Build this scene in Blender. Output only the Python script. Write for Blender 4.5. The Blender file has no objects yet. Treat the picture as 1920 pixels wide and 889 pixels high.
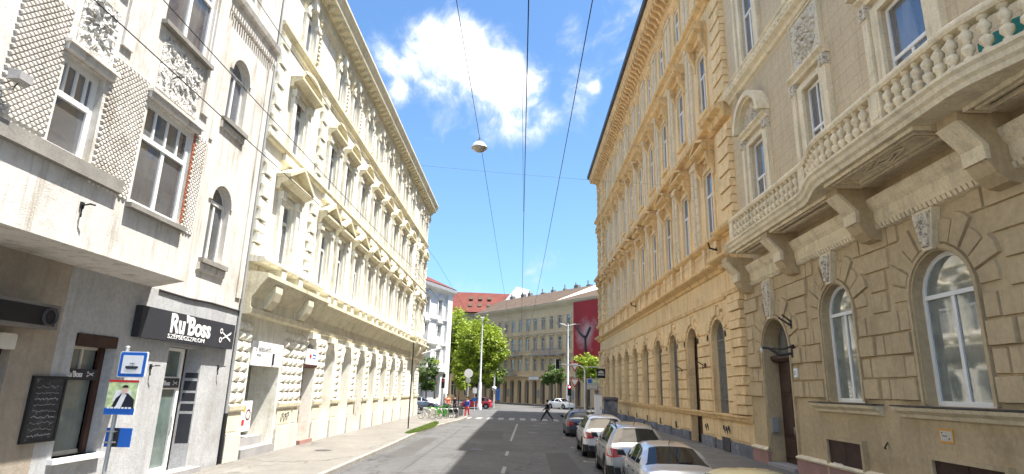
import bpy, bmesh, math, random
from mathutils import Vector, Matrix
R = math.radians
SC = bpy.context.scene
COL = SC.collection
rng = random.Random(7)

# ---------------------------------------------------------------- camera
cam = bpy.data.cameras.new('camera')
cam.sensor_width = 36.0
cam.lens = 36.0 * 1098.1 / 1920.0
cam.clip_start = 0.1
cam.clip_end = 3000
camo = bpy.data.objects.new('camera', cam)
COL.objects.link(camo)
camo.matrix_world = Matrix(((0.99956872, -0.02207041, 0.01937206, 0),
                            (0.01322214, -0.25078001, -0.9679538, 0),
                            (0.02622126, 0.96779248, -0.25038003, 2.65),
                            (0, 0, 0, 1)))
SC.camera = camo

# ---------------------------------------------------------------- light
SUN_EL, SUN_AZ = 69.7, 9.0          # the sun stands over the right-hand roofs, a little behind the camera
SUN_STRENGTH, SKY_STRENGTH, EXPOSURE = 3.9, 0.12, 1.82
el, az = R(SUN_EL), R(SUN_AZ)
to_sun = Vector((math.cos(el) * math.cos(az), -math.cos(el) * math.sin(az), math.sin(el)))
sun = bpy.data.lights.new('sun', 'SUN')
sun.energy = SUN_STRENGTH
sun.angle = R(0.5)
sun.color = (1.0, 0.955, 0.88)
suno = bpy.data.objects.new('sun', sun)
COL.objects.link(suno)
suno.rotation_euler = to_sun.to_track_quat('Z', 'Y').to_euler()
suno.location = (0, 0, 60)

world = bpy.data.worlds.new('World')
SC.world = world
world.use_nodes = True
wn, wl = world.node_tree.nodes, world.node_tree.links
wn.clear()
wout = wn.new('ShaderNodeOutputWorld')
bg = wn.new('ShaderNodeBackground')
bg.inputs['Strength'].default_value = SKY_STRENGTH
sky = wn.new('ShaderNodeTexSky')
sky.sky_type = 'NISHITA'
sky.sun_disc = False
sky.sun_elevation = el
sky.sun_rotation = math.atan2(to_sun.x, to_sun.y)
sky.altitude = 200
sky.air_density = 1.0
sky.dust_density = 0.6
sky.ozone_density = 1.4
wl.new(bg.outputs[0], wout.inputs['Surface'])
# clouds: banks of noise standing in given directions of the sky
def wmath(op, a, b=None, c=None, clamp=False):
    n = wn.new('ShaderNodeMath'); n.operation = op; n.use_clamp = clamp
    for i, v in enumerate((a, b, c)):
        if v is None: continue
        if isinstance(v, (int, float)): n.inputs[i].default_value = v
        else: wl.new(v, n.inputs[i])
    return n.outputs[0]
tc = wn.new('ShaderNodeTexCoord')
nrm = wn.new('ShaderNodeVectorMath'); nrm.operation = 'NORMALIZE'
wl.new(tc.outputs['Generated'], nrm.inputs[0])
warp = wn.new('ShaderNodeTexNoise'); warp.inputs['Scale'].default_value = 5; warp.inputs['Detail'].default_value = 4
wl.new(nrm.outputs[0], warp.inputs['Vector'])
wsub = wn.new('ShaderNodeVectorMath'); wsub.operation = 'MULTIPLY_ADD'
wl.new(warp.outputs['Color'], wsub.inputs[0]); wsub.inputs[1].default_value = (0.16, 0.16, 0.16)
wl.new(nrm.outputs[0], wsub.inputs[2])
noi = wn.new('ShaderNodeTexNoise'); noi.inputs['Scale'].default_value = 11; noi.inputs['Detail'].default_value = 10
noi.inputs['Roughness'].default_value = 0.62
wl.new(wsub.outputs[0], noi.inputs['Vector'])
# (direction, radius, weight); the last few are unseen, added to fill the shade
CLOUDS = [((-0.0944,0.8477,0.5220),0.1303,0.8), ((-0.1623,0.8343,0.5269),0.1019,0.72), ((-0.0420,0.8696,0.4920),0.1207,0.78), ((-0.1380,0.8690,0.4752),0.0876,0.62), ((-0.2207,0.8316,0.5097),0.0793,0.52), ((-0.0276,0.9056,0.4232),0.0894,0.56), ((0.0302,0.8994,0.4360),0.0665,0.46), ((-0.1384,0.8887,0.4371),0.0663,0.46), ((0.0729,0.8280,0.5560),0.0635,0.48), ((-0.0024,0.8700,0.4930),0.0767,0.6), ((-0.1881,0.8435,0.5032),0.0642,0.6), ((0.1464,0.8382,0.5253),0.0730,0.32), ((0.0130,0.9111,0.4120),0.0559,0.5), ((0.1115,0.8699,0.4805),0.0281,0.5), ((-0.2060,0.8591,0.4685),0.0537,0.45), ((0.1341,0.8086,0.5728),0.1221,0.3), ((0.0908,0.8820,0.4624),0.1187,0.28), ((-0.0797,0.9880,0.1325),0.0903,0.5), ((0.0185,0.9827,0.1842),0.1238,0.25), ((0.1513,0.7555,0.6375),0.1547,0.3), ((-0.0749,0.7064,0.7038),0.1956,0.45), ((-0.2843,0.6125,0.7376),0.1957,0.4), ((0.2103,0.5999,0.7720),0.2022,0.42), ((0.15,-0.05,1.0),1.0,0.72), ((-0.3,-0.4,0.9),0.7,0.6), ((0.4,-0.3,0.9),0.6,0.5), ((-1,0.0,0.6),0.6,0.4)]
tot = None
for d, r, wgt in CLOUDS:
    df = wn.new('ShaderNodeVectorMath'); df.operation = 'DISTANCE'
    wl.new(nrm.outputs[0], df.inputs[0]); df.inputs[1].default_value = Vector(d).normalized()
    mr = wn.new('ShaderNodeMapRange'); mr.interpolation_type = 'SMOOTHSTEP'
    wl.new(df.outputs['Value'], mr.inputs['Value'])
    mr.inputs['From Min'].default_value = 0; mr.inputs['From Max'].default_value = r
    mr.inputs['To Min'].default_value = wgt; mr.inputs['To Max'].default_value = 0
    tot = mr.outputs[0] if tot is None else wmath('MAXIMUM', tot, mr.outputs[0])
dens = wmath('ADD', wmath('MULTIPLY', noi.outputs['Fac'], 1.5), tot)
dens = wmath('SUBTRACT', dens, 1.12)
mask = wn.new('ShaderNodeMapRange'); mask.interpolation_type = 'SMOOTHSTEP'
wl.new(dens, mask.inputs['Value']); mask.inputs['From Min'].default_value = -0.16; mask.inputs['From Max'].default_value = 0.42
mask.inputs['To Max'].default_value = 0.96
# thin pale veil, stronger towards the horizon
sep = wn.new('ShaderNodeSeparateXYZ'); wl.new(nrm.outputs[0], sep.inputs[0])
veil = wn.new('ShaderNodeMapRange'); wl.new(sep.outputs['Z'], veil.inputs['Value'])
veil.inputs['From Min'].default_value = 0.0; veil.inputs['From Max'].default_value = 0.55
veil.inputs['To Min'].default_value = 0.34; veil.inputs['To Max'].default_value = 0.02
mx0 = wn.new('ShaderNodeMix'); mx0.data_type = 'RGBA'
wl.new(veil.outputs[0], mx0.inputs['Factor'])
tint = wn.new('ShaderNodeMix'); tint.data_type = 'RGBA'; tint.blend_type = 'MULTIPLY'; tint.inputs['Factor'].default_value = 1
wl.new(sky.outputs[0], tint.inputs['A']); tint.inputs['B'].default_value = (0.41, 0.545, 0.645, 1)
wl.new(tint.outputs['Result'], mx0.inputs['A']); mx0.inputs['B'].default_value = (1.1, 1.9, 2.6, 1)
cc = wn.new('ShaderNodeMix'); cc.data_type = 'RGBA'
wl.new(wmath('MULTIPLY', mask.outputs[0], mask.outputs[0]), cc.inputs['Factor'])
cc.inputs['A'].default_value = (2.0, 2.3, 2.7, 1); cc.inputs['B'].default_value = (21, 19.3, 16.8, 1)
hi = wn.new('ShaderNodeMapRange'); wl.new(sep.outputs['Z'], hi.inputs['Value'])      # unseen overhead clouds, boosted as fill light for the shaded street
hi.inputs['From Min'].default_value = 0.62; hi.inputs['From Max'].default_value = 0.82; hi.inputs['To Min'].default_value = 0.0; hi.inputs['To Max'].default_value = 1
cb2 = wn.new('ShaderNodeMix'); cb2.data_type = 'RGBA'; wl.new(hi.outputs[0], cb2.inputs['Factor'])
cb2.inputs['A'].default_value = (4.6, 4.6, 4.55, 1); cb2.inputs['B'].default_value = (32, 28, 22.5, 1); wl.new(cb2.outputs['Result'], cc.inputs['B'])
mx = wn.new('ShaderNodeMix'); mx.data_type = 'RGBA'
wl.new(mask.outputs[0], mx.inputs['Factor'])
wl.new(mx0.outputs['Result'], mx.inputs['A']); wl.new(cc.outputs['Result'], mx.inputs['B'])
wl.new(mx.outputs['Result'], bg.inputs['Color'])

SC.view_settings.view_transform = 'Standard'
SC.view_settings.look = 'None'
SC.view_settings.exposure = EXPOSURE
SC.view_settings.gamma = 1
SC.cycles.use_denoising = True
SC.cycles.max_bounces = 8
SC.cycles.diffuse_bounces = 6

# ---------------------------------------------------------------- helpers
def MIX(nt, fac, a, b, blend='MIX'):
    n = nt.nodes.new('ShaderNodeMix'); n.data_type = 'RGBA'; n.blend_type = blend
    for v, k in ((fac, 'Factor'), (a, 'A'), (b, 'B')):
        if isinstance(v, (int, float)): n.inputs[k].default_value = v
        elif isinstance(v, tuple): n.inputs[k].default_value = tuple(v[:3]) + (1,)
        else: nt.links.new(v, n.inputs[k])
    return n.outputs['Result']

def material(name, base, rough=0.85, metal=0.0, var=0.12, scale=1.2, fine=0.08, streak=0.0, stain=None, stain_amt=0.0,
             stain_scale=0.6, bump=0.15, bump_scale=18, coat=0.0, spec=0.3, objvar=0.0, emit=None, ior=None, joints=None, cracks=0.0, curtain=None):
    m = bpy.data.materials.new(name); m.use_nodes = True
    nt = m.node_tree; N, L = nt.nodes, nt.links
    b = N['Principled BSDF']
    tcn = N.new('ShaderNodeNewGeometry')
    def noise(sc, det=4, vec=None, rg=0.6):
        n = N.new('ShaderNodeTexNoise'); n.inputs['Scale'].default_value = sc
        n.inputs['Detail'].default_value = det; n.inputs['Roughness'].default_value = rg
        L.new(vec if vec is not None else tcn.outputs['Position'], n.inputs['Vector'])
        return n.outputs['Fac']
    def ramp(v, lo, hi, a=0.0, c=1.0):
        r = N.new('ShaderNodeMapRange'); L.new(v, r.inputs['Value'])
        r.inputs['From Min'].default_value = lo; r.inputs['From Max'].default_value = hi
        r.inputs['To Min'].default_value = a; r.inputs['To Max'].default_value = c
        return r.outputs[0]
    col = tuple(base)
    dark = tuple(c * (1 - var) for c in base); lite = tuple(min(1, c * (1 + var)) for c in base)
    if var > 0: col = MIX(nt, ramp(noise(scale), 0.3, 0.7), dark, lite)
    if fine > 0: col = MIX(nt, ramp(noise(scale * 14, 3), 0.35, 0.65, 0, fine), col, tuple(c * 0.45 for c in base))
    if streak > 0:
        mp = N.new('ShaderNodeMapping'); L.new(tcn.outputs['Position'], mp.inputs['Vector'])
        mp.inputs['Scale'].default_value = (2.6, 2.6, 0.22)
        col = MIX(nt, ramp(noise(1.6, 6, mp.outputs[0], 0.7), 0.52, 0.72, 0, streak), col, tuple(stain or (0.2, 0.18, 0.15)))
    if stain_amt > 0:
        col = MIX(nt, ramp(noise(stain_scale, 8, None, 0.7), 0.54, 0.66, 0, stain_amt), col, tuple(stain))
    if joints:   # (block width, course height): fine dark lines of stone or plaster courses
        br = N.new('ShaderNodeTexBrick')
        sp = N.new('ShaderNodeSeparateXYZ'); L.new(tcn.outputs['Position'], sp.inputs[0])
        cb = N.new('ShaderNodeCombineXYZ'); L.new(sp.outputs['Y'], cb.inputs['X']); L.new(sp.outputs['Z'], cb.inputs['Y'])
        L.new(cb.outputs[0], br.inputs['Vector'])
        br.inputs['Scale'].default_value = 1; br.inputs['Brick Width'].default_value = joints[0]
        br.inputs['Row Height'].default_value = joints[1]; br.inputs['Mortar Size'].default_value = joints[2]
        br.inputs['Mortar Smooth'].default_value = 0.1
        col = MIX(nt, br.outputs['Fac'], col, tuple(c * 0.55 for c in base))
    if cracks > 0:
        vo = N.new('ShaderNodeTexVoronoi'); vo.feature = 'DISTANCE_TO_EDGE'; vo.inputs['Scale'].default_value = 0.28
        wv = N.new('ShaderNodeTexNoise'); wv.inputs['Scale'].default_value = 1.3; wv.inputs['Detail'].default_value = 6; L.new(tcn.outputs['Position'], wv.inputs['Vector'])
        wa = N.new('ShaderNodeVectorMath'); wa.operation = 'MULTIPLY_ADD'; L.new(wv.outputs['Color'], wa.inputs[0]); wa.inputs[1].default_value = (1.6, 1.6, 0); L.new(tcn.outputs['Position'], wa.inputs[2])
        L.new(wa.outputs[0], vo.inputs['Vector'])
        col = MIX(nt, ramp(vo.outputs['Distance'], 0.0, 0.014, cracks, 0.0), col, tuple(c * 0.3 for c in base))
    if curtain:      # drawn curtains behind some of the glass, in soft vertical folds
        oi2 = N.new('ShaderNodeObjectInfo'); sp2 = N.new('ShaderNodeSeparateXYZ'); L.new(tcn.outputs['Position'], sp2.inputs[0])
        mp2 = N.new('ShaderNodeMapping'); L.new(tcn.outputs['Position'], mp2.inputs['Vector']); mp2.inputs['Scale'].default_value = (1, 1, 0.12)
        f1 = ramp(noise(1.7, 2, mp2.outputs[0]), 0.44, 0.56); fold = ramp(noise(11, 2, mp2.outputs[0]), 0.3, 0.7, 0.6, 1)
        a_ = N.new('ShaderNodeMath'); a_.operation = 'MULTIPLY'; L.new(f1, a_.inputs[0]); L.new(ramp(oi2.outputs['Random'], 0.25, 0.9, 0.05, 0.85), a_.inputs[1])
        b_ = N.new('ShaderNodeMath'); b_.operation = 'MULTIPLY'; L.new(a_.outputs[0], b_.inputs[0]); L.new(fold, b_.inputs[1])
        col = MIX(nt, b_.outputs[0], col, tuple(curtain))
    if objvar > 0:
        oi = N.new('ShaderNodeObjectInfo')
        col = MIX(nt, ramp(oi.outputs['Random'], 0, 1, 0, objvar), col, tuple(c * 0.4 for c in base))
    if isinstance(col, tuple): b.inputs['Base Color'].default_value = col[:3] + (1,)
    else: L.new(col, b.inputs['Base Color'])
    b.inputs['Roughness'].default_value = rough
    b.inputs['Metallic'].default_value = metal
    b.inputs['Specular IOR Level'].default_value = spec
    if ior: b.inputs['IOR'].default_value = ior
    if coat: b.inputs['Coat Weight'].default_value = coat; b.inputs['Coat Roughness'].default_value = 0.05
    if emit:
        b.inputs['Emission Color'].default_value = tuple(emit[:3]) + (1,); b.inputs['Emission Strength'].default_value = emit[3]
    if bump > 0:
        bp = N.new('ShaderNodeBump'); bp.inputs['Strength'].default_value = bump; bp.inputs['Distance'].default_value = 0.03
        L.new(noise(bump_scale, 6), bp.inputs['Height']); L.new(bp.outputs[0], b.inputs['Normal'])
    return m

def relief_material(name, base, depth=0.06, sc=7.0):
    """carved plaster: a swirling bump with its hollows coloured darker"""
    m = bpy.data.materials.new(name); m.use_nodes = True
    nt = m.node_tree; N, L = nt.nodes, nt.links; b = N['Principled BSDF']
    g = N.new('ShaderNodeNewGeometry')
    n1 = N.new('ShaderNodeTexNoise'); n1.inputs['Scale'].default_value = sc; n1.inputs['Detail'].default_value = 5; n1.inputs['Distortion'].default_value = 1.6
    L.new(g.outputs['Position'], n1.inputs['Vector'])
    r = N.new('ShaderNodeMapRange'); L.new(n1.outputs['Fac'], r.inputs['Value'])
    r.inputs['From Min'].default_value = 0.36; r.inputs['From Max'].default_value = 0.5
    L.new(MIX(nt, r.outputs[0], tuple(c * 0.5 for c in base), tuple(base)), b.inputs['Base Color'])
    bp = N.new('ShaderNodeBump'); bp.inputs['Strength'].default_value = 1; bp.inputs['Distance'].default_value = depth
    L.new(n1.outputs['Fac'], bp.inputs['Height']); L.new(bp.outputs[0], b.inputs['Normal'])
    b.inputs['Roughness'].default_value = 0.9; b.inputs['Specular IOR Level'].default_value = 0.2
    return m

def leaf_material(name, a, b_):
    m = bpy.data.materials.new(name); m.use_nodes = True
    nt = m.node_tree; N, L = nt.nodes, nt.links; b = N['Principled BSDF']
    g = N.new('ShaderNodeNewGeometry')
    n1 = N.new('ShaderNodeTexNoise'); n1.inputs['Scale'].default_value = 1.3; n1.inputs['Detail'].default_value = 4
    L.new(g.outputs['Position'], n1.inputs['Vector'])
    r = N.new('ShaderNodeMapRange'); L.new(n1.outputs['Fac'], r.inputs['Value'])
    r.inputs['From Min'].default_value = 0.3; r.inputs['From Max'].default_value = 0.7
    c = MIX(nt, r.outputs[0], a, b_)
    L.new(c, b.inputs['Base Color']); b.inputs['Roughness'].default_value = 0.6
    tr = N.new('ShaderNodeBsdfTranslucent'); L.new(c, tr.inputs['Color'])
    ms = N.new('ShaderNodeMixShader'); ms.inputs[0].default_value = 0.35
    L.new(b.outputs[0], ms.inputs[1]); L.new(tr.outputs[0], ms.inputs[2])
    L.new(ms.outputs[0], N['Material Output'].inputs['Surface'])
    return m

class Frame:
    """facade coordinates: u along the wall, v up, w out of the wall"""
    def __init__(s, o, u, n):
        s.o, s.u, s.n = Vector(o), Vector(u).normalized(), Vector(n).normalized()
        s.ang = math.atan2(s.n.x, -s.n.y)     # turns local -y (front of a window mesh) to the outside
    def p(s, u, v, w=0.0):
        q = s.o + s.u * u + s.n * w
        return (q.x, q.y, q.z + v)
WORLD = Frame((0, 0, 0), (1, 0, 0), (0, -1, 0))          # u = x, v = z, w = -y

class MB:
    def __init__(s): s.v, s.f, s.smooth, s.cuts = [], [], [], []
    def mark(s): s.cuts.append((len(s.v), len(s.f)))      # the next shapes are a piece of their own
    def add(s, verts, faces, smooth=False):
        o = len(s.v); s.v += [tuple(q) for q in verts]
        for f in faces: s.f.append([o + i for i in f]); s.smooth.append(smooth)
    def box(s, F, u0, u1, v0, v1, w0, w1):
        P = [F.p(u, v, w) for w in (w0, w1) for v in (v0, v1) for u in (u0, u1)]
        s.add(P, [(0, 1, 3, 2), (4, 6, 7, 5), (0, 4, 5, 1), (2, 3, 7, 6), (0, 2, 6, 4), (1, 5, 7, 3)])
    def wbox(s, x0, x1, y0, y1, z0, z1): s.box(WORLD, x0, x1, z0, z1, -y1, -y0)
    def quad(s, F, pts): s.add([F.p(*q) for q in pts], [tuple(range(len(pts)))])
    def poly(s, F, pts, w0, w1, inset=0.0):
        """outline (u,v) raised from w0 to w1, its top drawn in by inset (1 = to a point)"""
        n = len(pts); cu = sum(p[0] for p in pts) / n; cv = sum(p[1] for p in pts) / n
        top = []
        for (u, v) in pts:
            if inset < 1:
                d = math.hypot(u - cu, v - cv) or 1; k = max(0.0, 1 - inset / d * 1.2)
                top.append((cu + (u - cu) * k, cv + (v - cv) * k))
        if inset >= 1:
            s.add([F.p(u, v, w0) for u, v in pts] + [F.p(cu, cv, w1)], [(i, (i + 1) % n, n) for i in range(n)])
        else:
            s.add([F.p(u, v, w0) for u, v in pts] + [F.p(u, v, w1) for u, v in top],
                  [(i, (i + 1) % n, n + (i + 1) % n, n + i) for i in range(n)] + [tuple(range(n, 2 * n))])
    def sweep(s, F, u0, u1, prof):
        """moulding: profile [(w,v)] swept along u, with ends"""
        n = len(prof)
        s.add([F.p(u0, v, w) for w, v in prof] + [F.p(u1, v, w) for w, v in prof],
              [(i, i + 1, n + i + 1, n + i) for i in range(n - 1)] + [tuple(range(n)), tuple(range(n, 2 * n))])
    def path(s, F, line, prof):
        """moulding profile [(w,v)] following a plan line [(u, w)], mitred"""
        if abs(prof[0][0]) < 1e-6: prof = [(-0.33, prof[0][1])] + list(prof) + [(-0.33, prof[-1][1])]
        n = len(prof); rings = []
        for i, (u, w) in enumerate(line):
            a = Vector(line[max(0, i - 1)]); b = Vector(line[min(len(line) - 1, i + 1)]); c = Vector((u, w))
            d1 = (c - a).normalized() if i > 0 else (b - c).normalized()
            d2 = (b - c).normalized() if i < len(line) - 1 else d1
            t = (d1 + d2).normalized(); nn = Vector((-t.y, t.x))
            if nn.y < 0 or (abs(nn.y) < 1e-6 and False): nn = -nn
            k = 1 / max(0.4, abs(d1.dot(t)))
            rings.append([F.p(u + nn.x * q * k, v, w + nn.y * q * k) for q, v in prof])
        V = [p for r in rings for p in r]; fs = []
        for i in range(len(rings) - 1):
            for j in range(n - 1): fs.append((i * n + j, i * n + j + 1, (i + 1) * n + j + 1, (i + 1) * n + j))
        fs += [tuple(range(n)), tuple(range((len(rings) - 1) * n, len(rings) * n))]
        s.add(V, fs)
    def lathe(s, c, prof, seg=12, smooth=True, axis='z', cap=True):
        V = []; n = len(prof)
        for i in range(seg):
            a = 2 * math.pi * i / seg
            for r, z in prof:
                x, y = r * math.cos(a), r * math.sin(a)
                if axis == 'z': V.append((c[0] + x, c[1] + y, c[2] + z))
                elif axis == 'x': V.append((c[0] + z, c[1] + x, c[2] + y))
                else: V.append((c[0] + x, c[1] + z, c[2] + y))
        fs = []
        for i in range(seg):
            j = (i + 1) % seg
            for k in range(n - 1): fs.append((i * n + k, j * n + k, j * n + k + 1, i * n + k + 1))
        s.add(V, fs, smooth)
        if cap:
            s.add([V[i * n] for i in range(seg)], [tuple(range(seg))]); s.add([V[i * n + n - 1] for i in range(seg)], [tuple(range(seg))])
    def tube(s, pts, r, seg=6, r1=None):
        pts = [Vector(p) for p in pts]; rings = []
        for i, p in enumerate(pts):
            t = (pts[min(i + 1, len(pts) - 1)] - pts[max(i - 1, 0)]).normalized()
            a = t.cross(Vector((0, 0, 1)) if abs(t.z) < 0.9 else Vector((1, 0, 0))).normalized(); b = t.cross(a)
            rr = r if r1 is None else r + (r1 - r) * i / (len(pts) - 1)
            rings.append([p + (a * math.cos(2 * math.pi * k / seg) + b * math.sin(2 * math.pi * k / seg)) * rr for k in range(seg)])
        V = [q for rg in rings for q in rg]; fs = []
        for i in range(len(rings) - 1):
            for k in range(seg): fs.append((i * seg + k, i * seg + (k + 1) % seg, (i + 1) * seg + (k + 1) % seg, (i + 1) * seg + k))
        s.add(V, fs, True)
        s.add(rings[0], [tuple(range(seg))]); s.add(rings[-1], [tuple(range(seg))])
    def mesh(s, name, m):
        me = bpy.data.meshes.new(name); me.from_pydata(s.v, [], s.f)
        me.polygons.foreach_set('use_smooth', s.smooth)
        if m: me.materials.append(m)
        me.update(); return me
    def pieces(s):
        if not s.cuts: return [s]
        c = sorted(set([(0, 0)] + s.cuts + [(len(s.v), len(s.f))])); out = []
        for (a, fa), (b_, fb) in zip(c[:-1], c[1:]):
            if fb <= fa: continue
            q = MB(); q.v = s.v[a:b_]; q.f = [[i - a for i in f] for f in s.f[fa:fb]]; q.smooth = s.smooth[fa:fb]; out.append(q)
        return out
    def build(s, name, m, parent=None, label=None):
        o = None
        for q in s.pieces(): o = link(name, q.mesh(name, m), parent, label)
        return o

def link(name, me, parent=None, label=None, mw=None):
    o = bpy.data.objects.new(name, me); COL.objects.link(o)
    if mw is not None: o.matrix_world = mw
    if parent is not None:
        o.parent = parent
        o.matrix_parent_inverse = parent.matrix_basis.inverted()
        if mw is not None: o.matrix_basis = mw
    if label: o['label'] = label
    return o

def tag(o, label, cat, group=None, kind=None):
    if label: o['label'] = label
    if cat: o['category'] = cat
    if group: o['group'] = group
    if kind: o['kind'] = kind
    return o
def thing(name, label, cat, loc=(0, 0, 0), rz=0.0, group=None):
    o = bpy.data.objects.new(name, None); COL.objects.link(o)
    o.location = loc; o.rotation_euler = (0, 0, rz); o.empty_display_size = 0.3
    o.matrix_basis = Matrix.Translation(loc) @ Matrix.Rotation(rz, 4, 'Z')
    return tag(o, label, cat, group)
def part(name, mb, m, parent, label=None):
    """mesh given in the parent's own coordinates"""
    o = bpy.data.objects.new(name, mb.mesh(name, m)); COL.objects.link(o); o.parent = parent
    if label: o['label'] = label
    return o
def structure(name, mb, m): return tag(mb.build(name, m), None, None, kind='structure')
def copy_tree(o, parent=None):
    c = o.copy(); COL.objects.link(c)
    if parent is not None: c.parent = parent
    for ch in list(o.children): copy_tree(ch, c)
    return c

def text(name, s, size, F, u, v, w, m, parent, sx=1.0, shear=0.0, extrude=0.008, flip=False, align='LEFT', bold=0.0):
    """lettering on a facade frame; flip when u runs to the reader's left"""
    cu = bpy.data.curves.new(name, 'FONT'); cu.body = s; cu.size = size; cu.extrude = extrude; cu.align_x = align
    cu.shear = shear; cu.offset = bold
    o = bpy.data.objects.new(name, cu); COL.objects.link(o)
    dg = bpy.context.evaluated_depsgraph_get(); me = bpy.data.meshes.new_from_object(o.evaluated_get(dg))
    bpy.data.objects.remove(o)
    X = F.u * (-1 if flip else 1); Y = Vector((0, 0, 1)); Z = F.n
    for vt in me.vertices:
        x, y, z = vt.co; q = Vector(F.p(u, v, w)) + X * x * sx + Y * y + Z * z
        vt.co = q
    me.materials.clear(); me.materials.append(m)
    return link(name, me, parent)

def arc(uc, vs, r, n=12, rise=1.0):
    """points of an arch from left springing to right springing"""
    return [(uc - r * math.cos(math.pi * i / n), vs + r * rise * math.sin(math.pi * i / n)) for i in range(n + 1)]

def wall_band(mb, F, u0, u1, v0, v1, ops, depth=0.3, w=0.0, splay=0.0):
    """wall face with openings (uc, width, vbottom, vtop, arched) and their reveals"""
    cur = u0
    for (uc, wd, ob, ot, arched) in sorted(ops):
        a, b = uc - wd / 2, uc + wd / 2
        if a > cur: mb.quad(F, [(cur, v0, w), (a, v0, w), (a, v1, w), (cur, v1, w)])
        if ob > v0 + 1e-4: mb.quad(F, [(a, v0, w), (b, v0, w), (b, ob, w), (a, ob, w)])
        top = arc(uc, ot - wd / 2, wd / 2) if arched else [(a, ot), (b, ot)]
        for (p, q) in zip(top[:-1], top[1:]):
            if v1 > p[1] + 1e-4 or v1 > q[1] + 1e-4: mb.quad(F, [(p[0], p[1], w), (q[0], q[1], w), (q[0], v1, w), (p[0], v1, w)])
        loop = [(a, ob)] + top + [(b, ob)]
        if ob <= v0 + 1e-4 and ob <= 0.01: pass
        k = 1 - splay * 2 / wd
        inner = [(uc + (q[0] - uc) * k, q[1] if i in (0, len(loop) - 1) else q[1] - (splay * 0.5 if arched else 0)) for i, q in enumerate(loop)]
        for i in range(len(loop)):
            j = (i + 1) % len(loop)
            mb.quad(F, [(loop[i][0], loop[i][1], w), (loop[j][0], loop[j][1], w), (inner[j][0], inner[j][1], w - depth), (inner[i][0], inner[i][1], w - depth)])
        cur = b
    if u1 > cur: mb.quad(F, [(cur, v0, w), (u1, v0, w), (u1, v1, w), (cur, v1, w)])

_wcache = {}
def window(parent, F, uc, vb, wd, ht, arched=False, depth=0.28, fm=None, gm=None, transom=0.33, lights=2, w=0.0, fw=0.07, extra=None, nm='window', label=None, backing=0.0):
    """casement window: frame mesh with one pane sub-part; local x runs along the wall, -y is outward"""
    key = (round(wd, 3), round(ht, 3), arched, fm.name, gm.name, transom, lights, fw, str(extra))
    if key not in _wcache:
        L = Frame((0, 0, 0), (1, 0, 0), (0, -1, 0))
        f = MB(); g = MB(); r = wd / 2; vs = ht - r if arched else ht
        z0, z1 = 0.0, 0.06
        f.box(L, -r, -r + fw, 0, vs, z0, z1); f.box(L, r - fw, r, 0, vs, z0, z1); f.box(L, -r + fw, r - fw, 0, fw, z0, z1)
        if arched:
            o = arc(0, vs, r, 12); i_ = arc(0, vs, r - fw, 12)
            for k in range(12):
                q = [o[k], o[k + 1], i_[k + 1], i_[k]]; f.poly(L, q, z0, z1, 0)
        else: f.box(L, -r + fw, r - fw, ht - fw, ht, z0, z1)
        vt = None
        if transom:
            vt = (vs if arched else ht * (1 - transom)) - 0.03
            f.box(L, -r + fw, r - fw, vt, vt + 0.1, z0, z1 + 0.02)
        low = vt if vt else vs - fw
        for k in range(1, lights):
            x = -r + wd * k / lights
            f.box(L, x - 0.05, x + 0.05, fw, low, z0, z1 - 0.004)
        if extra == 'toplights' and vt:
            for k in range(1, 4):
                x = -r + wd * k / 4; f.box(L, x - 0.025, x + 0.025, vt + 0.1, ht - fw, z0, z1 - 0.004)
        if extra == 'topmid' and vt: f.box(L, -0.03, 0.03, vt + 0.1, (ht - fw * 0.5), z0, z1 - 0.004)
        pts = [(-r + 0.01, 0.01), (r - 0.01, 0.01)] + ([(u, v) for u, v in reversed(arc(0, vs, r - 0.01, 12))] if arched else [(r - 0.01, ht - 0.01), (-r + 0.01, ht - 0.01)])
        g.quad(L, [(u, v, 0.02) for u, v in pts])
        _wcache[key] = (f.mesh(nm, fm), g.mesh('pane', gm))
    fmesh, gmesh = _wcache[key]
    M = Matrix.Translation(F.p(uc, vb, w - depth)) @ Matrix.Rotation(F.ang, 4, 'Z')
    o = link(nm, fmesh, parent, label, M)
    p = bpy.data.objects.new('pane', gmesh); COL.objects.link(p); p.parent = o
    return o

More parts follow.
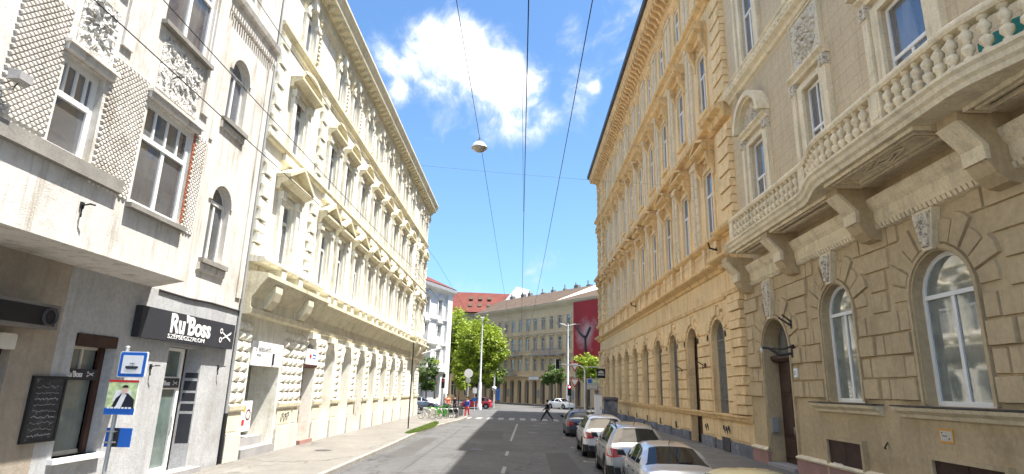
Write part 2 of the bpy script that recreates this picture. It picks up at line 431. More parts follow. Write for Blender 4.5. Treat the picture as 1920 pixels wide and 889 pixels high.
# ---------------------------------------------------------------- materials
def mk(name, *a, **k): return material(name, *a, **k)
M = dict(
    asphalt=mk('asphalt', (0.098, 0.098, 0.100), 0.88, var=0.2, scale=0.3, fine=0.4, streak=0, cracks=0.75, stain=(0.06, 0.06, 0.062), stain_amt=0.6, stain_scale=0.5, bump=0.3, bump_scale=60),
    paving=mk('pavement', (0.175, 0.165, 0.15), 0.9, var=0.12, scale=0.5, fine=0.3, cracks=0.6, stain=(0.25, 0.235, 0.21), stain_amt=0.5, stain_scale=0.4, bump=0.25, bump_scale=50),
    kerb=mk('kerb_stone', (0.27, 0.255, 0.23), 0.9, var=0.2, scale=2, fine=0.3),
    patch=mk('asphalt_patch', (0.072, 0.071, 0.070), 0.9, var=0.12, scale=0.8, fine=0.3),
    paint=mk('road_paint', (0.27, 0.265, 0.255), 0.7, var=0.1, scale=3, fine=0.4, stain=(0.25, 0.24, 0.22), stain_amt=0.8, stain_scale=3),
    soil=mk('ground', (0.2, 0.18, 0.14), 0.95, scale=0.05),
    stucco=mk('white_stucco', (0.65, 0.62, 0.575), 0.92, var=0.07, scale=0.6, fine=0.18, streak=0.95, stain=(0.31, 0.27, 0.215), stain_amt=0.5, stain_scale=0.8, bump=0.4, bump_scale=30),
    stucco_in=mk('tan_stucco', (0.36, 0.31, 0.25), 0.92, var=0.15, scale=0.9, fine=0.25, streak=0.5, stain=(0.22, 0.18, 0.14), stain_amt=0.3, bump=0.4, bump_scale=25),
    bluewall=mk('grey_blue_paint', (0.44, 0.445, 0.455), 0.9, var=0.12, scale=0.9, fine=0.3, streak=0.6, stain=(0.29, 0.275, 0.25), stain_amt=0.5, stain_scale=1.1, bump=0.35, bump_scale=25),
    cream=mk('cream_stucco', (0.80, 0.78, 0.69), 0.92, var=0.07, scale=0.7, fine=0.2, streak=0.8, stain=(0.42, 0.36, 0.235), stain_amt=0.45, stain_scale=0.8, bump=0.35, bump_scale=25),
    cream_trim=mk('cream_trim', (0.74, 0.685, 0.51), 0.92, var=0.12, scale=1.1, fine=0.3, streak=0.55, stain=(0.33, 0.28, 0.18), stain_amt=0.45, stain_scale=1.2, bump=0.35),
    plinth=mk('pale_plinth', (0.62, 0.59, 0.52), 0.9, var=0.12, scale=1.2, fine=0.3, streak=0.5, stain=(0.35, 0.33, 0.29), stain_amt=0.4),
    yellow=mk('yellow_plaster', (0.82, 0.605, 0.335), 0.92, var=0.09, scale=0.5, fine=0.22, streak=0.8, stain=(0.42, 0.27, 0.12), stain_amt=0.5, stain_scale=0.7, bump=0.35),
    yellow_trim=mk('yellow_trim', (0.77, 0.53, 0.26), 0.92, var=0.12, scale=1.0, fine=0.3, streak=0.85, stain=(0.30, 0.19, 0.09), stain_amt=0.55, stain_scale=1.3, bump=0.35),
    yellow_pale=mk('pale_yellow_plaster', (0.72, 0.60, 0.42), 0.92, var=0.08, scale=0.9, fine=0.2, streak=0.4, stain=(0.5, 0.38, 0.22)),
    brown=mk('brown_render', (0.51, 0.395, 0.24), 0.92, var=0.12, scale=0.55, fine=0.25, streak=0.35, stain=(0.25, 0.18, 0.10), stain_amt=0.4, stain_scale=0.6, bump=0.4),
    olive=mk('grey_render', (0.60, 0.485, 0.325), 0.92, var=0.09, scale=0.7, fine=0.25, streak=0.4, stain=(0.27, 0.23, 0.16), joints=(1.1, 0.42, 0.007)),
    stone=mk('pale_stone_trim', (0.78, 0.67, 0.475), 0.9, var=0.12, scale=1.3, fine=0.28, streak=0.55, stain=(0.33, 0.28, 0.2), stain_amt=0.35, stain_scale=1.6),
    relief=relief_material('carved_stone', (0.68, 0.61, 0.49)),
    relief_w=relief_material('carved_stucco', (0.64, 0.62, 0.58), 0.10, 5.5),
    relief_c=relief_material('carved_cream', (0.64, 0.59, 0.45), 0.07, 6),
    relief_y=relief_material('carved_yellow', (0.58, 0.39, 0.17), 0.05, 6),
    brick=mk('brick', (0.36, 0.12, 0.06), 0.95, var=0.35, scale=9),
    white=mk('white_window_paint', (0.78, 0.77, 0.74), 0.55, var=0.03, scale=2, fine=0.06, bump=0),
    oldwhite=mk('old_window_paint', (0.62, 0.58, 0.5), 0.6, var=0.1, scale=3, fine=0.2, bump=0.1),
    darkwood=mk('dark_brown_wood', (0.055, 0.028, 0.020), 0.55, var=0.3, scale=3, fine=0.2, bump=0.15),
    redwood=mk('red_brown_wood', (0.13, 0.05, 0.04), 0.7, var=0.25, scale=3, fine=0.3),
    black=mk('black_metal', (0.02, 0.02, 0.022), 0.5, var=0.2, bump=0),
    gutter=mk('gutter_metal', (0.07, 0.065, 0.07), 0.5, metal=0.3, var=0.3, bump=0.1),
    signblack=mk('sign_black', (0.035, 0.037, 0.045), 0.45, var=0.1, bump=0),
    signwhite=mk('sign_white', (0.8, 0.8, 0.8), 0.5, var=0.02, fine=0.04, bump=0),
    steel=mk('galvanised_steel', (0.48, 0.48, 0.47), 0.45, metal=0.5, var=0.1, bump=0.05),
    polewhite=mk('pale_painted_pole', (0.66, 0.67, 0.68), 0.5, var=0.05, bump=0),
    wire=mk('cable_rubber', (0.03, 0.03, 0.035), 0.6, var=0, bump=0, fine=0),
    blue=mk('sign_blue', (0.02, 0.13, 0.50), 0.4, var=0.04, bump=0, fine=0.03),
    red=mk('sign_red', (0.55, 0.03, 0.03), 0.4, var=0.05, bump=0, fine=0.03),
    orange=mk('sign_orange', (0.75, 0.35, 0.05), 0.5, var=0.05, bump=0),
    green=mk('bright_green', (0.10, 0.42, 0.07), 0.5, var=0.1, bump=0),
    pink=mk('pink_stone', (0.38, 0.22, 0.19), 0.85, var=0.12, scale=1.5, fine=0.25, stain=(0.25, 0.16, 0.14), stain_amt=0.4),
    bluegrey=mk('blue_grey_plinth', (0.17, 0.18, 0.21), 0.85, var=0.3, scale=1.1, fine=0.3, stain=(0.42, 0.42, 0.43), stain_amt=0.6, stain_scale=1.4),
    grey=mk('grey_stone', (0.33, 0.32, 0.32), 0.85, var=0.15, fine=0.3),
    farwhite=mk('white_render', (0.74, 0.73, 0.72), 0.9, var=0.08, scale=0.5, fine=0.15, streak=0.3, stain=(0.45, 0.44, 0.43)),
    tan=mk('tan_render', (0.68, 0.51, 0.31), 0.92, var=0.1, scale=0.3, fine=0.15, streak=0.45, stain=(0.27, 0.2, 0.12)),
    tan_trim=mk('tan_trim', (0.62, 0.52, 0.37), 0.92, var=0.1, scale=0.5),
    rooftile=mk('brown_roof_tiles', (0.085, 0.06, 0.043), 0.9, var=0.2, scale=0.6, fine=0.3),
    redtile=mk('red_roof_tiles', (0.13, 0.036, 0.027), 0.9, var=0.22, scale=0.7, fine=0.35),
    darkgrey=mk('dark_grey_render', (0.2, 0.18, 0.16), 0.9, var=0.2, scale=0.4),
    bark=mk('bark', (0.09, 0.065, 0.045), 0.95, var=0.3, scale=4),
    chalk=mk('chalkboard', (0.04, 0.04, 0.042), 0.8, var=0.3, scale=4, stain=(0.22, 0.22, 0.23), stain_amt=0.5, stain_scale=9, bump=0),
    skin=mk('skin', (0.5, 0.3, 0.21), 0.6, var=0.05, bump=0), hair=mk('dark_hair', (0.02, 0.015, 0.012), 0.7, var=0.1, bump=0),
    navy=mk('navy_cloth', (0.018, 0.02, 0.035), 0.85, var=0.1, bump=0), denim=mk('dark_cloth', (0.03, 0.035, 0.06), 0.85, bump=0),
    coral=mk('coral_cloth', (0.7, 0.22, 0.13), 0.85, bump=0), redcloth=mk('red_cloth', (0.55, 0.04, 0.05), 0.85, bump=0), bluecloth=mk('blue_cloth', (0.05, 0.09, 0.35), 0.85, bump=0),
    orangecloth=mk('ochre_cloth', (0.6, 0.35, 0.12), 0.85, bump=0),
    tyre=mk('tyre_rubber', (0.018, 0.018, 0.018), 0.85, var=0.1, bump=0), rim=mk('alloy', (0.42, 0.42, 0.43), 0.3, metal=0.8, var=0.03, bump=0),
    plastic=mk('black_plastic', (0.025, 0.025, 0.027), 0.55, var=0.1, bump=0),
    tail=mk('tail_lamp', (0.42, 0.012, 0.015), 0.15, coat=1, var=0.1, bump=0, spec=0.6), lamp=mk('clear_lamp', (0.7, 0.72, 0.75), 0.1, coat=1, bump=0, spec=0.8),
    wood=mk('planter_wood', (0.5, 0.38, 0.2), 0.8),
)
def glass_mat(name, base, rough=0.03, spec=1.0, ior=1.9, var=0.3, scale=0.8, curtain=(0.34, 0.35, 0.34)):
    m = material(name, base, rough, var=var, scale=scale, bump=0.02, bump_scale=1.5, fine=0, objvar=0.3, spec=0.8, ior=ior, curtain=curtain)
    return m
M['glass'] = glass_mat('window_glass', (0.085, 0.09, 0.10))
M['glass_pale'] = glass_mat('window_glass_over_curtain', (0.17, 0.20, 0.19), var=0.35, scale=3, ior=2.0)
M['glass_blue'] = glass_mat('window_glass_open_to_the_sky', (0.09, 0.10, 0.13), ior=2.1)
M['glass_shop'] = glass_mat('shop_glass', (0.12, 0.16, 0.15), var=0.3, scale=2.2, ior=1.6)
M['carglass'] = material('car_glass', (0.012, 0.014, 0.016), 0.04, var=0, bump=0, fine=0, spec=0.5, ior=1.45)
M['leaf'] = leaf_material('leaves', (0.13, 0.22, 0.012), (0.40, 0.48, 0.05))
M['leaf_dark'] = leaf_material('dark_leaves', (0.05, 0.10, 0.02), (0.12, 0.19, 0.04))
M['grass'] = leaf_material('grass_blades', (0.14, 0.24, 0.04), (0.26, 0.33, 0.09))
def carpaint(name, c, metal=0.5): return material(name, c, 0.28, metal=metal, var=0.02, fine=0, bump=0, coat=1.0, spec=0.5)

# ---------------------------------------------------------------- ground, road, pavements
b = MB(); b.wbox(-1500, 1500, -1500, 1500, -3.0, -0.02); structure('ground', b, M['soil'])
b = MB(); b.quad(WORLD, [(-140, 0, 30), (140, 0, 30), (140, 0, -170), (-140, 0, -170)]); structure('road', b, M['asphalt'])
KH = 0.13
def slab(name, pts, mtl, z=KH):
    m = MB(); n = len(pts)
    m.add([(x, y, -0.01) for x, y in pts] + [(x, y, z) for x, y in pts], [(i, (i + 1) % n, n + (i + 1) % n, n + i) for i in range(n)] + [tuple(range(n, 2 * n))])
    return structure(name, m, mtl)
LK = [(-5.75, -25), (-5.75, 27), (-5.9, 36), (-5.5, 43), (-4.9, 49), (-4.75, 54), (-5.2, 57.2), (-7.2, 58.8), (-10, 59.6), (-30, 61)]
slab('pavement_left', LK + [(-30, 60.3), (-9.3, 60.3), (-9.3, -25)], M['paving'])
RK = [(5.0, -25), (5.0, 66), (5.4, 69), (7, 71.5), (9.5, 72.6), (30, 73.5)]
slab('pavement_right', [(9.7, -25)] + RK + [(30, 76), (9.7, 76)], M['paving'])
slab('pavement_far', [(-60, 131), (-9, 117), (-6.5, 114), (9, 92.5), (60, 30 + 62), (60, 140), (-60, 160)], M['paving'])
slab('pavement_corner', [(-8.6, 100), (-9.2, 92), (-10.6, 86), (-13, 76), (-17, 73), (-60, 73), (-60, 110), (-12, 108)], M['paving'])
def kerbline(pts, side):
    m = MB()
    for (x0, y0), (x1, y1) in zip(pts[:-1], pts[1:]):
        d = Vector((x1 - x0, y1 - y0)); L = d.length; n = max(1, int(L / 1.0)); d.normalize(); nn = Vector((-d.y, d.x)) * side
        for i in range(n):
            a = Vector((x0, y0)) + d * (L * i / n + 0.006); c = Vector((x0, y0)) + d * (L * (i + 1) / n - 0.006)
            P = [a, c, c + nn * 0.16, a + nn * 0.16]
            m.add([(q.x, q.y, 0) for q in P] + [(q.x, q.y, KH + 0.006) for q in P], [(0, 1, 5, 4), (1, 2, 6, 5), (2, 3, 7, 6), (3, 0, 4, 7), (4, 5, 6, 7)])
    return m
structure('kerb_left', kerbline(LK[:-1], -1), M['kerb'])
structure('kerb_right', kerbline(RK[:-1], 1), M['kerb'])
# markings and patches, each sheet 4 mm up
b = MB()
def mark(x0, y0, x1, y1, wd, z=0.004):
    d = Vector((x1 - x0, y1 - y0)).normalized(); n = Vector((-d.y, d.x)) * wd / 2
    b.add([(x0 + n.x, y0 + n.y, z), (x0 - n.x, y0 - n.y, z), (x1 - n.x, y1 - n.y, z), (x1 + n.x, y1 + n.y, z)], [(0, 1, 2, 3)])
mark(-0.42, 32.2, -0.15, 47.6, 0.12)
for y in (25.3, 20.1, 15.0, 10.0, 5.0): mark(-0.5, y, -0.47, y + 1.7, 0.13)
for i in range(11): mark(-4.6 + i * 0.98, 53.2, -4.6 + i * 0.98, 56.6, 0.5)
for y in (18.3, 23.9, 29.4, 35.2): mark(2.55, y, 2.95, y, 0.12); mark(2.55, y, 2.55, y + 0.35, 0.1)
mark(1.6, 49.3, 2.2, 49.3, 0.3); mark(1.0, 46.2, 1.4, 46.2, 0.25)
for i in range(5): mark(-6.5 + i * 1.0, 74, -5.5 + i, 74, 0.3)
structure('road_markings', b, M['paint'])
b = MB()
for (x0, x1, y0, y1) in ((-5.3, -3.6, 10, 17), (-2.6, -0.9, 33, 39), (1.0, 2.2, 14, 27), (-5.2, -4.2, 24, 33)):
    b.add([(x0, y0, 0.003), (x1, y0 + 0.3, 0.003), (x1 - 0.1, y1, 0.003), (x0 + 0.15, y1 - 0.2, 0.003)], [(0, 1, 2, 3)])
structure('road_patches', b, M['patch'])
b = MB()
for (x, y, z) in ((-1.9, 27.5, 0.0), (0.9, 38.5, 0.0), (-3.3, 17.5, 0.0), (-7.6, 24.0, KH)):
    b.lathe((x, y, z), [(0.0, 0.006), (0.31, 0.006), (0.33, 0.0)], 20, False, cap=False)
structure('manhole_covers', b, M['gutter'])

# ---------------------------------------------------------------- left: white building with the hair salon
FL = Frame((-9.4, 0, 0), (0, 1, 0), (1, 0, 0))
FR = Frame((9.6, 0, 0), (0, 1, 0), (-1, 0, 0))
wb = thing('corner_building', 'weathered white stucco building with a projecting bay, a grey-blue shopfront and net-patterned panels', 'building', (-9.4, 10, 0))
H1 = 21.5
b = MB()
wall_band(b, FL, 2, 11.9, 0, 4.9, [(9.55, 2.6, 0.0, 3.35, False)], 0.5)
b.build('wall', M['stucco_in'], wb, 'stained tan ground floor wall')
b = MB()
wall_band(b, FL, 11.9, 19.3, 0, 4.9, [(13.05, 1.3, 1.03, 3.56, False), (16.65, 1.72, 0.12, 3.52, False)], 0.42, splay=0.12)
b.build('wall', M['bluewall'], wb, 'grey-blue painted shopfront wall')
b = MB()
AW = [(17.2, 1.15, 6.12, 8.5, True)]
wall_band(b, FL, 14.5, 19.3, 4.9, 9.6, AW, 0.3)
wall_band(b, FL, 14.5, 19.3, 9.6, 13.9, [(17.2, 1.15, 10.6, 12.85, True)], 0.3)
wall_band(b, FL, 14.5, 19.3, 13.9, 18.0, [(17.2, 1.2, 15.2, 17.3, False)], 0.3)
wall_band(b, FL, 14.5, 19.3, 18.0, H1, [], 0.3)
# the bay, with a canted end
BAY = 1.4
OPS1 = [(9.45, 0.98, 6.42, 8.12, False), (12.1, 1.78, 6.1, 8.4, False), (6.5, 1.78, 6.1, 8.4, False)]
OPS2 = [(9.45, 0.98, 10.3, 12.3, False), (12.1, 1.78, 10.3, 12.7, False), (6.5, 1.78, 10.3, 12.7, False)]
wall_band(b, FL, 2, 13.6, 4.9, 9.3, OPS1, 0.26, BAY)
wall_band(b, FL, 2, 13.6, 9.3, 14.2, OPS2, 0.26, BAY)
wall_band(b, FL, 2, 13.6, 14.2, H1, [(12.1, 1.78, 14.9, 17.1, False), (9.45, 0.98, 14.9, 16.9, False)], 0.26, BAY)
b.quad(FL, [(13.6, 4.9, BAY), (14.6, 4.9, 0), (14.6, H1, 0), (13.6, H1, BAY)])
b.quad(FL, [(2, 4.9, BAY), (13.6, 4.9, BAY), (14.6, 4.9, 0), (2, 4.9, 0)])
# body behind and top
b.box(FL, 2, 19.3, 0.0, H1, -12, -0.62)
b.quad(FL, [(2, H1, BAY), (13.6, H1, BAY), (14.6, H1, 0), (14.6, H1, -1), (2, H1, -1)])
b.quad(FL, [(14.5, H1, -1), (19.3, H1, -1), (19.3, H1, 0), (14.5, H1, 0)])
b.build('wall', M['stucco'], wb, 'sun-bleached white stucco upper wall with streaks')
b = MB()
for u0, u1, v in ((7.2, 10.8, 6.14),): b.box(FL, u0, u1, v, v + 0.26, BAY, BAY + 0.12)
for (uc, wd, ob, ot, _) in OPS1[1:2] + OPS2:
    b.mark(); b.box(FL, uc - wd / 2 - 0.12, uc + wd / 2 + 0.1, ob - 0.12, ob - 0.02, BAY, BAY + 0.14)
for ob in (6.12, 10.6): b.mark(); b.box(FL, 16.45, 17.95, ob - 0.16, ob - 0.02, 0, 0.16)
b.build('window_sill', M['kerb'], wb)
b = MB()
# window surrounds and hood strips
for (uc, wd, ob, ot, _) in OPS1 + OPS2:
    b.mark(); b.box(FL, uc - wd / 2 - 0.1, uc + wd / 2 + 0.1, ot + 0.02, ot + 0.14, BAY, BAY + 0.1)
    b.box(FL, uc - wd / 2 - 0.14, uc + wd / 2 + 0.14, ot + 0.14, ot + 0.2, BAY, BAY + 0.15)
for (vb, vt) in ((6.12, 8.5), (10.6, 12.85)):
    b.mark(); o = arc(17.2, vt - 0.575, 0.72, 12); i_ = arc(17.2, vt - 0.575, 0.585, 12)
    for k in range(12): b.poly(FL, [o[k], o[k + 1], i_[k + 1], i_[k]], 0, 0.05)
b.build('window_surround', M['stucco'], wb)
b = MB()
for u in (10.25, 13.2): b.mark(); b.box(FL, u - 0.16, u + 0.16, 9.0, 14.0, BAY, BAY + 0.06)
for (a, c, v, w) in ((14.75, 15.05, 5.3, 0.06), (18.95, 19.25, 5.3, 0.05), (15.9, 16.15, 9.6, 0.04)): b.mark(); b.box(FL, a, c, v, 14.1, 0, w)
b.build('pilaster_strip', M['stucco'], wb)
b = MB()
b.sweep(FL, 15.2, 19.3, [(0, 14.1), (0.06, 14.15), (0.1, 14.4), (0.2, 14.45), (0.24, 14.62), (0, 14.66)])
for i in range(26): b.box(FL, 15.25 + i * 0.155, 15.33 + i * 0.155, 13.92, 14.1, 0, 0.13)
b.sweep(FL, 16.4, 18.0, [(0, 5.72), (0.05, 5.75), (0.08, 5.95), (0, 5.97)])
for i in range(12): b.box(FL, 16.45 + i * 0.125, 16.52 + i * 0.125, 10.22, 10.42, 0, 0.08)
for i in range(12): b.box(FL, 16.45 + i * 0.125, 16.52 + i * 0.125, 5.76, 5.94, 0, 0.08)
b.sweep(FL, 2, 13.7, [(BAY, 14.1), (BAY + 0.12, 14.15), (BAY + 0.3, 14.4), (BAY, 14.44)])
b.build('cornice', M['stucco'], wb)
b = MB()
for (x0, x1, v0, v1) in ((9.05, 9.95, 8.42, 9.55), (11.3, 12.9, 8.75, 10.05), (5.7, 7.3, 8.75, 10.05), (11.3, 12.9, 13.0, 14.0)):
    b.mark(); b.box(FL, x0, x1, v0, v1, BAY, BAY + 0.02)
    r2 = random.Random(int(x0 * 10))
    for k in range(70):      # modelled leaves and ribbons standing off the panel
        uc, vc = r2.uniform(x0 + 0.12, x1 - 0.12), r2.uniform(v0 + 0.12, v1 - 0.12)
        a, l, t = r2.uniform(0, 3.14), r2.uniform(0.05, 0.12), r2.uniform(0.015, 0.045)
        P = [(uc + l * math.cos(a + q) * s_, vc + l * math.sin(a + q) * s_) for q, s_ in ((0, 1), (1.2, 0.35), (2.1, 0.45), (3.14, 1), (4.2, 0.4), (5.2, 0.35))]
        b.poly(FL, P, BAY + 0.02, BAY + 0.02 + t, 0.03)
b.build('relief_panel', M['relief_w'], wb)
b = MB()   # net-like panels: staggered raised scales
for (x0, x1, v0, v1) in ((7.9, 8.9, 6.5, 8.95), (10.0, 11.15, 6.1, 8.75), (13.02, 13.56, 6.0, 8.5), (4.6, 5.5, 6.1, 8.7)):
    b.mark(); nv = int((v1 - v0) / 0.06); nu = int((x1 - x0) / 0.12)
    for j in range(nv):
        for i in range(nu):
            uc = x0 + (i + 0.5 + 0.5 * (j % 2)) * 0.12; vc = v0 + (j + 0.5) * 0.06
            if uc > x1: continue
            b.poly(FL, [(uc - 0.056, vc), (uc, vc - 0.042), (uc + 0.056, vc), (uc, vc + 0.042)], BAY, BAY + 0.035, 0.012)
b.build('scale_panel', M['stucco'], wb)
b = MB(); b.box(FL, 12.995, 13.02, 6.15, 8.45, BAY, BAY + 0.012)
for i in range(22): b.box(FL, 12.97, 13.05 + 0.03 * (i % 2), 6.2 + i * 0.1, 6.27 + i * 0.1, BAY, BAY + 0.02)
b.build('exposed_brick', M['brick'], wb)
window(wb, FL, 9.45, 6.42, 0.98, 1.7, False, 0.2, M['white'], M['glass'], 0.42, 1, BAY, 0.11, 'toplights')
window(wb, FL, 12.1, 6.1, 1.78, 2.3, False, 0.14, M['white'], M['glass'], 0.36, 2, BAY, 0.11, 'toplights')
window(wb, FL, 6.5, 6.1, 1.78, 2.3, False, 0.14, M['white'], M['glass'], 0.36, 2, BAY, 0.11, 'toplights')
window(wb, FL, 9.45, 10.3, 0.98, 2.0, False, 0.2, M['white'], M['glass_blue'], 0.35, 1, BAY, 0.09)
window(wb, FL, 12.1, 10.3, 1.78, 2.4, False, 0.14, M['white'], M['glass_blue'], 0.35, 2, BAY, 0.09)
window(wb, FL, 6.5, 10.3, 1.78, 2.4, False, 0.14, M['white'], M['glass_blue'], 0.35, 2, BAY, 0.09)
window(wb, FL, 12.1, 14.9, 1.78, 2.2, False, 0.14, M['white'], M['glass_blue'], 0.35, 2, BAY, 0.09)
window(wb, FL, 9.45, 14.9, 0.98, 2.0, False, 0.2, M['white'], M['glass_blue'], 0.35, 1, BAY, 0.09)
window(wb, FL, 17.2, 6.12, 1.15, 2.38, True, 0.24, M['white'], M['glass'], 0.3, 2, 0, 0.07)
window(wb, FL, 17.2, 10.6, 1.15, 2.25, True, 0.24, M['white'], M['glass_blue'], 0.3, 2, 0, 0.07)
window(wb, FL, 17.2, 15.2, 1.2, 2.1, False, 0.24, M['white'], M['glass_blue'], 0.3, 2, 0, 0.07)
# shop window, door, roller door
window(wb, FL, 13.05, 1.03, 1.08, 2.3, False, 0.34, M['oldwhite'], M['glass_shop'], 0.3, 1, 0, 0.09, 'topmid', 'shop_window')
b = MB(); b.box(FL, 12.42, 13.68, 3.3, 3.55, -0.33, 0.03); b.box(FL, 13.5, 13.64, 1.05, 3.3, -0.34, -0.2)
b.build('shutter_box', M['darkwood'], wb)
b = MB(); b.box(FL, 12.3, 13.8, 0.93, 1.03, -0.3, 0.12); b.build('window_sill', M['signwhite'], wb)
dr = MB(); dr.box(FL, 15.84, 15.98, 0.14, 3.5, -0.36, -0.27); dr.box(FL, 16.9, 17.04, 0.14, 3.5, -0.36, -0.27)
dr.box(FL, 15.98, 16.9, 0.14, 0.34, -0.36, -0.27); dr.box(FL, 15.98, 16.9, 3.42, 3.5, -0.36, -0.27); dr.box(FL, 15.98, 16.9, 2.38, 2.72, -0.36, -0.26)
do = dr.build('door', M['white'], wb)
g = MB(); g.box(FL, 15.98, 16.9, 0.34, 3.42, -0.34, -0.32); g.build('pane', M['glass_shop'], do)
g = MB(); g.tube([FL.p(16.86, 1.15, -0.24), FL.p(16.86, 1.4, -0.22), FL.p(16.86, 1.65, -0.24)], 0.015); g.build('handle', M['steel'], do)
b = MB(); b.box(FL, 15.6, 17.7, 0.125, 0.27, -0.1, 0.35); b.build('step', M['grey'], wb)
b = MB(); b.box(FL, 8.25, 10.85, 0.12, 3.35, -0.5, -0.44)
for k in range(26): b.box(FL, 8.27, 10.83, 0.14 + k * 0.123, 0.23 + k * 0.123, -0.44, -0.425)
b.build('roller_door', M['darkgrey'], wb)
b = MB(); b.tube([FL.p(14.9, 4.88, 0.02), FL.p(16.2, 4.86, 0.03), FL.p(17.5, 4.91, 0.03), FL.p(19.3, 4.9, 0.03)], 0.03); b.build('edge_strip', M['gutter'], wb)
b = MB(); b.tube([FL.p(19.34, 20, 0.06), FL.p(19.34, 1.6, 0.06)], 0.05, 8); b.build('drain_pipe', M['steel'], wb)
b = MB(); b.tube([FL.p(19.34, 1.65, 0.06), FL.p(19.34, 0.14, 0.06)], 0.065, 8); b.build('drain_pipe', M['black'], wb, 'black lower pipe')
# stripes on the door reveal
b = MB()
for k, (v0, v1) in enumerate(((2.7, 2.85), (2.35, 2.62), (2.05, 2.28), (1.78, 1.98), (0.9, 1.7))):
    b.quad(FL, [(17.5, v0, -0.03), (17.405, v0, -0.36), (17.405, v1, -0.36), (17.5, v1, -0.03)])
b.build('reveal_poster', M['signblack'], wb)

# things on the white building
s = thing('shop_sign', 'black box sign reading Ru\'Boss with white scissors above the salon door', 'shop sign', (-9.35, 16.5, 3.6))
b = MB(); b.box(FL, 14.1, 18.85, 3.62, 4.38, 0.02, 0.2); b.build('sign_box', M['signblack'], s)
text('lettering', "Ru'Boss", 0.68, FL, 15.3, 3.86, 0.204, M['signwhite'], s, 0.96, bold=0.02)
text('lettering', 'SZÉPSÉGSZALON', 0.16, FL, 15.27, 3.69, 0.204, M['signwhite'], s, 1.5, bold=0.0)
sc = MB()
def scissors(mb, F, u, v, w, k):
    for (cu, cv) in ((u, v + 0.11 * k), (u, v - 0.11 * k)):
        o = [(cu + 0.07 * k * math.cos(a), cv + 0.07 * k * math.sin(a)) for a in [i * math.pi / 6 for i in range(13)]]
        i_ = [(cu + 0.04 * k * math.cos(a), cv + 0.04 * k * math.sin(a)) for a in [i * math.pi / 6 for i in range(13)]]
        for q in range(12): mb.quad(F, [(*o[q], w), (*o[q + 1], w), (*i_[q + 1], w), (*i_[q], w)])
    mb.quad(F, [(u + 0.05 * k, v + 0.1 * k, w), (u + 0.08 * k, v + 0.06 * k, w), (u + 0.52 * k, v - 0.13 * k, w), (u + 0.5 * k, v - 0.06 * k, w)])
    mb.quad(F, [(u + 0.05 * k, v - 0.1 * k, w + 0.002), (u + 0.08 * k, v - 0.06 * k, w + 0.002), (u + 0.52 * k, v + 0.13 * k, w + 0.002), (u + 0.5 * k, v + 0.06 * k, w + 0.002)])
scissors(sc, FL, 18.0, 3.99, 0.212, 1.2); sc.build('scissors_emblem', M['signwhite'], s)
s = thing('window_sign', 'small black Ru\'Boss strip sign across the salon window', 'shop sign', (-9.6, 13, 2.6))
b = MB(); b.box(FL, 12.5, 13.5, 2.58, 2.82, -0.24, -0.2); b.build('sign_panel', M['signblack'], s)
text('lettering', "Ru'Boss", 0.17, FL, 12.6, 2.65, -0.196, M['signwhite'], s, 0.85, extrude=0.002, bold=0.004)
sc = MB(); scissors(sc, FL, 13.22, 2.71, -0.196, 0.35); sc.build('scissors_emblem', M['signwhite'], s)
s = thing('door_sign', 'small black Ru\'Boss strip sign over the salon door glass', 'shop sign', (-9.6, 16.4, 2.5))
b = MB(); b.box(FL, 15.95, 16.92, 2.42, 2.68, -0.255, -0.23); b.build('sign_panel', M['signblack'], s)
text('lettering', "Ru'Boss", 0.17, FL, 16.02, 2.49, -0.227, M['signwhite'], s, 0.85, extrude=0.002, bold=0.004)
sc = MB(); scissors(sc, FL, 16.64, 2.55, -0.227, 0.35); sc.build('scissors_emblem', M['signwhite'], s)
s = thing('chalkboard', 'tall black chalkboard covered in chalk drawings left of the salon window', 'chalkboard', (-9.4, 11.9, 1.4))
b = MB(); b.box(FL, 11.5, 12.3, 1.42, 2.62, 0.01, 0.045); b.build('board', M['chalk'], s)
b = MB()
for q in ((11.47, 11.53, 1.39, 2.65), (12.27, 12.33, 1.39, 2.65), (11.53, 12.27, 1.39, 1.44), (11.53, 12.27, 2.6, 2.65)): b.box(FL, q[0], q[1], q[2], q[3], 0.0, 0.06)
b.build('frame', M['black'], s)
b = MB(); r3 = random.Random(3)
for k in range(9):
    v = 1.52 + k * 0.115; x = 11.6
    while x < 12.15:
        l = r3.uniform(0.03, 0.12)
        b.tube([FL.p(x, v, 0.048), FL.p(x + l * 0.5, v + r3.uniform(-0.03, 0.04), 0.048), FL.p(x + l, v + r3.uniform(-0.02, 0.02), 0.048)], 0.006 if k % 3 else 0.011, 4); x += l + 0.02
b.build('chalk_drawing', M['grey'], s)
s = thing('air_conditioner', 'long dark air conditioning unit with a round fan over the roller door', 'air conditioner', (-9.3, 10.4, 3.6))
b = MB(); b.box(FL, 8.6, 11.2, 3.5, 3.96, 0.02, 0.5); b.build('casing', M['darkgrey'], s)
b = MB(); b.box(FL, 8.7, 11.1, 3.56, 3.9, 0.5, 0.51); b.build('grille', M['black'], s)
b = MB(); c = FL.p(10.95, 3.73, 0.515); b.lathe(c, [(0.0, 0.0), (0.05, 0.015), (0.13, 0.0)], 20, True, 'x', cap=False); b.build('fan', M['black'], s)
b = MB(); b.lathe(c, [(0.13, 0.0), (0.14, 0.03), (0.17, 0.03), (0.18, -0.01)], 20, True, 'x', cap=False); b.build('fan_ring', M['gutter'], s)
s = thing('wall_box', 'small cream electric box under the air conditioner', 'junction box', (-9.35, 10.6, 3.15))
b = MB(); b.box(FL, 10.35, 10.75, 3.1, 3.36, 0.01, 0.16); b.box(FL, 10.4, 10.7, 3.36, 3.38, 0.03, 0.18); b.build('casing', M['oldwhite'], s)
b = MB(); b.tube([FL.p(10.55, 3.1, 0.08), FL.p(10.55, 3.0, 0.08), FL.p(10.3, 2.95, 0.04)], 0.02); b.build('cable', M['black'], s)
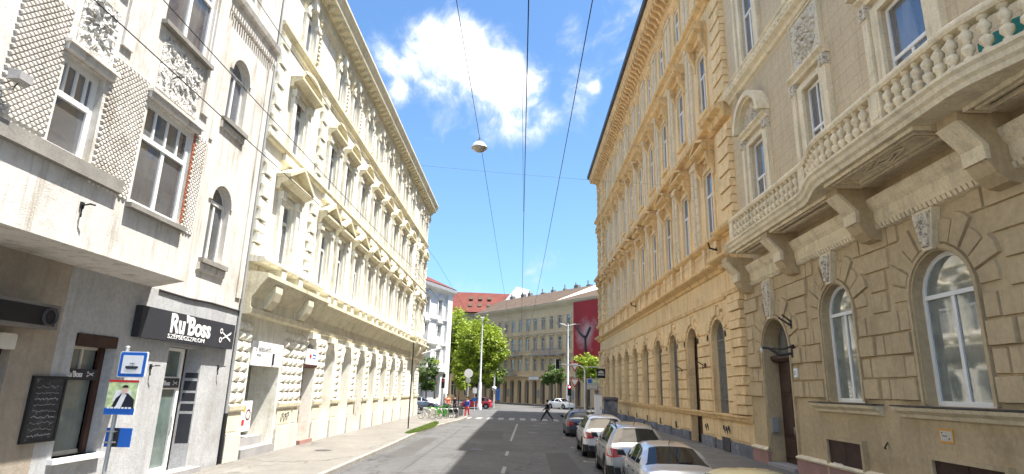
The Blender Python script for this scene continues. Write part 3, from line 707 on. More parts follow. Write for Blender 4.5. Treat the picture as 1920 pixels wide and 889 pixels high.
s = thing('floodlight', 'square floodlight on a bracket at the white bay', 'floodlight', FL.p(7.95, 6.9, BAY))
b = MB(); b.tube([FL.p(7.95, 6.85, BAY), FL.p(7.95, 6.85, BAY + 0.2), FL.p(7.95, 6.98, BAY + 0.25)], 0.02); b.build('bracket', M['steel'], s)
b = MB(); b.poly(FL, [(7.8, 6.96), (8.12, 6.96), (8.12, 7.14), (7.8, 7.14)], BAY + 0.2, BAY + 0.36, 0.04); b.build('lamp_head', M['grey'], s)
for (u, v, w, l) in ((10.0, 5.65, BAY, 'rusty iron hook on the smooth front of the white bay'), (15.1, 2.95, 0, 'black iron hook left of the salon door'), (18.5, 3.05, 0, 'black iron hook right of the salon door')):
    b = MB(); b.tube([FL.p(u, v - 0.22, w + 0.03), FL.p(u, v, w + 0.03), FL.p(u, v + 0.03, w + 0.16), FL.p(u + 0.08, v + 0.03, w + 0.2)], 0.018, 6)
    b.box(FL, u - 0.04, u + 0.04, v - 0.06, v + 0.06, w, w + 0.03)
    tag(b.build('wall_hook', M['black']), l, 'hook')

# ---------------------------------------------------------------- left: long cream building
cb = thing('apartment_building', 'long cream building with diamond-cut ground floor stones, gabled window hoods and a deep eave', 'building', (-9.4, 40, 0))
U0, U1 = 19.4, 55.6
AX = [29.2, 32.2, 35.1, 37.95, 41.0, 43.95, 46.95]          # arches of the ground floor
PAV = [(19.4, 25.2), (50.1, 55.6)]                          # end pavilions stand proud
b = MB()
gops = [(21.95, 2.65, 0.0, 4.05, False), (26.55, 1.5, 0.0, 4.45, True)] + [(u, 1.5, 0.85 if i != 2 else 0.2, 4.5, True) for i, u in enumerate(AX)] + [(52.6, 1.3, 0.85, 4.5, True)]
wall_band(b, FL, U0, 23.5, 0, 4.75, gops[:1], 1.0, splay=0.3)
wall_band(b, FL, 23.5, U1, 0, 4.75, gops[1:], 0.5, splay=0.2)
b.quad(FL, [(U0, 4.75, 0), (U1, 4.75, 0), (U1, 6.8, 0), (U0, 6.8, 0)])
FLOOR = [(6.8, 10.9, 7.0, 9.45, 1.05), (10.9, 15.8, 11.65, 14.0, 1.05)]
UX = [22.1, 26.6] + AX + [51.4, 54.1]
for (v0, v1, vb, vt, wd) in FLOOR:
    wall_band(b, FL, U0, U1, v0, v1, [(u, wd, vb, vt, False) for u in UX], 0.2)
wall_band(b, FL, U0, U1, 15.8, 20.3, [(u, 0.95, 16.35, 18.35, True) for u in UX], 0.2)
b.box(FL, U0, U1, 0.0, 20.3, -12, -1.02)
b.quad(FL, [(U1, 0, 0), (U1, 20.3, 0), (U1, 20.3, -12), (U1, 0, -12)])
b.quad(FL, [(U0, 4.2, 0), (U0, 20.3, 0), (U0, 20.3, -1.1), (U0, 4.2, -1.1)])
b.build('wall', M['cream'], cb)
# plinth and dado
piers = [(19.45, 20.5), (23.42, 25.0), (25.02, 25.72), (27.38, 28.5)] + [(a + 0.8, c - 0.8) for a, c in zip(AX[:-1], AX[1:])] + [(47.8, 51.8), (53.4, 55.5)]
piers[3] = (27.38, 28.5)
b = MB()
for (a, c) in piers:
    b.mark(); b.box(FL, a, c, 0.12, 0.92, 0, 0.1); b.box(FL, a + 0.04, c - 0.04, 0.92, 1.0, 0, 0.1)
b.build('plinth', M['plinth'], cb)
b = MB()
for (a, c) in piers: b.mark(); b.box(FL, a + 0.08, c - 0.08, 1.08, 1.6, 0, 0.035); b.sweep(FL, a, c, [(0, 1.66), (0.06, 1.68), (0.1, 1.72), (0.12, 1.86), (0.05, 1.92), (0, 1.93)])
b.build('dado', M['cream_trim'], cb)
b = MB()   # diamond-cut stones
for (a, c) in piers:
    b.mark(); n = max(1, round((c - a - 0.1) / 0.52)); wd = (c - a - 0.08) / n
    x0 = a + 0.04
    if 1.2 < c - a < 1.7 and a > 28: n = 1; wd = 0.6; x0 = (a + c) / 2 - 0.3
    if c - a > 1.9: n = 2; wd = 0.55
    for i in range(n):
        for j in range(8):
            u = x0 + i * wd; v = 1.96 + j * 0.335
            b.poly(FL, [(u + 0.012, v + 0.012), (u + wd - 0.012, v + 0.012), (u + wd - 0.012, v + 0.323), (u + 0.012, v + 0.323)], 0.0, 0.03, 0.0)
            b.poly(FL, [(u + 0.02, v + 0.02), (u + wd - 0.02, v + 0.02), (u + wd - 0.02, v + 0.315), (u + 0.02, v + 0.315)], 0.03, 0.165, 1)
b.build('diamond_stones', M['cream'], cb)
# arch mouldings and keystones
b = MB()
for u in [26.55] + AX + [52.6]:
    r = 0.65 if u == 52.6 else 0.75; vs = (4.45 if u == 26.55 else 4.5) - r
    b.mark(); o = arc(u, vs, r + 0.13, 12); i_ = arc(u, vs, r + 0.01, 12)
    for k in range(12): b.poly(FL, [o[k], o[k + 1], i_[k + 1], i_[k]], 0, 0.05)
    b.box(FL, u - 0.5, u + 0.5, 4.56, 4.82, 0, 0.2)
b.build('arch_moulding', M['cream'], cb)
# ground floor entablature: deep lip with white edge
b = MB()
PR = lambda w: [(w, 4.84), (w + 0.08, 4.88), (w + 0.11, 5.04), (w + 0.05, 5.08), (w + 0.05, 5.42), (w + 0.16, 5.56), (w + 0.34, 5.86), (w + 0.44, 5.98), (w + 0.53, 6.1), (w + 0.53, 6.24), (w, 6.3)]
b.path(FL, [(U0, 0.28), (25.4, 0.28), (25.4, 0.0), (50.0, 0.0), (50.0, 0.28), (U1 - 0.02, 0.28)], PR(0))
b.build('cornice', M['cream_trim'], cb, 'deep first cornice shading the ground floor')
b = MB()
for u in (20.6, 23.9, 51.2, 54.6):
    b.mark(); b.sweep(FL, u - 0.3, u + 0.3, [(0.3, 5.1), (0.42, 5.12), (0.66, 5.4), (0.74, 5.7), (0.74, 5.95), (0.3, 5.95)])
b.build('bracket', M['cream_trim'], cb)
b = MB()   # low parapet of pedestals and sunk panels, and the sill string
for u in UX:
    pav = u < 25 or u > 50
    w = 0.28 if pav else 0
    for s_ in (-0.85, 0.85): b.box(FL, u + s_ - 0.2, u + s_ + 0.2, 6.3, 6.64, 0, w + 0.3)
b.path(FL, [(U0, 0.28), (25.4, 0.28), (25.4, 0.0), (50.0, 0.0), (50.0, 0.28), (U1 - 0.02, 0.28)], [(0, 6.62), (0.2, 6.62), (0.34, 6.7), (0.34, 6.8), (0, 6.84)])
b.build('parapet', M['cream'], cb)
# window hoods
b = MB(); bt = MB()
for u in UX:
    pav = u < 25 or u > 50; k = 1.25 if pav else 1.0; hw = 1.02 * k
    if pav and u > 50: hw = 0.95; k = 1.0
    d = 0.40 * k; b.mark(); bt.mark()
    v = 9.75
    b.sweep(FL, u - hw, u + hw, [(0, v), (0.16, v + 0.02), (0.2, v + 0.22), (d * 0.75, v + 0.3), (d, v + 0.36), (d, v + 0.46), (0, v + 0.48)])
    ap = v + 0.46 + 0.55 * k        # gabled top: two raking mouldings with a sunk face between them
    for sgn in (-1, 1):
        P = [(u + sgn * (hw + 0.03), v + 0.46), (u, ap), (u, ap + 0.15), (u + sgn * (hw + 0.09), v + 0.58)]
        b.poly(FL, P, 0, d + 0.05)
    b.poly(FL, [(u - hw * 0.9, v + 0.46), (u + hw * 0.9, v + 0.46), (u, ap)], 0, d * 0.35)
    # flat block with string above the gable
    bt.box(FL, u - 0.85 * k, u + 0.85 * k, 10.95, 11.22, 0, 0.16)
    # second floor: curved hood
    v = 14.05
    b.sweep(FL, u - hw * 0.95, u + hw * 0.95, [(0, v), (0.14, v + 0.02), (0.18, v + 0.2), (d * 0.8, v + 0.28), (d, v + 0.32), (d, v + 0.42), (0, v + 0.43)])
    n = 8; R_ = hw * 0.98
    for q in range(n):
        a0, a1 = math.pi * q / n, math.pi * (q + 1) / n
        O = lambda a, r, e: (u - r * math.cos(a), v + 0.42 + e * math.sin(a))
        b.poly(FL, [O(a0, R_, 0.62), O(a1, R_, 0.62), O(a1, R_ - 0.13, 0.48), O(a0, R_ - 0.13, 0.48)], 0, d)
    b.poly(FL, [(u - 0.8 * R_ * math.cos(math.pi * q / 8), v + 0.42 + 0.5 * math.sin(math.pi * q / 8)) for q in range(9)], 0, d * 0.3)
b.build('window_hood', M['cream_trim'], cb)
bt.build('string_block', M['cream'], cb)
b = MB()
for u in UX:
    for (vb, vt) in ((6.9, 9.75), (11.5, 14.05)):
        b.mark()
        for s_ in (-1, 1):
            b.box(FL, u + s_ * 0.8 - 0.15, u + s_ * 0.8 + 0.15, vb, vt - 0.28, 0, 0.16)
            b.box(FL, u + s_ * 0.8 - 0.19, u + s_ * 0.8 + 0.19, vt - 0.28, vt, 0, 0.22)
            b.box(FL, u + s_ * 0.59 - 0.06, u + s_ * 0.59 + 0.06, vb, vt - 0.1, 0, 0.05)
        b.box(FL, u - 0.53, u + 0.53, vt - 0.28, vt - 0.05, 0, 0.05)
    b.mark()
    # third floor: arched surround with carved garlands
    o = arc(u, 17.875, 0.66, 10); i_ = arc(u, 17.875, 0.48, 10)
    for k in range(10): b.poly(FL, [o[k], o[k + 1], i_[k + 1], i_[k]], 0, 0.14)
    for s_ in (-1, 1):
        b.box(FL, u + s_ * 0.64 - 0.12, u + s_ * 0.64 + 0.12, 16.2, 17.7, 0, 0.14)
        b.box(FL, u + s_ * 0.64 - 0.17, u + s_ * 0.64 + 0.17, 17.7, 17.9, 0, 0.2)
    b.poly(FL, [(u - 0.12, 18.3), (u + 0.12, 18.3), (u + 0.2, 18.75), (u - 0.2, 18.75)], 0, 0.26)
b.build('window_surround', M['cream'], cb)
b = MB(); r4 = random.Random(11)
for i, u in enumerate(UX):
    nx = (UX[i + 1] + u) / 2 if i < len(UX) - 1 else u + 1.3; b.mark()
    for k in range(9):
        vv = 16.45 + k * 0.21; uu = u + 1.12 if nx - u > 1.2 else nx
        b.lathe(FL.p(uu + 0.05 * (k % 2), vv, 0.05), [(0, -0.06), (0.1, -0.02), (0.11, 0.02), (0, 0.06)], 7, True, 'x', cap=False)
    for s_ in (-0.85, 0.85):
        for k in range(5): b.lathe(FL.p(u + s_ + r4.uniform(-.12, .12), 18.3 + r4.uniform(-.1, .35), 0.1), [(0, -0.1), (0.11, -0.03), (0.1, 0.05), (0, 0.11)], 7, True, 'x', cap=False)
        b.sweep(FL, u + s_ - 0.16, u + s_ + 0.16, [(0, 18.0), (0.08, 18.1), (0.18, 18.4), (0.2, 18.6), (0, 18.62)])
b.build('garland', M['cream_trim'], cb)
# quoins and string courses
b = MB()
for (v0, v1) in ((6.9, 10.8), (11.3, 15.6)):
    n = int((v1 - v0) / 0.42)
    for (a, wd) in ((19.42, 0.85), (24.35, 0.85), (50.15, 0.8), (54.7, 0.85)):
        b.mark()
        for j in range(n):
            k = 0.2 * (j % 2)
            v = v0 + j * 0.42
            b.poly(FL, [(a + k * 0.5, v + 0.02), (a + wd - k * 0.5, v + 0.02), (a + wd - k * 0.5, v + 0.38), (a + k * 0.5, v + 0.38)], 0, 0.13 + 0.05 * (j % 2), 0.03)
b.build('quoins', M['cream'], cb)
b = MB()
b.sweep(FL, U0, U1, [(0, 15.66), (0.06, 15.68), (0.1, 15.8), (0.2, 15.9), (0.2, 16.0), (0, 16.04)])
b.sweep(FL, U0, U1, [(0, 11.22), (0.14, 11.24), (0.2, 11.34), (0.2, 11.42), (0, 11.44)])
b.build('string_course', M['cream_trim'], cb)
b = MB()   # the deep crowning cornice
b.sweep(FL, U0, U1 + 0.7, [(0, 18.42), (0.07, 18.46), (0.1, 18.66), (0.15, 18.7), (0.16, 18.84), (0.1, 18.88), (0.1, 19.22), (0.22, 19.3), (0.28, 19.44), (0.62, 19.56), (0.64, 19.74), (0.72, 19.92), (0.8, 20.1), (0.8, 20.22), (0, 20.4)])
n = int((U1 - U0) / 0.62)
for i in range(n):
    u = U0 + 0.3 + i * 0.62
    b.sweep(FL, u - 0.12, u + 0.12, [(0.1, 19.24), (0.3, 19.26), (0.5, 19.36), (0.58, 19.54), (0.1, 19.54)])
b.build('eave_cornice', M['cream_trim'], cb)
b = MB(); b.add([FL.p(U0, 20.26, 0.78), FL.p(U1, 20.26, 0.78), FL.p(U1, 22.6, -6), FL.p(U0, 22.6, -6), FL.p(U0, 20.3, -12), FL.p(U1, 20.3, -12)], [(0, 1, 2, 3), (3, 2, 5, 4), (0, 3, 4), (1, 5, 2)])
b.build('roof', M['redtile'], cb)
for u in UX:
    window(cb, FL, u, 7.0, 1.05, 2.45, False, 0.16, M['white'], M['glass'], 0.3, 2)
    window(cb, FL, u, 11.65, 1.05, 2.35, False, 0.16, M['white'], M['glass_blue'], 0.3, 2)
    window(cb, FL, u, 16.35, 0.95, 2.0, True, 0.16, M['white'], M['glass_blue'], 0.3, 2)
for u in AX + [52.6]: window(cb, FL, u, 1.0, 1.08 if u < 50 else 0.9, 3.2, True, 0.49, M['oldwhite'], M['glass_shop'], 0.3, 2)
# ground floor fittings
b = MB(); b.box(FL, 34.58, 35.62, 0.2, 1.95, -0.4, -0.3)
for k in range(8): b.box(FL, 34.62 + k * 0.125, 34.72 + k * 0.125, 0.22, 1.93, -0.3, -0.285)
b.build('shutter', M['redwood'], cb)
b = MB(); b.box(FL, 26.0, 27.1, 0.2, 3.3, -0.5, -0.44)
for k in range(6): b.box(FL, 26.03 + k * 0.18, 26.1 + k * 0.18, 0.2, 3.2, -0.44, -0.41)
for k in range(15): b.box(FL, 26.0, 27.1, 0.25 + k * 0.2, 0.3 + k * 0.2, -0.435, -0.42)
dd = b.build('door', M['redwood'], cb)
b = MB(); b.tube([FL.p(26.95, 1.2, -0.4), FL.p(26.95, 1.35, -0.37), FL.p(26.95, 1.5, -0.4)], 0.02); b.build('handle', M['steel'], dd)
b = MB(); b.sweep(FL, 25.8, 27.3, [(-0.4, 3.3), (0.0, 3.3), (0.1, 3.36), (0.12, 3.44), (-0.4, 3.5)]); b.build('door_hood', M['redwood'], cb)
b = MB(); b.box(FL, 25.8, 27.3, 0.125, 0.3, -0.45, 0.22); b.build('step', M['pink'], cb)
b = MB(); b.box(FL, 20.6, 23.3, 0.12, 0.42, -0.9, 0.12); b.box(FL, 20.8, 23.1, 0.42, 0.72, -0.95, -0.3); b.build('steps', M['grey'], cb)
b = MB(); b.box(FL, 20.95, 22.95, 0.72, 3.6, -0.98, -0.95); b.build('portal_glass', M['glass_shop'], cb)
b = MB(); b.box(FL, 20.98, 21.9, 3.2, 3.25, -0.95, -0.9); b.box(FL, 21.9, 21.98, 0.72, 3.6, -0.95, -0.88); b.build('portal_frame', M['darkwood'], cb)
s = thing('panel_sign', 'pale grey two-part board with small dark lettering over the cream portal', 'shop sign', (-9.3, 22, 3.3))
b = MB(); b.box(FL, 20.62, 22.1, 3.2, 4.05, 0.02, 0.08); b.box(FL, 22.12, 23.25, 3.2, 4.05, 0.02, 0.08); b.build('sign_panel', M['signwhite'], s)
text('lettering', 'É  BÉRELHETŐ', 0.2, FL, 20.85, 3.7, 0.084, M['signblack'], s, 1.0, extrude=0.002)
text('lettering', 'IRODA', 0.12, FL, 20.95, 3.52, 0.084, M['signblack'], s, 1.0, extrude=0.002)
b = MB(); b.box(FL, 22.3, 22.4, 3.25, 3.68, 0.08, 0.12); b.build('lamp_arm', M['black'], s)
s = thing('portal_poster', 'leaning poster with a red block and an orange spot in the cream portal', 'poster', (-9.3, 21.3, 1.0))
b = MB(); b.box(FL, 20.75, 21.85, 0.95, 1.98, -0.28, -0.24); b.build('sheet', M['signwhite'], s)
b = MB(); b.box(FL, 20.95, 21.35, 1.15, 1.35, -0.24, -0.236); b.build('print', M['red'], s)
b = MB(); b.lathe(FL.p(21.25, 1.72, -0.238), [(0, 0), (0.13, 0)], 14, False, 'x', cap=False); b.build('print', M['orange'], s)
b = MB(); b.lathe(FL.p(21.6, 1.5, -0.238), [(0.13, 0), (0.2, 0)], 16, False, 'x', cap=False); b.build('print', M['redwood'], s)
s = thing('arch_sign', 'white square sign with a red and blue mark in the arch over the red door', 'shop sign', (-9.3, 26.5, 3.4))
b = MB(); b.box(FL, 25.85, 27.35, 3.42, 4.12, 0.02, 0.08); b.build('sign_panel', M['signwhite'], s)
b = MB(); b.poly(FL, [(26.22, 3.8), (26.36, 3.94), (26.5, 3.8), (26.36, 3.66)], 0.08, 0.086); b.build('mark', M['red'], s)
b = MB(); b.box(FL, 26.62, 27.05, 3.84, 3.9, 0.08, 0.086); b.box(FL, 26.62, 27.05, 3.7, 3.74, 0.08, 0.086); b.box(FL, 27.02, 27.06, 3.74, 3.84, 0.08, 0.086); b.build('mark', M['blue'], s)
b = MB()   # scrawled letters sprayed on the pier
for (a0, v) in ((24.0, 1.32), (24.28, 1.3), (24.55, 1.34)):
    b.mark()
    pts = [FL.p(a0 + 0.11 * math.cos(q * 0.9), v + 0.16 * math.sin(q * 1.1), 0.043) for q in range(8)]; b.tube(pts, 0.016, 4)
b.build('graffiti', M['signblack'], cb)
s = thing('flag_bracket', 'white slanting arm at the far end of the cream building', 'flag pole', (-9.3, 53, 5.3))
b = MB(); b.tube([FL.p(53.0, 5.3, 0.2), FL.p(53.4, 6.0, 2.2)], 0.06, 8); b.build('arm', M['polewhite'], s)
b = MB(); b.box(FL, 52.9, 53.1, 5.1, 5.5, 0.0, 0.22); b.build('bracket', M['steel'], s)

# ---------------------------------------------------------------- right: ochre building
yb = thing('apartment_building', 'tall ochre yellow building with an arcade of arched ground floor openings and dark gutter', 'building', (9.6, 50, 0))
Y0, Y1 = 25.25, 72.0
YX = [28.95, 33.3, 37.5, 41.6, 45.8, 49.9, 53.8, 57.7, 61.5, 65.3]
YE = [70.3]
b = MB()
gops = [(u, 2.0 if i != 1 else 2.05, 1.75 if i != 1 else 0.0, 6.2, True) for i, u in enumerate(YX)] + [(u, 1.3, 1.75, 5.9, True) for u in YE]
wall_band(b, FR, Y0, Y1, 0, 6.9, gops, 0.36)
b.quad(FR, [(Y0, 6.9, 0), (Y1, 6.9, 0), (Y1, 9.7, 0), (Y0, 9.7, 0)])
UXY = YX + YE
wall_band(b, FR, Y0, Y1, 9.7, 16.2, [(u, 1.25, 10.25, 13.9, False) for u in UXY], 0.16)
wall_band(b, FR, Y0, Y1, 16.2, 23.4, [(u, 1.2, 17.15, 20.7, False) for u in UXY], 0.16)
wall_band(b, FR, Y0, Y1, 23.4, 29.5, [(u, 1.1, 24.0, 26.7, False) for u in UXY], 0.16)
b.box(FR, Y0, Y1, 0, 29.0, -14, -0.62)
b.quad(FR, [(Y1, 0, 0), (Y1, 29, 0), (Y1, 29, -14), (Y1, 0, -14)]); b.quad(FR, [(Y0, 0, 0), (Y0, 29, 0), (Y0, 29, -14), (Y0, 0, -14)])
b.build('wall', M['yellow'], yb)
b = MB()      # banded rustication of the ground floor: raised blocks with stepped wedge stones round each arch
yp = [(25.6, YX[0] - 1.16)] + [(a + 1.16, c - 1.16) for a, c in zip(YX[:-1], YX[1:])] + [(YX[-1] + 1.16, 68.9)]
for i_ in (): pass
for (a, c) in yp:
    b.mark()
    for j in range(7):
        v = 1.82 + j * 0.54
        b.poly(FR, [(a, v), (c, v), (c, v + 0.48), (a, v + 0.48)], 0, 0.12, 0.03)
    mid = (a + c) / 2
    b.poly(FR, [(a + 0.25, 5.62), (c - 0.25, 5.62), (c - 0.45, 6.1), (a + 0.45, 6.1)], 0, 0.085, 0.025)
for i, u in enumerate(YX):
    r = 1.025 if i == 1 else 1.0; vs = 6.2 - r; b.mark()
    for k in range(9):
        a0, a1 = math.pi * k / 9 + 0.02, math.pi * (k + 1) / 9 - 0.02
        R0 = r + 0.16; R1 = r + (0.95 if k == 4 else (0.62 if k % 2 else 0.5))
        lim = 6.88
        P = [(u - R0 * math.cos(a0), vs + R0 * math.sin(a0)), (u - R0 * math.cos(a1), vs + R0 * math.sin(a1)),
             (u - R1 * math.cos(a1), min(lim, vs + R1 * math.sin(a1))), (u - R1 * math.cos(a0), min(lim, vs + R1 * math.sin(a0)))]
        b.poly(FR, P, 0, 0.16 if k == 4 else 0.12, 0.03)
    o = arc(u, vs, r + 0.13, 14); i_ = arc(u, vs, r, 14)
    for k in range(14): b.poly(FR, [o[k], o[k + 1], i_[k + 1], i_[k]], 0, 0.05)
    for s_ in (-1, 1): b.box(FR, u + s_ * (r + 0.065) - 0.06, u + s_ * (r + 0.065) + 0.06, 1.8, vs, 0, 0.05)
b.build('rustication', M['yellow'], yb)
b = MB()      # quoins at the near corner and the far bays
for (a, c) in ((25.27, 26.9), (66.9, 68.6), (71.3, 72.0)):
    b.mark()
    for j in range(68):
        v = 1.85 + j * 0.4
        if 6.7 < v < 9.8 or 14.9 < v < 16.2 or 22.2 < v < 23.2 or v > 27.3: continue
        k = 0.22 * (j % 2)
        b.poly(FR, [(a, v), (c - k, v), (c - k, v + 0.36), (a, v + 0.36)], 0, 0.22 + 0.07 * (j % 2), 0.02)
b.build('quoins', M['yellow'], yb)
b = MB()
b.sweep(FR, Y0, Y1, [(0, 1.5), (0.12, 1.52), (0.16, 1.66), (0.2, 1.7), (0.2, 1.78), (0, 1.8)])
b.path(FR, [(Y0, 0.22), (27.2, 0.22), (27.2, 0.0), (68.4, 0.0), (68.4, 0.2), (Y1, 0.2)], [(0, 7.0), (0.06, 7.02), (0.08, 7.2), (0, 7.22)])
b.path(FR, [(Y0, 0.25), (27.2, 0.25), (27.2, 0.0), (68.4, 0.0), (68.4, 0.2), (Y1, 0.2)], [(0, 8.3), (0.08, 8.34), (0.14, 8.5), (0.42, 8.62), (0.5, 8.68), (0.5, 8.78), (0.1, 8.84), (0, 8.84)])
b.path(FR, [(Y0, 0.25), (27.2, 0.25), (27.2, 0.0), (68.4, 0.0), (68.4, 0.2), (Y1, 0.2)], [(0, 9.9), (0.12, 9.92), (0.26, 10.02), (0.3, 10.1), (0.3, 10.18), (0, 10.2)])
b.path(FR, [(Y0, 0.25), (27.2, 0.25), (27.2, 0.0), (68.4, 0.0), (68.4, 0.2), (Y1, 0.2)], [(0, 15.3), (0.12, 15.34), (0.2, 15.6), (0.5, 15.72), (0.55, 15.9), (0, 16.05)])
b.path(FR, [(Y0, 0.25), (27.2, 0.25), (27.2, 0.0), (68.4, 0.0), (68.4, 0.2), (Y1, 0.2)], [(0, 22.85), (0.1, 22.9), (0.16, 23.1), (0.4, 23.2), (0.45, 23.36), (0, 23.45)])
b.build('string_course', M['yellow_trim'], yb)
b = MB()      # parapet pedestals and small balusters under the first floor windows
for u in UXY:
    b.mark()
    for s_ in (-1, 1): b.box(FR, u + s_ * 0.95 - 0.2, u + s_ * 0.95 + 0.2, 8.84, 9.9, 0, 0.22)
    for k in range(5): b.lathe(FR.p(u - 0.5 + k * 0.25, 8.86, 0.1), [(0.05, 0), (0.06, 0.1), (0.1, 0.35), (0.05, 0.6), (0.06, 0.95), (0.07, 1.04)], 8)
    b.box(FR, u - 0.75, u + 0.75, 8.84, 8.95, 0, 0.24)
b.build('parapet', M['yellow'], yb)
hood = MB(); car = MB(); sur = MB(); pil = MB()
for n_, u in enumerate(UXY):
    nx = (UXY[n_ + 1] + u) / 2 if n_ + 1 < len(UXY) else u + 1.2
    end = n_ >= len(YX)
    kk = 0.72 if end else 1.0
    # first floor: straight hood on scroll brackets, rising to a low gable
    for (vt, vb, big) in ((13.9, 10.25, 1), (20.7, 17.15, 0)):
        hw = 1.12 * kk; v = vt + 0.75; hood.mark(); car.mark()
        hood.sweep(FR, u - hw, u + hw, [(0, v), (0.2, v + 0.02), (0.24, v + 0.16), (0.52, v + 0.24), (0.62, v + 0.32), (0.62, v + 0.42), (0, v + 0.5)])
        if big:
            for sg in (-1, 1): hood.poly(FR, [(u + sg * hw, v + 0.44), (u, v + 0.86), (u, v + 1.0), (u + sg * (hw + 0.08), v + 0.56)], 0, 0.62)
            hood.poly(FR, [(u - hw * 0.9, v + 0.45), (u + hw * 0.9, v + 0.45), (u, v + 0.88)], 0, 0.2)
        else:
            hood.sweep(FR, u - hw * 0.9, u + hw * 0.9, [(0, v + 0.46), (0.5, v + 0.46), (0.56, v + 0.6), (0.64, v + 0.66), (0.64, v + 0.74), (0, v + 0.8)])
        for s_ in (-1, 1):
            uu = u + s_ * (hw - 0.16)
            car.sweep(FR, uu - 0.14, uu + 0.14, [(0, vt - 0.5), (0.1, vt - 0.48), (0.14, vt - 0.1), (0.32, vt + 0.2), (0.44, vt + 0.5), (0.44, vt + 0.74), (0, vt + 0.74)])
        car.box(FR, u - 0.6, u + 0.6, vt + 0.2, vt + 0.72, 0, 0.05)
        r5 = random.Random(n_ * 7 + int(vt))
        for k in range(7): car.lathe(FR.p(u - 0.45 + k * 0.15, vt + 0.45 + 0.08 * math.cos(k * 2), 0.06), [(0, -0.06), (0.1, -0.01), (0.08, 0.03), (0, 0.05)], 7, True, 'x', cap=False)
    for (wd, vb, vt) in ((1.25, 10.25, 13.9), (1.2, 17.15, 20.7), (1.1, 24.0, 26.7)):
        sur.mark()
        for s_ in (-1, 1): sur.box(FR, u + s_ * (wd / 2 + 0.13) - 0.12, u + s_ * (wd / 2 + 0.13) + 0.12, vb, vt + 0.18, 0, 0.08)
        sur.box(FR, u - wd / 2 - 0.01, u + wd / 2 + 0.01, vt, vt + 0.18, 0, 0.08)
        sur.sweep(FR, u - wd / 2 - 0.3, u + wd / 2 + 0.3, [(0, vb - 0.16), (0.16, vb - 0.14), (0.2, vb - 0.05), (0.2, vb), (0, vb)])
    sur.sweep(FR, u - 0.85 * kk, u + 0.85 * kk, [(0, 26.95), (0.1, 26.97), (0.3, 27.12), (0.3, 27.2), (0, 27.25)])
    if not end or n_ == len(UXY) - 2:
        for (v0, v1) in ((10.2, 15.2), (16.1, 22.8), (23.5, 27.3)):
            if n_ == len(YX) - 1: continue
            pil.mark()
            for s_ in (-0.32, 0.32):
                pil.box(FR, nx + s_ - 0.2, nx + s_ + 0.2, v0, v1, 0, 0.1)
                for j in range(int((v1 - v0 - 1) / 0.5)): pil.poly(FR, [(nx + s_ - 0.19, v0 + 0.4 + j * 0.5), (nx + s_ + 0.19, v0 + 0.4 + j * 0.5), (nx + s_ + 0.19, v0 + 0.86 + j * 0.5), (nx + s_ - 0.19, v0 + 0.86 + j * 0.5)], 0.1, 0.14, 0.015)
            pil.box(FR, nx - 0.6, nx + 0.6, v1 - 0.42, v1 - 0.12, 0, 0.17)
hood.build('window_hood', M['yellow_trim'], yb); car.build('scroll_bracket', M['yellow_trim'], yb)
sur.build('window_surround', M['yellow'], yb); pil.build('pilaster', M['yellow_pale'], yb)
b = MB()      # crowning cornice with its brackets, gutter
b.sweep(FR, Y0 - 0.2, Y1 + 0.6, [(0, 27.6), (0.08, 27.62), (0.12, 27.85), (0.2, 27.9), (0.2, 28.6), (0.3, 28.75), (1.0, 28.85), (1.06, 29.05), (1.16, 29.35), (1.2, 29.5), (0, 29.7)])
n = int((Y1 - Y0) / 0.68)
for i in range(n):
    u = Y0 + 0.35 + i * 0.68
    b.sweep(FR, u - 0.13, u + 0.13, [(0.2, 27.95), (0.36, 28.0), (0.5, 28.3), (0.9, 28.5), (0.96, 28.83), (0.2, 28.83)])
b.build('eave_cornice', M['yellow_trim'], yb)
b = MB(); b.sweep(FR, Y0 - 0.2, Y1 + 0.65, [(1.12, 29.5), (1.22, 29.42), (1.38, 29.46), (1.42, 29.8), (1.34, 29.82), (1.1, 29.75)]); b.build('gutter', M['gutter'], yb)
b = MB(); b.add([FR.p(Y0, 29.72, 1.25), FR.p(Y1, 29.72, 1.25), FR.p(Y1, 32.2, -6.5), FR.p(Y0, 32.2, -6.5), FR.p(Y0, 29.3, -14), FR.p(Y1, 29.3, -14)], [(0, 1, 2, 3), (3, 2, 5, 4), (0, 3, 4), (1, 5, 2)]); b.build('roof', M['redtile'], yb)
for u in UXY:
    window(yb, FR, u, 10.25, 1.25, 3.65, False, 0.11, M['white'], M['glass_blue'], 0.36, 2)
    window(yb, FR, u, 17.15, 1.2, 3.55, False, 0.11, M['white'], M['glass_blue'], 0.36, 2)
    window(yb, FR, u, 24.0, 1.1, 2.7, False, 0.11, M['white'], M['glass_blue'], 0.36, 2)
M['grillework'] = material('grey_grille', (0.24, 0.22, 0.2), 0.6, var=0.3, scale=6, fine=0.5)
for i, u in enumerate(YX):
    if i == 1: continue
    f = window(yb, FR, u, 1.75, 2.0, 4.45, True, 0.32, M['grillework'], M['glass_pale'], 0.3, 1, extra='toplights', fw=0.1)
g = MB()
for i, u in enumerate(YX[:1] + YX[2:]):
    g.mark()
    for k in range(11): g.tube([FR.p(u - 0.75 + k * 0.15, 1.8, -0.24), FR.p(u - 0.75 + k * 0.15, 5.3 + 0.85 * math.sin(math.acos(max(-1, min(1, (-0.75 + k * 0.15) / 0.95)))) , -0.24)], 0.014, 4)
    for v in (2.4, 3.2, 4.0, 4.8, 5.3): g.tube([FR.p(u - 0.98, v, -0.23), FR.p(u + 0.98, v, -0.23)], 0.014, 4)
    for k in range(1, 4):
        P = arc(u, 5.35, 0.22 * k, 10); g.tube([FR.p(q[0], q[1], -0.23) for q in P], 0.016, 4)
g.build('window_grille', M['grillework'], yb)
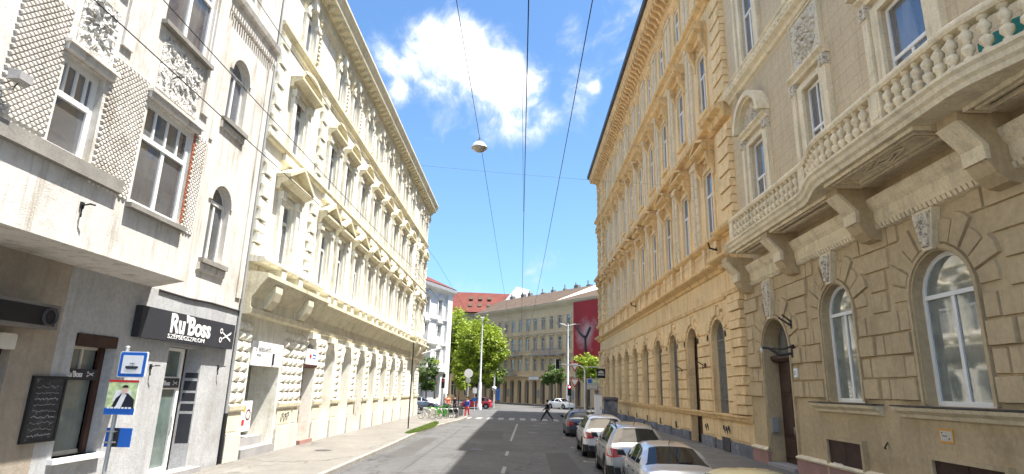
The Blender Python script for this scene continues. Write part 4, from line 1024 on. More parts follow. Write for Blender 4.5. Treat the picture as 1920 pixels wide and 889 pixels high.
b = MB(); b.box(FR, 32.4, 34.2, 0.12, 4.6, -0.49, -0.42); b.poly(FR, arc(33.3, 5.2, 0.95, 10), -0.49, -0.42)
for s_ in (32.55, 33.4): b.box(FR, s_, s_ + 0.7, 0.5, 2.2, -0.42, -0.39); b.box(FR, s_, s_ + 0.7, 2.4, 4.3, -0.42, -0.39)
dd = b.build('door', M['darkwood'], yb); b = MB(); b.box(FR, 33.25, 33.32, 1.2, 1.4, -0.42, -0.36); b.build('handle', M['steel'], dd)
b = MB()
for (a, c) in yp + [(68.9, 72.0), (25.27, 25.58)]:
    b.mark(); b.box(FR, a - 0.02, c + 0.02, 0.1, 0.62, 0, 0.12)
for u in (YX[:1] + YX[2:]): b.mark(); b.box(FR, u - 0.93, u + 0.93, 0.1, 0.55, 0, 0.06)
b.build('plinth', M['bluegrey'], yb)
b = MB()
for (a, c) in yp: b.mark(); b.poly(FR, [(a + 0.1, 0.72), (c - 0.1, 0.72), (c - 0.1, 1.42), (a + 0.1, 1.42)], 0, 0.05, 0.03)
for u in (YX[:1] + YX[2:]): b.mark(); b.poly(FR, [(u - 0.75, 0.72), (u + 0.75, 0.72), (u + 0.75, 1.42), (u - 0.75, 1.42)], 0, 0.04, 0.03)
b.build('dado', M['yellow'], yb)
b = MB()
for u in YX[2:]: b.mark(); b.box(FR, u - 0.16, u + 0.16, 0.62, 1.0, 0.04, 0.062)
b.mark(); b.box(FR, 27.9, 28.9, 0.15, 0.75, 0.1, 0.13)
b.build('cellar_hatch', M['gutter'], yb)
b = MB()
for (a0, v) in ((31.2, 1.05), (31.5, 1.0), (28.1, 1.1), (28.4, 1.05), (28.75, 1.1)):
    b.mark()
    b.tube([FR.p(a0 + 0.13 * math.cos(q * 0.9), v + 0.17 * math.sin(q * 1.2), 0.058) for q in range(9)], 0.016, 4)
b.build('graffiti', M['signblack'], yb)
for (u, v, l) in ((35.4, 4.0, 'black iron hook on the ochre pier beyond the dark door'), (31.3, 4.1, 'black iron hook on the first ochre pier before the dark door')):
    b = MB(); b.tube([FR.p(u, v - 0.3, 0.1), FR.p(u, v, 0.12), FR.p(u - 0.1, v + 0.15, 0.4), FR.p(u - 0.25, v + 0.12, 0.5)], 0.03, 6); b.box(FR, u - 0.06, u + 0.06, v - 0.15, v + 0.08, 0.08, 0.11)
    tag(b.build('wall_hook', M['black']), l, 'hook')
b = MB(); b.tube([FR.p(30.8, 4.05, 0.09), FR.p(30.8, 4.05, 0.2)], 0.12, 10); tag(b.build('alarm_bell', M['redwood']), 'small round red-brown bell on the ochre pier between grille window and door', 'bell')
for i, (u, v) in enumerate(((27.6, 9.35), (48.0, 9.4))):
    b = MB(); b.tube([FR.p(u, v, 0.25), FR.p(u, v + 0.1, 0.6), FR.p(u - 0.1, v + 0.35, 0.7)], 0.045, 6); b.lathe(FR.p(u, v, 0.3), [(0, 0), (0.07, 0.02), (0, 0.16)], 8)
    tag(b.build('cable_anchor', M['black']), ('dark cable anchor on the ochre parapet nearest the grey building', 'dark cable anchor midway along the ochre parapet')[i], 'cable anchor')

# ---------------------------------------------------------------- right: brown building with the stone balcony
bb = thing('apartment_building', 'brown rusticated building with a long curved stone balcony on big brackets', 'building', (9.6, 15, 0))
B0, B1 = 1.5, 25.25
BX = [22.5, 17.95, 13.4, 8.8, 4.2]
WD = [2.3, 1.8, 2.0, 2.0, 2.0]
SP = []
b = MB()
gops = [(BX[0], 2.3, 0.0, 5.46, True)] + [(u, wd, 2.52, 6.0, True) for u, wd in zip(BX[1:], WD[1:])]
wall_band(b, FR, 20.5, B1, 0, 7.0, gops[:1], 0.55)
wall_band(b, FR, B0, 20.5, 0, 7.0, gops[1:], 0.34)
b.quad(FR, [(B0, 7.0, 0), (B1, 7.0, 0), (B1, 8.6, 0), (B0, 8.6, 0)])
b.build('wall', M['brown'], bb, 'brown ground floor wall')
b = MB()
UW = [1.35, 1.15, 1.6, 1.15, 1.35]; UXB = [22.6, 17.9, 13.25, 8.6, 4.2]
wall_band(b, FR, B0, B1, 8.6, 15.9, [(u, w_, 9.1, 12.9, False) for u, w_ in zip(UXB, UW)], 0.24)
wall_band(b, FR, B0, B1, 15.9, 22.5, [(u, w_, 16.8, 20.6, False) for u, w_ in zip(UXB, UW)], 0.24)
wall_band(b, FR, B0, B1, 22.5, 29, [(u, w_, 23.4, 26.8, False) for u, w_ in zip(UXB, UW)], 0.24)
b.box(FR, B0, B1, 0, 29, -14, -0.7)
b.quad(FR, [(B0, 0, 0), (B0, 29, 0), (B0, 29, -14), (B0, 0, -14)])
b.build('wall', M['olive'], bb, 'grey-green upper wall with fine block joints')
# rusticated blocks
b = MB()
rows = [(2.62 + j * 0.56, 2.62 + (j + 1) * 0.56 - 0.035) for j in range(8)]
def half(i, v):          # half width of ring zone round opening i at height v
    u, wd = BX[i], WD[i]; top = 5.46 if i == 0 else 6.0; r = wd / 2; vs = top - r
    if v <= vs: return r + 0.16
    R_ = r + 0.95; d = v - vs
    return math.sqrt(R_ * R_ - d * d) if d < R_ else 0
ends = [B1 - 0.02]
for i in range(len(BX)):
    pass
for j, (v0, v1) in enumerate(rows):
    xs = []
    for i in range(len(BX)):
        top = 5.46 if i == 0 else 6.0; vs = top - WD[i] / 2
        h = max(half(i, v0), half(i, v1)) if v0 > vs - 0.3 else half(i, v0)
        if v0 > vs - 0.3 and v0 <= vs: h = max(half(i, v1), WD[i] / 2 + 0.16)
        xs.append((BX[i] - h, BX[i] + h) if h > 0.05 else None)
    segs = []; cur = B0 + 0.05
    for x in sorted([q for q in xs if q]):
        if x[0] - cur > 0.12: segs.append((cur, x[0] - 0.02))
        cur = x[1] + 0.02
    segs.append((cur, B1 - 0.05))
    for (a, c) in segs:
        if c - a < 0.15: continue
        q = 0.42 if j % 2 else 0.75      # jamb blocks short and long in turn
        cuts = [a]
        if c - a > 2 * q + 0.5: cuts += [a + q, c - q] if (j % 2) else [a + q, (a + c) / 2, c - q]
        cuts.append(c)
        for p, r_ in zip(cuts[:-1], cuts[1:]):
            jam = (p == a or r_ == c) and c - a > 1.2
            b.poly(FR, [(p + 0.016, v0), (r_ - 0.016, v0), (r_ - 0.016, v1), (p + 0.016, v1)], 0, 0.11 if jam and j % 2 == 0 else 0.06, 0.025)
for i in range(len(BX)):
    top = 5.46 if i == 0 else 6.0; r = WD[i] / 2; vs = top - r; u = BX[i]; b.mark()
    for k in range(11):
        if k == 5: continue
        a0, a1 = math.pi * k / 11 + 0.014, math.pi * (k + 1) / 11 - 0.014
        R0 = r + 0.17; R1 = r + (0.92 if k % 2 else 0.72); am = (a0 + a1) / 2
        lim = 6.98
        f = lambda R_, a: (u - R_ * math.cos(a), min(lim, vs + R_ * math.sin(a)))
        P = [f(R0, a0), f(R0, am), f(R0, a1), f(R1, a1), f(R1 * 1.02, am), f(R1, a0)]
        b.poly(FR, P, 0, 0.075 if k % 2 else 0.05, 0.022)
b.build('rustication', M['brown'], bb)
b = MB()
for i in range(len(BX)):
    top = 5.46 if i == 0 else 6.0; r = WD[i] / 2; vs = top - r; u = BX[i]
    b.mark(); o = arc(u, vs, r + 0.14, 16); m_ = arc(u, vs, r + 0.05, 16); i_ = arc(u, vs, r, 16)
    for k in range(16):
        b.poly(FR, [o[k], o[k + 1], m_[k + 1], m_[k]], 0, 0.09); b.poly(FR, [m_[k], m_[k + 1], i_[k + 1], i_[k]], 0, 0.04)
    vb = 0.62 if i == 0 else 2.54
    for s_ in (-1, 1):
        b.box(FR, u + s_ * (r + 0.095) - 0.045, u + s_ * (r + 0.095) + 0.045, vb, vs, 0, 0.09); b.box(FR, u + s_ * (r + 0.025) - 0.024, u + s_ * (r + 0.025) + 0.024, vb, vs, 0, 0.04)
b.build('arch_moulding', M['brown'], bb)
b = MB(); c = MB()
for i in range(len(BX)):
    top = 5.46 if i == 0 else 6.0; u = BX[i]
    b.mark(); c.mark(); b.poly(FR, [(u - 0.15, top + 0.02), (u + 0.15, top + 0.02), (u + 0.36, 6.98), (u - 0.36, 6.98)], 0, 0.2)
    c.poly(FR, [(u - 0.11, top + 0.08), (u + 0.11, top + 0.08), (u + 0.3, 6.92), (u - 0.3, 6.92)], 0.2, 0.26, 0.03)
    r6 = random.Random(i)
    for k in range(12):
        v = top + 0.25 + (6.75 - top - 0.25) * k / 11; hw = 0.05 + 0.1 * (v - top) / (7 - top)
        c.lathe(FR.p(u + r6.uniform(-hw, hw), v, 0.26), [(0, -0.05), (0.055, -0.02), (0.05, 0.03), (0, 0.05)], 6, True, 'x', cap=False)
b.build('keystone', M['stone'], bb); c.build('carved_keystone_face', M['relief'], bb)
b = MB()
for i in range(1, len(BX)):
    u, hw = BX[i], WD[i] / 2 + (0.85 if i == 1 else 1.0)
    b.mark(); b.sweep(FR, u - hw, u + hw, [(0, 2.2), (0.08, 2.22), (0.12, 2.3), (0.26, 2.38), (0.3, 2.46), (0, 2.47)])
b.build('window_sill', M['stone'], bb)
b = MB()
for i in range(1, len(BX)):
    u, hw = BX[i], WD[i] / 2 + (0.87 if i == 1 else 1.02); b.mark(); b.box(FR, u - hw, u + hw, 2.475, 2.505, -0.05, 0.33)
b.build('sill_flashing', M['gutter'], bb)
b = MB()
for (a, c_) in ((B0, BX[0] - 1.2), (BX[0] + 1.2, B1 - 0.05)):
    b.mark(); b.sweep(FR, a, c_, [(0, 0.1), (0.13, 0.1), (0.13, 0.6), (0, 0.6)])
b.build('plinth', M['pink'], bb)
b = MB()
for (a, c_) in ((B0, BX[0] - 1.2), (BX[0] + 1.2, B1 - 0.05)): b.mark(); b.sweep(FR, a, c_, [(0, 0.6), (0.16, 0.605), (0.18, 0.66), (0.08, 0.72), (0, 0.74)])
b.build('plinth_moulding', M['stone'], bb)
# cornice under the balcony with leaf row
b = MB()
b.sweep(FR, B0, B1, [(0, 6.98), (0.1, 7.0), (0.12, 7.12), (0.16, 7.16), (0.2, 7.3), (0.2, 7.5), (0.3, 7.62), (0.36, 7.76), (0.36, 7.84), (0, 7.88)])
for k in range(int((B1 - B0) / 0.16)):
    b.sweep(FR, B0 + k * 0.16 + 0.02, B0 + k * 0.16 + 0.13, [(0.12, 7.0), (0.17, 7.02), (0.22, 7.14), (0.12, 7.15)])
b.build('cornice', M['stone'], bb)
b = MB(); c = MB()
for u in (24.3, 20.2, 15.5, 11.0, 6.4):
    P = [(0.0, 6.72), (0.3, 6.76), (0.52, 6.95), (0.66, 7.2), (0.66, 7.5), (1.1, 7.98), (1.1, 8.2), (0, 8.2)]
    b.mark(); c.mark(); b.sweep(FR, u - 0.28, u + 0.28, P)
    for w0, v0, w1, v1 in ((0.67, 7.2, 0.67, 7.51), (0.67, 7.51, 1.11, 7.99)):
        c.quad(FR, [(u - 0.3, v0, w0 + 0.03), (u + 0.3, v0, w0 + 0.03), (u + 0.3, v1, w1 + 0.03), (u - 0.3, v1, w1 + 0.03)])
        c.quad(FR, [(u - 0.3, v0, w0 + 0.03), (u - 0.3, v1, w1 + 0.03), (u - 0.3, v1, w1 - 0.08), (u - 0.3, v0, w0 - 0.08)])
        c.quad(FR, [(u + 0.3, v0, w0 + 0.03), (u + 0.3, v1, w1 + 0.03), (u + 0.3, v1, w1 - 0.08), (u + 0.3, v0, w0 - 0.08)])
b.build('balcony_bracket', M['brown'], bb); c.build('bracket_face', M['stone'], bb)
# balcony: plan line (u, w) of its front edge
def plan():
    pts = [(23.3, 0.0), (23.3, 1.18), (20.0, 1.18), (17.1, 1.18)]
    for k in range(1, 9):
        t = k / 8; s_ = t * t * (3 - 2 * t); pts.append((17.1 - 2.1 * t, 1.18 + 0.46 * s_))
    for u in (14, 12.8, 11.4, 10.2): pts.append((u, 1.64))
    for k in range(1, 9):
        t = k / 8; s_ = t * t * (3 - 2 * t); pts.append((10.2 - 2.1 * t, 1.64 - 0.46 * s_))
    pts += [(6, 1.18), (3.0, 1.18), (3.0, 0.0)]
    return pts
PL = plan()
bal = MB()
def wat(u):
    P = [p for p in PL[1:-1]]
    for (u0, w0), (u1, w1) in zip(P[:-1], P[1:]):
        if u1 <= u <= u0: return w0 + (w1 - w0) * (u0 - u) / max(1e-6, u0 - u1)
    return 1.18
for (p, q) in zip(PL[1:-2], PL[2:-1]):    # slab with a stepped, coffered underside
    bal.quad(FR, [(p[0], 8.2, 0), (q[0], 8.2, 0), (q[0], 8.2, q[1] - 0.09), (p[0], 8.2, p[1] - 0.09)])
    bal.quad(FR, [(p[0], 8.58, 0), (q[0], 8.58, 0), (q[0], 8.58, q[1] - 0.09), (p[0], 8.58, p[1] - 0.09)])
bal.path(FR, PL[1:-1], [(-0.1, 8.203), (0.0, 8.203), (0.03, 8.3), (0.1, 8.36), (0.12, 8.46), (0.18, 8.52), (0.18, 8.58), (-0.1, 8.6)])
bal.sweep(FR, 23.302, 23.42, [(0, 8.2), (1.2, 8.2), (1.3, 8.36), (1.36, 8.58), (0, 8.6)])
slabo = bal.build('balcony', M['stone'], bb)
cf = MB()
for (u0, u1) in ((20.6, 23.0), (15.9, 19.8), (11.4, 15.1), (6.8, 10.6)):
    wm = min(wat(u0), wat(u1)) - 0.12; wi = 0.52
    for s0, z in ((0.0, 0.03), (0.16, 0.05), (0.34, 0.02)):
        a, c_, w0, w1 = u0 + s0, u1 - s0, wi + s0 * 0.7, wm - s0 * 0.7
        for q in ((a, c_, w0, w0 + 0.05), (a, c_, w1 - 0.05, w1), (a, a + 0.05, w0 + 0.05, w1 - 0.05), (c_ - 0.05, c_, w0 + 0.05, w1 - 0.05)):
            cf.box(FR, q[0], q[1], 8.14 - z, 8.2, q[2], q[3])
    um = (u0 + u1) / 2; wm2 = (wi + wm) / 2      # diamond panel
    for (p, q) in (((um - 0.8, wm2), (um, wm2 + 0.2)), ((um, wm2 + 0.2), (um + 0.8, wm2)), ((um + 0.8, wm2), (um, wm2 - 0.2)), ((um, wm2 - 0.2), (um - 0.8, wm2)), ((um - 0.4, wm2), (um, wm2 + 0.1)), ((um, wm2 + 0.1), (um + 0.4, wm2)), ((um + 0.4, wm2), (um, wm2 - 0.1)), ((um, wm2 - 0.1), (um - 0.4, wm2))):
        cf.tube([FR.p(p[0], 8.17, p[1]), FR.p(q[0], 8.17, q[1])], 0.035, 4)
cf_o = bpy.data.objects.new('soffit_moulding', cf.mesh('soffit_moulding', M['stone'])); COL.objects.link(cf_o); cf_o.parent = slabo
rl = MB()
off = -0.1
RP = [(u, w - 0.12) for u, w in PL[1:-1]]
rl.path(FR, RP, [(-0.13, 9.42), (0.11, 9.42), (0.15, 9.48), (0.15, 9.54), (0.11, 9.6), (-0.13, 9.6)])
rl.path(FR, RP, [(-0.1, 8.6), (0.1, 8.6), (0.1, 8.7), (-0.1, 8.7)])
rl.box(FR, 23.2, 23.36, 9.42, 9.6, 0, 1.0); rl.box(FR, 23.2, 23.36, 8.6, 8.72, 0, 1.0)
ro = rl.build('handrail', M['stone'], None); ro.parent = slabo
pd = MB(); PEDS = [23.1, 19.6, 17.25, 15.3, 11.15, 9.1, 6.0, 3.3]
PEDS = [23.1, 16.95, 12.35, 8.0, 3.3]
for u in PEDS:
    w = wat(u) - 0.12
    pd = MB(); pd.box(FR, u - 0.2, u + 0.2, 8.7, 9.42, w - 0.13, w + 0.11); pd.box(FR, u - 0.13, u + 0.13, 8.8, 9.32, w + 0.11, w + 0.13)
    po = pd.build('pedestal', M['stone'], None); po.parent = slabo
bprof = [(0.09, 0), (0.09, 0.05), (0.05, 0.07), (0.055, 0.1), (0.115, 0.19), (0.11, 0.27), (0.045, 0.335), (0.075, 0.35), (0.075, 0.37), (0.045, 0.385), (0.11, 0.45), (0.115, 0.53), (0.055, 0.62), (0.05, 0.65), (0.09, 0.67), (0.09, 0.72)]
bm_ = MB(); bm_.lathe((0, 0, 0), bprof, 14); bme = bm_.mesh('baluster', M['stone'])
us = []; u = 22.72
while u > 3.5:
    if all(abs(u - p) > 0.31 for p in PEDS): us.append(u)
    u -= 0.325
for u in us:
    o = bpy.data.objects.new('baluster', bme); COL.objects.link(o); o.parent = slabo; o.location = FR.p(u, 8.7, wat(u) - 0.12)
# upper floors of the brown building
b = MB(); c = MB()
for i, (u, w_) in enumerate(zip(UXB, UW)):
    for (vb, vt) in ((9.0, 12.9), (16.7, 20.6), (23.3, 26.8)):
        b.mark(); c.mark()
        for s_ in (-1, 1):
            b.box(FR, u + s_ * (w_ / 2 + 0.17) - 0.16, u + s_ * (w_ / 2 + 0.17) + 0.16, vb, vt + 0.2, 0, 0.1)
            b.box(FR, u + s_ * (w_ / 2 + 0.48) - 0.12, u + s_ * (w_ / 2 + 0.48) + 0.12, vb, vt, 0, 0.18)
            c.box(FR, u + s_ * (w_ / 2 + 0.48) - 0.14, u + s_ * (w_ / 2 + 0.48) + 0.14, vt, vt + 0.38, 0, 0.24)
            for k in range(3): c.lathe(FR.p(u + s_ * (w_ / 2 + 0.48), vt + 0.08 + k * 0.11, 0.24), [(0, -0.05), (0.07, 0), (0, 0.05)], 7, True, 'x', cap=False)
        b.box(FR, u - w_ / 2 - 0.01, u + w_ / 2 + 0.01, vt, vt + 0.2, 0, 0.1)
        b.sweep(FR, u - w_ / 2 - 0.66, u + w_ / 2 + 0.66, [(0, vt + 0.4), (0.14, vt + 0.42), (0.18, vt + 0.52), (0.3, vt + 0.6), (0.3, vt + 0.68), (0, vt + 0.72)])
    if i in (0, 2, 4):       # round-headed gable with carving
        n = 10; hw = w_ / 2 + 0.72; v = 13.62; b.mark(); c.mark()
        for q in range(n):
            a0, a1 = math.pi * q / n, math.pi * (q + 1) / n
            O = lambda a, r, e: (u - r * math.cos(a), v + e * math.sin(a))
            b.poly(FR, [O(a0, hw, 1.35), O(a1, hw, 1.35), O(a1, hw - 0.22, 1.13), O(a0, hw - 0.22, 1.13)], 0, 0.5)
            b.poly(FR, [O(a0, hw - 0.22, 1.13), O(a1, hw - 0.22, 1.13), O(a1, hw - 0.3, 1.05), O(a0, hw - 0.3, 1.05)], 0, 0.36)
        c.poly(FR, [(u - (hw - 0.3) * math.cos(math.pi * q / 10), v + 1.05 * math.sin(math.pi * q / 10)) for q in range(11)], 0, 0.1)
        r7 = random.Random(i + 20)
        for k in range(34):
            a, rr = r7.uniform(0, math.pi), r7.uniform(0, 0.85)
            c.lathe(FR.p(u - (hw - 0.35) * rr * math.cos(a), v + 0.05 + 0.95 * rr * math.sin(a), 0.12), [(0, -0.1), (0.09, -0.03), (0.08, 0.06), (0, 0.12)], 7, True, 'x', cap=False)
    else:                    # square carved panel
        b.mark(); c.mark(); c.box(FR, u - 0.95, u + 0.95, 13.68, 15.55, 0, 0.09)
        b.box(FR, u - 1.0, u - 0.95, 13.64, 15.6, 0, 0.14); b.box(FR, u + 0.95, u + 1.0, 13.64, 15.6, 0, 0.14); b.box(FR, u - 1.0, u + 1.0, 15.56, 15.62, 0, 0.142)
        r7 = random.Random(i + 30)
        for k in range(60):
            a = k * 0.47; rr = 0.12 + 0.62 * k / 60
            uu, vv = u + rr * math.cos(a) * (1 if k % 2 else -1), 14.6 + rr * math.sin(a) * 1.05
            c.lathe(FR.p(uu, vv, 0.09), [(0, -0.11), (0.09, -0.04), (0.085, 0.07), (0, 0.11)], 7, True, 'x', cap=False)
b.build('window_surround', M['stone'], bb); c.build('carved_ornament', M['relief'], bb)
b = MB()
b.sweep(FR, B0, B1 - 0.05, [(0, 15.75), (0.1, 15.78), (0.16, 15.9), (0.34, 16.0), (0.34, 16.32), (0.4, 16.36), (0.4, 16.42), (0, 16.45)])
b.sweep(FR, B0, B1 - 0.05, [(0, 22.4), (0.1, 22.44), (0.3, 22.6), (0.3, 22.8), (0, 22.85)])
b.sweep(FR, B0, B1 - 0.05, [(0, 27.6), (0.2, 27.7), (0.3, 28.3), (1.0, 28.6), (1.2, 29.0), (1.2, 29.2), (0, 29.3)])
for k in range(int((B1 - B0) / 0.34)):
    uu = B0 + 0.1 + k * 0.34
    b.poly(FR, [(uu, 16.05), (uu + 0.24, 16.05), (uu + 0.24, 16.27), (uu, 16.27)], 0.34, 0.39, 0.05)
b.build('string_course', M['stone'], bb)
b = MB(); b.add([FR.p(B0, 29.25, 1.2), FR.p(B1, 29.25, 1.2), FR.p(B1, 32, -6.5), FR.p(B0, 32, -6.5), FR.p(B0, 29.25, -14), FR.p(B1, 29.25, -14)], [(0, 1, 2, 3), (3, 2, 5, 4), (0, 3, 4), (1, 5, 2)]); b.build('roof', M['redtile'], bb)
for i, (u, w_) in enumerate(zip(UXB, UW)):
    for (vb, hh) in ((9.1, 3.8), (16.8, 3.8), (23.4, 3.4)):
        window(bb, FR, u, vb, w_, hh, False, 0.18, M['white'], M['glass_blue'], 0.42, 2, fw=0.09, extra='topmid' if w_ < 1.2 else None)
for u, wd in zip(BX[1:], WD[1:]):
    window(bb, FR, u, 2.52, wd, 3.48, True, 0.27, M['white'], M['glass_pale'], 0.3, 2, fw=0.11)
b = MB(); b.box(FR, 23.7, 23.9, 15.1, 15.6, 0.0, 0.3); b.build('vent', M['brown'], bb)
# the door: dark panelled leaves set to the right of a deep reveal
b = MB(); b.box(FR, 21.4, 23.6, 0.12, 3.9, -0.62, -0.5)
for (a, c_) in ((21.5, 22.4), (22.6, 23.5)):
    for (v0, v1) in ((0.4, 1.1), (1.25, 2.6), (2.75, 3.5)): b.poly(FR, [(a, v0), (c_, v0), (c_, v1), (a, v1)], -0.5, -0.46, 0.05)
b.sweep(FR, 21.36, 23.64, [(-0.5, 3.9), (-0.3, 3.92), (-0.22, 4.02), (-0.22, 4.12), (-0.5, 4.2)])
dd = b.build('door', M['darkwood'], bb)
b = MB(); b.tube([FR.p(22.42, 1.3, -0.46), FR.p(22.42, 1.3, -0.38), FR.p(22.42, 1.55, -0.38)], 0.03); b.build('handle', M['steel'], dd)
b = MB(); b.poly(FR, [(21.36, 4.2)] + [(23.64, 4.2)] + list(reversed(arc(22.5, 4.31, 1.14, 12))), -0.6, -0.55); b.build('fanlight', M['glass'], dd)
b = MB(); b.box(FR, 21.4, 23.6, 0.1, 0.24, -0.5, 0.2); b.build('step', M['grey'], bb)
b = MB(); b.box(FR, 23.55, 23.64, 1.3, 1.85, -0.3, -0.05); tag(b.build('intercom', M['steel']), 'small grey intercom plate on the reveal of the arched door', 'intercom')
s = thing('lamp_bracket', 'black iron lamp arm with a white lantern beside the arched door', 'wall lamp', FR.p(21.0, 4.2, 0))
b = MB(); b.box(FR, 20.9, 21.05, 3.95, 4.4, 0.05, 0.12); b.tube([FR.p(20.98, 4.1, 0.1), FR.p(21.3, 4.05, 0.4), FR.p(21.7, 4.3, 0.6), FR.p(22.0, 4.35, 0.7)], 0.05, 6)
b.tube([FR.p(20.98, 4.35, 0.1), FR.p(21.2, 4.25, 0.3), FR.p(21.7, 4.3, 0.6)], 0.03, 6); b.build('arm', M['black'], s)
b = MB(); b.lathe(FR.p(22.05, 4.1, 0.72), [(0.04, 0.05), (0.065, 0.08), (0.065, 0.2), (0.03, 0.26)], 10); b.build('lantern', M['oldwhite'], s)
s = thing('flag_holder', 'forked black iron flag holder high between door arch and window', 'flag holder', FR.p(20.9, 5.2, 0))
b = MB(); b.box(FR, 20.86, 21.0, 4.95, 5.25, 0.05, 0.09); b.tube([FR.p(20.93, 5.05, 0.08), FR.p(21.15, 5.35, 0.4)], 0.035, 6); b.tube([FR.p(20.93, 5.2, 0.08), FR.p(21.0, 5.45, 0.35)], 0.03, 6); b.build('prongs', M['black'], s)
s = thing('house_number', 'small white number plate right of the arched door', 'number plate', FR.p(20.9, 3.4, 0))
b = MB(); b.box(FR, 20.78, 21.02, 3.28, 3.58, 0.05, 0.1); b.build('plate', M['signwhite'], s)
text('lettering', '21', 0.19, FR, 20.99, 3.36, 0.104, M['signblack'], s, 0.9, extrude=0.002, flip=True)
def hatch(name, lab, u0, u1, v0, v1, txts=()):
    s = thing(name, lab, 'hatch', FR.p((u0 + u1) / 2, v0, 0))
    b = MB()
    for q in ((u0 - 0.1, u0, v0, v1 + 0.1), (u1, u1 + 0.1, v0, v1 + 0.1), (u0, u1, v1, v1 + 0.1)): b.box(FR, q[0], q[1], q[2], q[3], 0.0, 0.14)
    b.build('frame', M['brown'], s)
    for k in range(2):
        a, c_ = u0 + (u1 - u0) * k / 2 + 0.01, u0 + (u1 - u0) * (k + 1) / 2 - 0.01
        b = MB(); b.box(FR, a, c_, v0, v1, 0.02, 0.07); b.build('leaf_door', M['darkwood'], s)
    for t in txts: text('lettering', t[0], t[1], FR, t[2], t[3], 0.074, M['signwhite'], s, 1.1, extrude=0.002, flip=True, bold=0.004)
    return s
hatch('meter_hatch', 'dark two-leaf hatch with white lettering below the window beside the door', 17.3, 19.15, 0.3, 1.4, (('TIREK', 0.19, 18.98, 0.62), ('MOTORSPORT', 0.11, 18.15, 0.6)))
hatch('cellar_shutter', 'wide dark cellar shutter under the big right-hand window', 12.3, 14.4, 0.2, 1.32)
s = thing('poster', 'small orange-edged notice on the brown wall under the big window', 'notice', FR.p(14.1, 1.9, 0))
b = MB(); b.poly(FR, [(13.75, 1.72), (14.2, 1.72), (14.2, 2.02), (13.75, 2.02)], 0.002, 0.014); b.build('sheet', M['orange'], s)
b = MB(); b.poly(FR, [(13.79, 1.76), (14.16, 1.76), (14.16, 1.98), (13.79, 1.98)], 0.014, 0.018); b.build('print', M['oldwhite'], s)
b = MB(); b.box(FR, 13.95, 14.1, 1.86, 1.88, 0.018, 0.021); b.box(FR, 13.86, 13.9, 1.8, 1.83, 0.018, 0.021); b.box(FR, 14.08, 14.12, 1.92, 1.95, 0.018, 0.021); b.build('print', M['signblack'], s)
b = MB(); b.tube([FR.p(16.2, 1.55, 0.02), FR.p(16.2, 1.4, 0.12), FR.p(16.1, 1.4, 0.14)], 0.02); tag(b.build('wall_hook', M['black']), 'small black hook on the brown wall between the two dark hatches', 'hook')
# washing and a screen on the balcony
s = MB(); P = [FR.p(8.9 + 0.1 * k, 9.3, 0.9 + 0.05 * math.sin(k * 1.7)) for k in range(13)]
for k in range(12): s.add([P[k], P[k + 1], (P[k + 1][0], P[k + 1][1], 8.62), (P[k][0], P[k][1], 8.62)], [(0, 1, 2, 3)])
M['teal'] = material('teal_cloth', (0.05, 0.28, 0.27), 0.9, bump=0)
tag(s.build('screen_cloth', M['teal']), 'teal cloth hung behind the balcony balusters near the big window', 'cloth')

# ---------------------------------------------------------------- beyond the crossing
# tan building across the junction, its front oblique to the street
A = Vector((-5.67, 117.0, 0)); Bv = Vector((11.34, 94.5, 0)); du = (Bv - A).normalized()
FT = Frame(A, du, (-0.7977, -0.6030, 0) if du.y < 0 else (0, -1, 0))
FT.n = Vector((du.y, -du.x, 0)); FT.ang = math.atan2(FT.n.x, -FT.n.y)
if FT.n.y > 0: FT.n = -FT.n; FT.ang = math.atan2(FT.n.x, -FT.n.y)
tb = thing('apartment_building', 'long tan building across the junction with an arcade and shallow balconies', 'building', (0, 109, 0))
TX = [0.2 + i * 2.235 for i in range(-2, 18)]
b = MB(); TA, TB = -6.0, 40.0
wall_band(b, FT, TA, TB, 0, 4.9, [(u, 1.25, 0.15, 4.2, True) for u in TX], 0.6)
for v0, v1, vb, vt in ((4.9, 8.6, 5.7, 7.9), (8.6, 12.2, 9.2, 11.5), (12.2, 17.2, 12.8, 15.1)):
    wall_band(b, FT, TA, TB, v0, v1, [(u, 0.9, vb, vt, v0 > 12) for u in TX], 0.15)
b.box(FT, TA, TB, 0, 17.2, -14, -0.62)
b.build('wall', M['tan'], tb)
b = MB()
b.sweep(FT, TA, TB, [(0, 4.6), (0.2, 4.65), (0.3, 4.8), (0.3, 4.9), (0, 4.95)]); b.sweep(FT, TA, TB, [(0, 8.5), (0.15, 8.55), (0.15, 8.68), (0, 8.7)])
b.sweep(FT, TA, TB, [(0, 12.1), (0.15, 12.15), (0.15, 12.28), (0, 12.3)]); b.sweep(FT, TA, TB, [(0, 16.4), (0.2, 16.6), (0.6, 16.9), (0.75, 17.2), (0.75, 17.35), (0, 17.5)])
for u in TX:
    for vb, vt in ((5.7, 7.9), (9.2, 11.5), (12.8, 15.1)):
        b.mark()
        for s_ in (-1, 1): b.box(FT, u + s_ * 0.6 - 0.1, u + s_ * 0.6 + 0.1, vb, vt, 0, 0.08)
        if vb < 12: b.sweep(FT, u - 0.7, u + 0.7, [(0, vt + 0.15), (0.3, vt + 0.3), (0.3, vt + 0.4), (0, vt + 0.45)])
b.build('trim', M['tan_trim'], tb)
for u in TX:
    for vb, hh, ar in ((5.7, 2.2, False), (9.2, 2.3, False), (12.8, 2.3, True)): window(tb, FT, u, vb, 0.9, hh, ar, 0.12, M['oldwhite'], M['glass'], 0.3, 2)
b = MB()
for u in TX: b.mark(); b.box(FT, u - 0.62, u + 0.62, 0.15, 4.2, -0.59, -0.55)
b.build('arcade_glazing', M['glass'], tb)
b = MB(); rr = random.Random(5)
for k, u in enumerate(TX):
    if k % 4 == 0: b.mark(); b.box(FT, u + 0.8, u + 1.4, 1.2, 2.6, 0.02, 0.08)
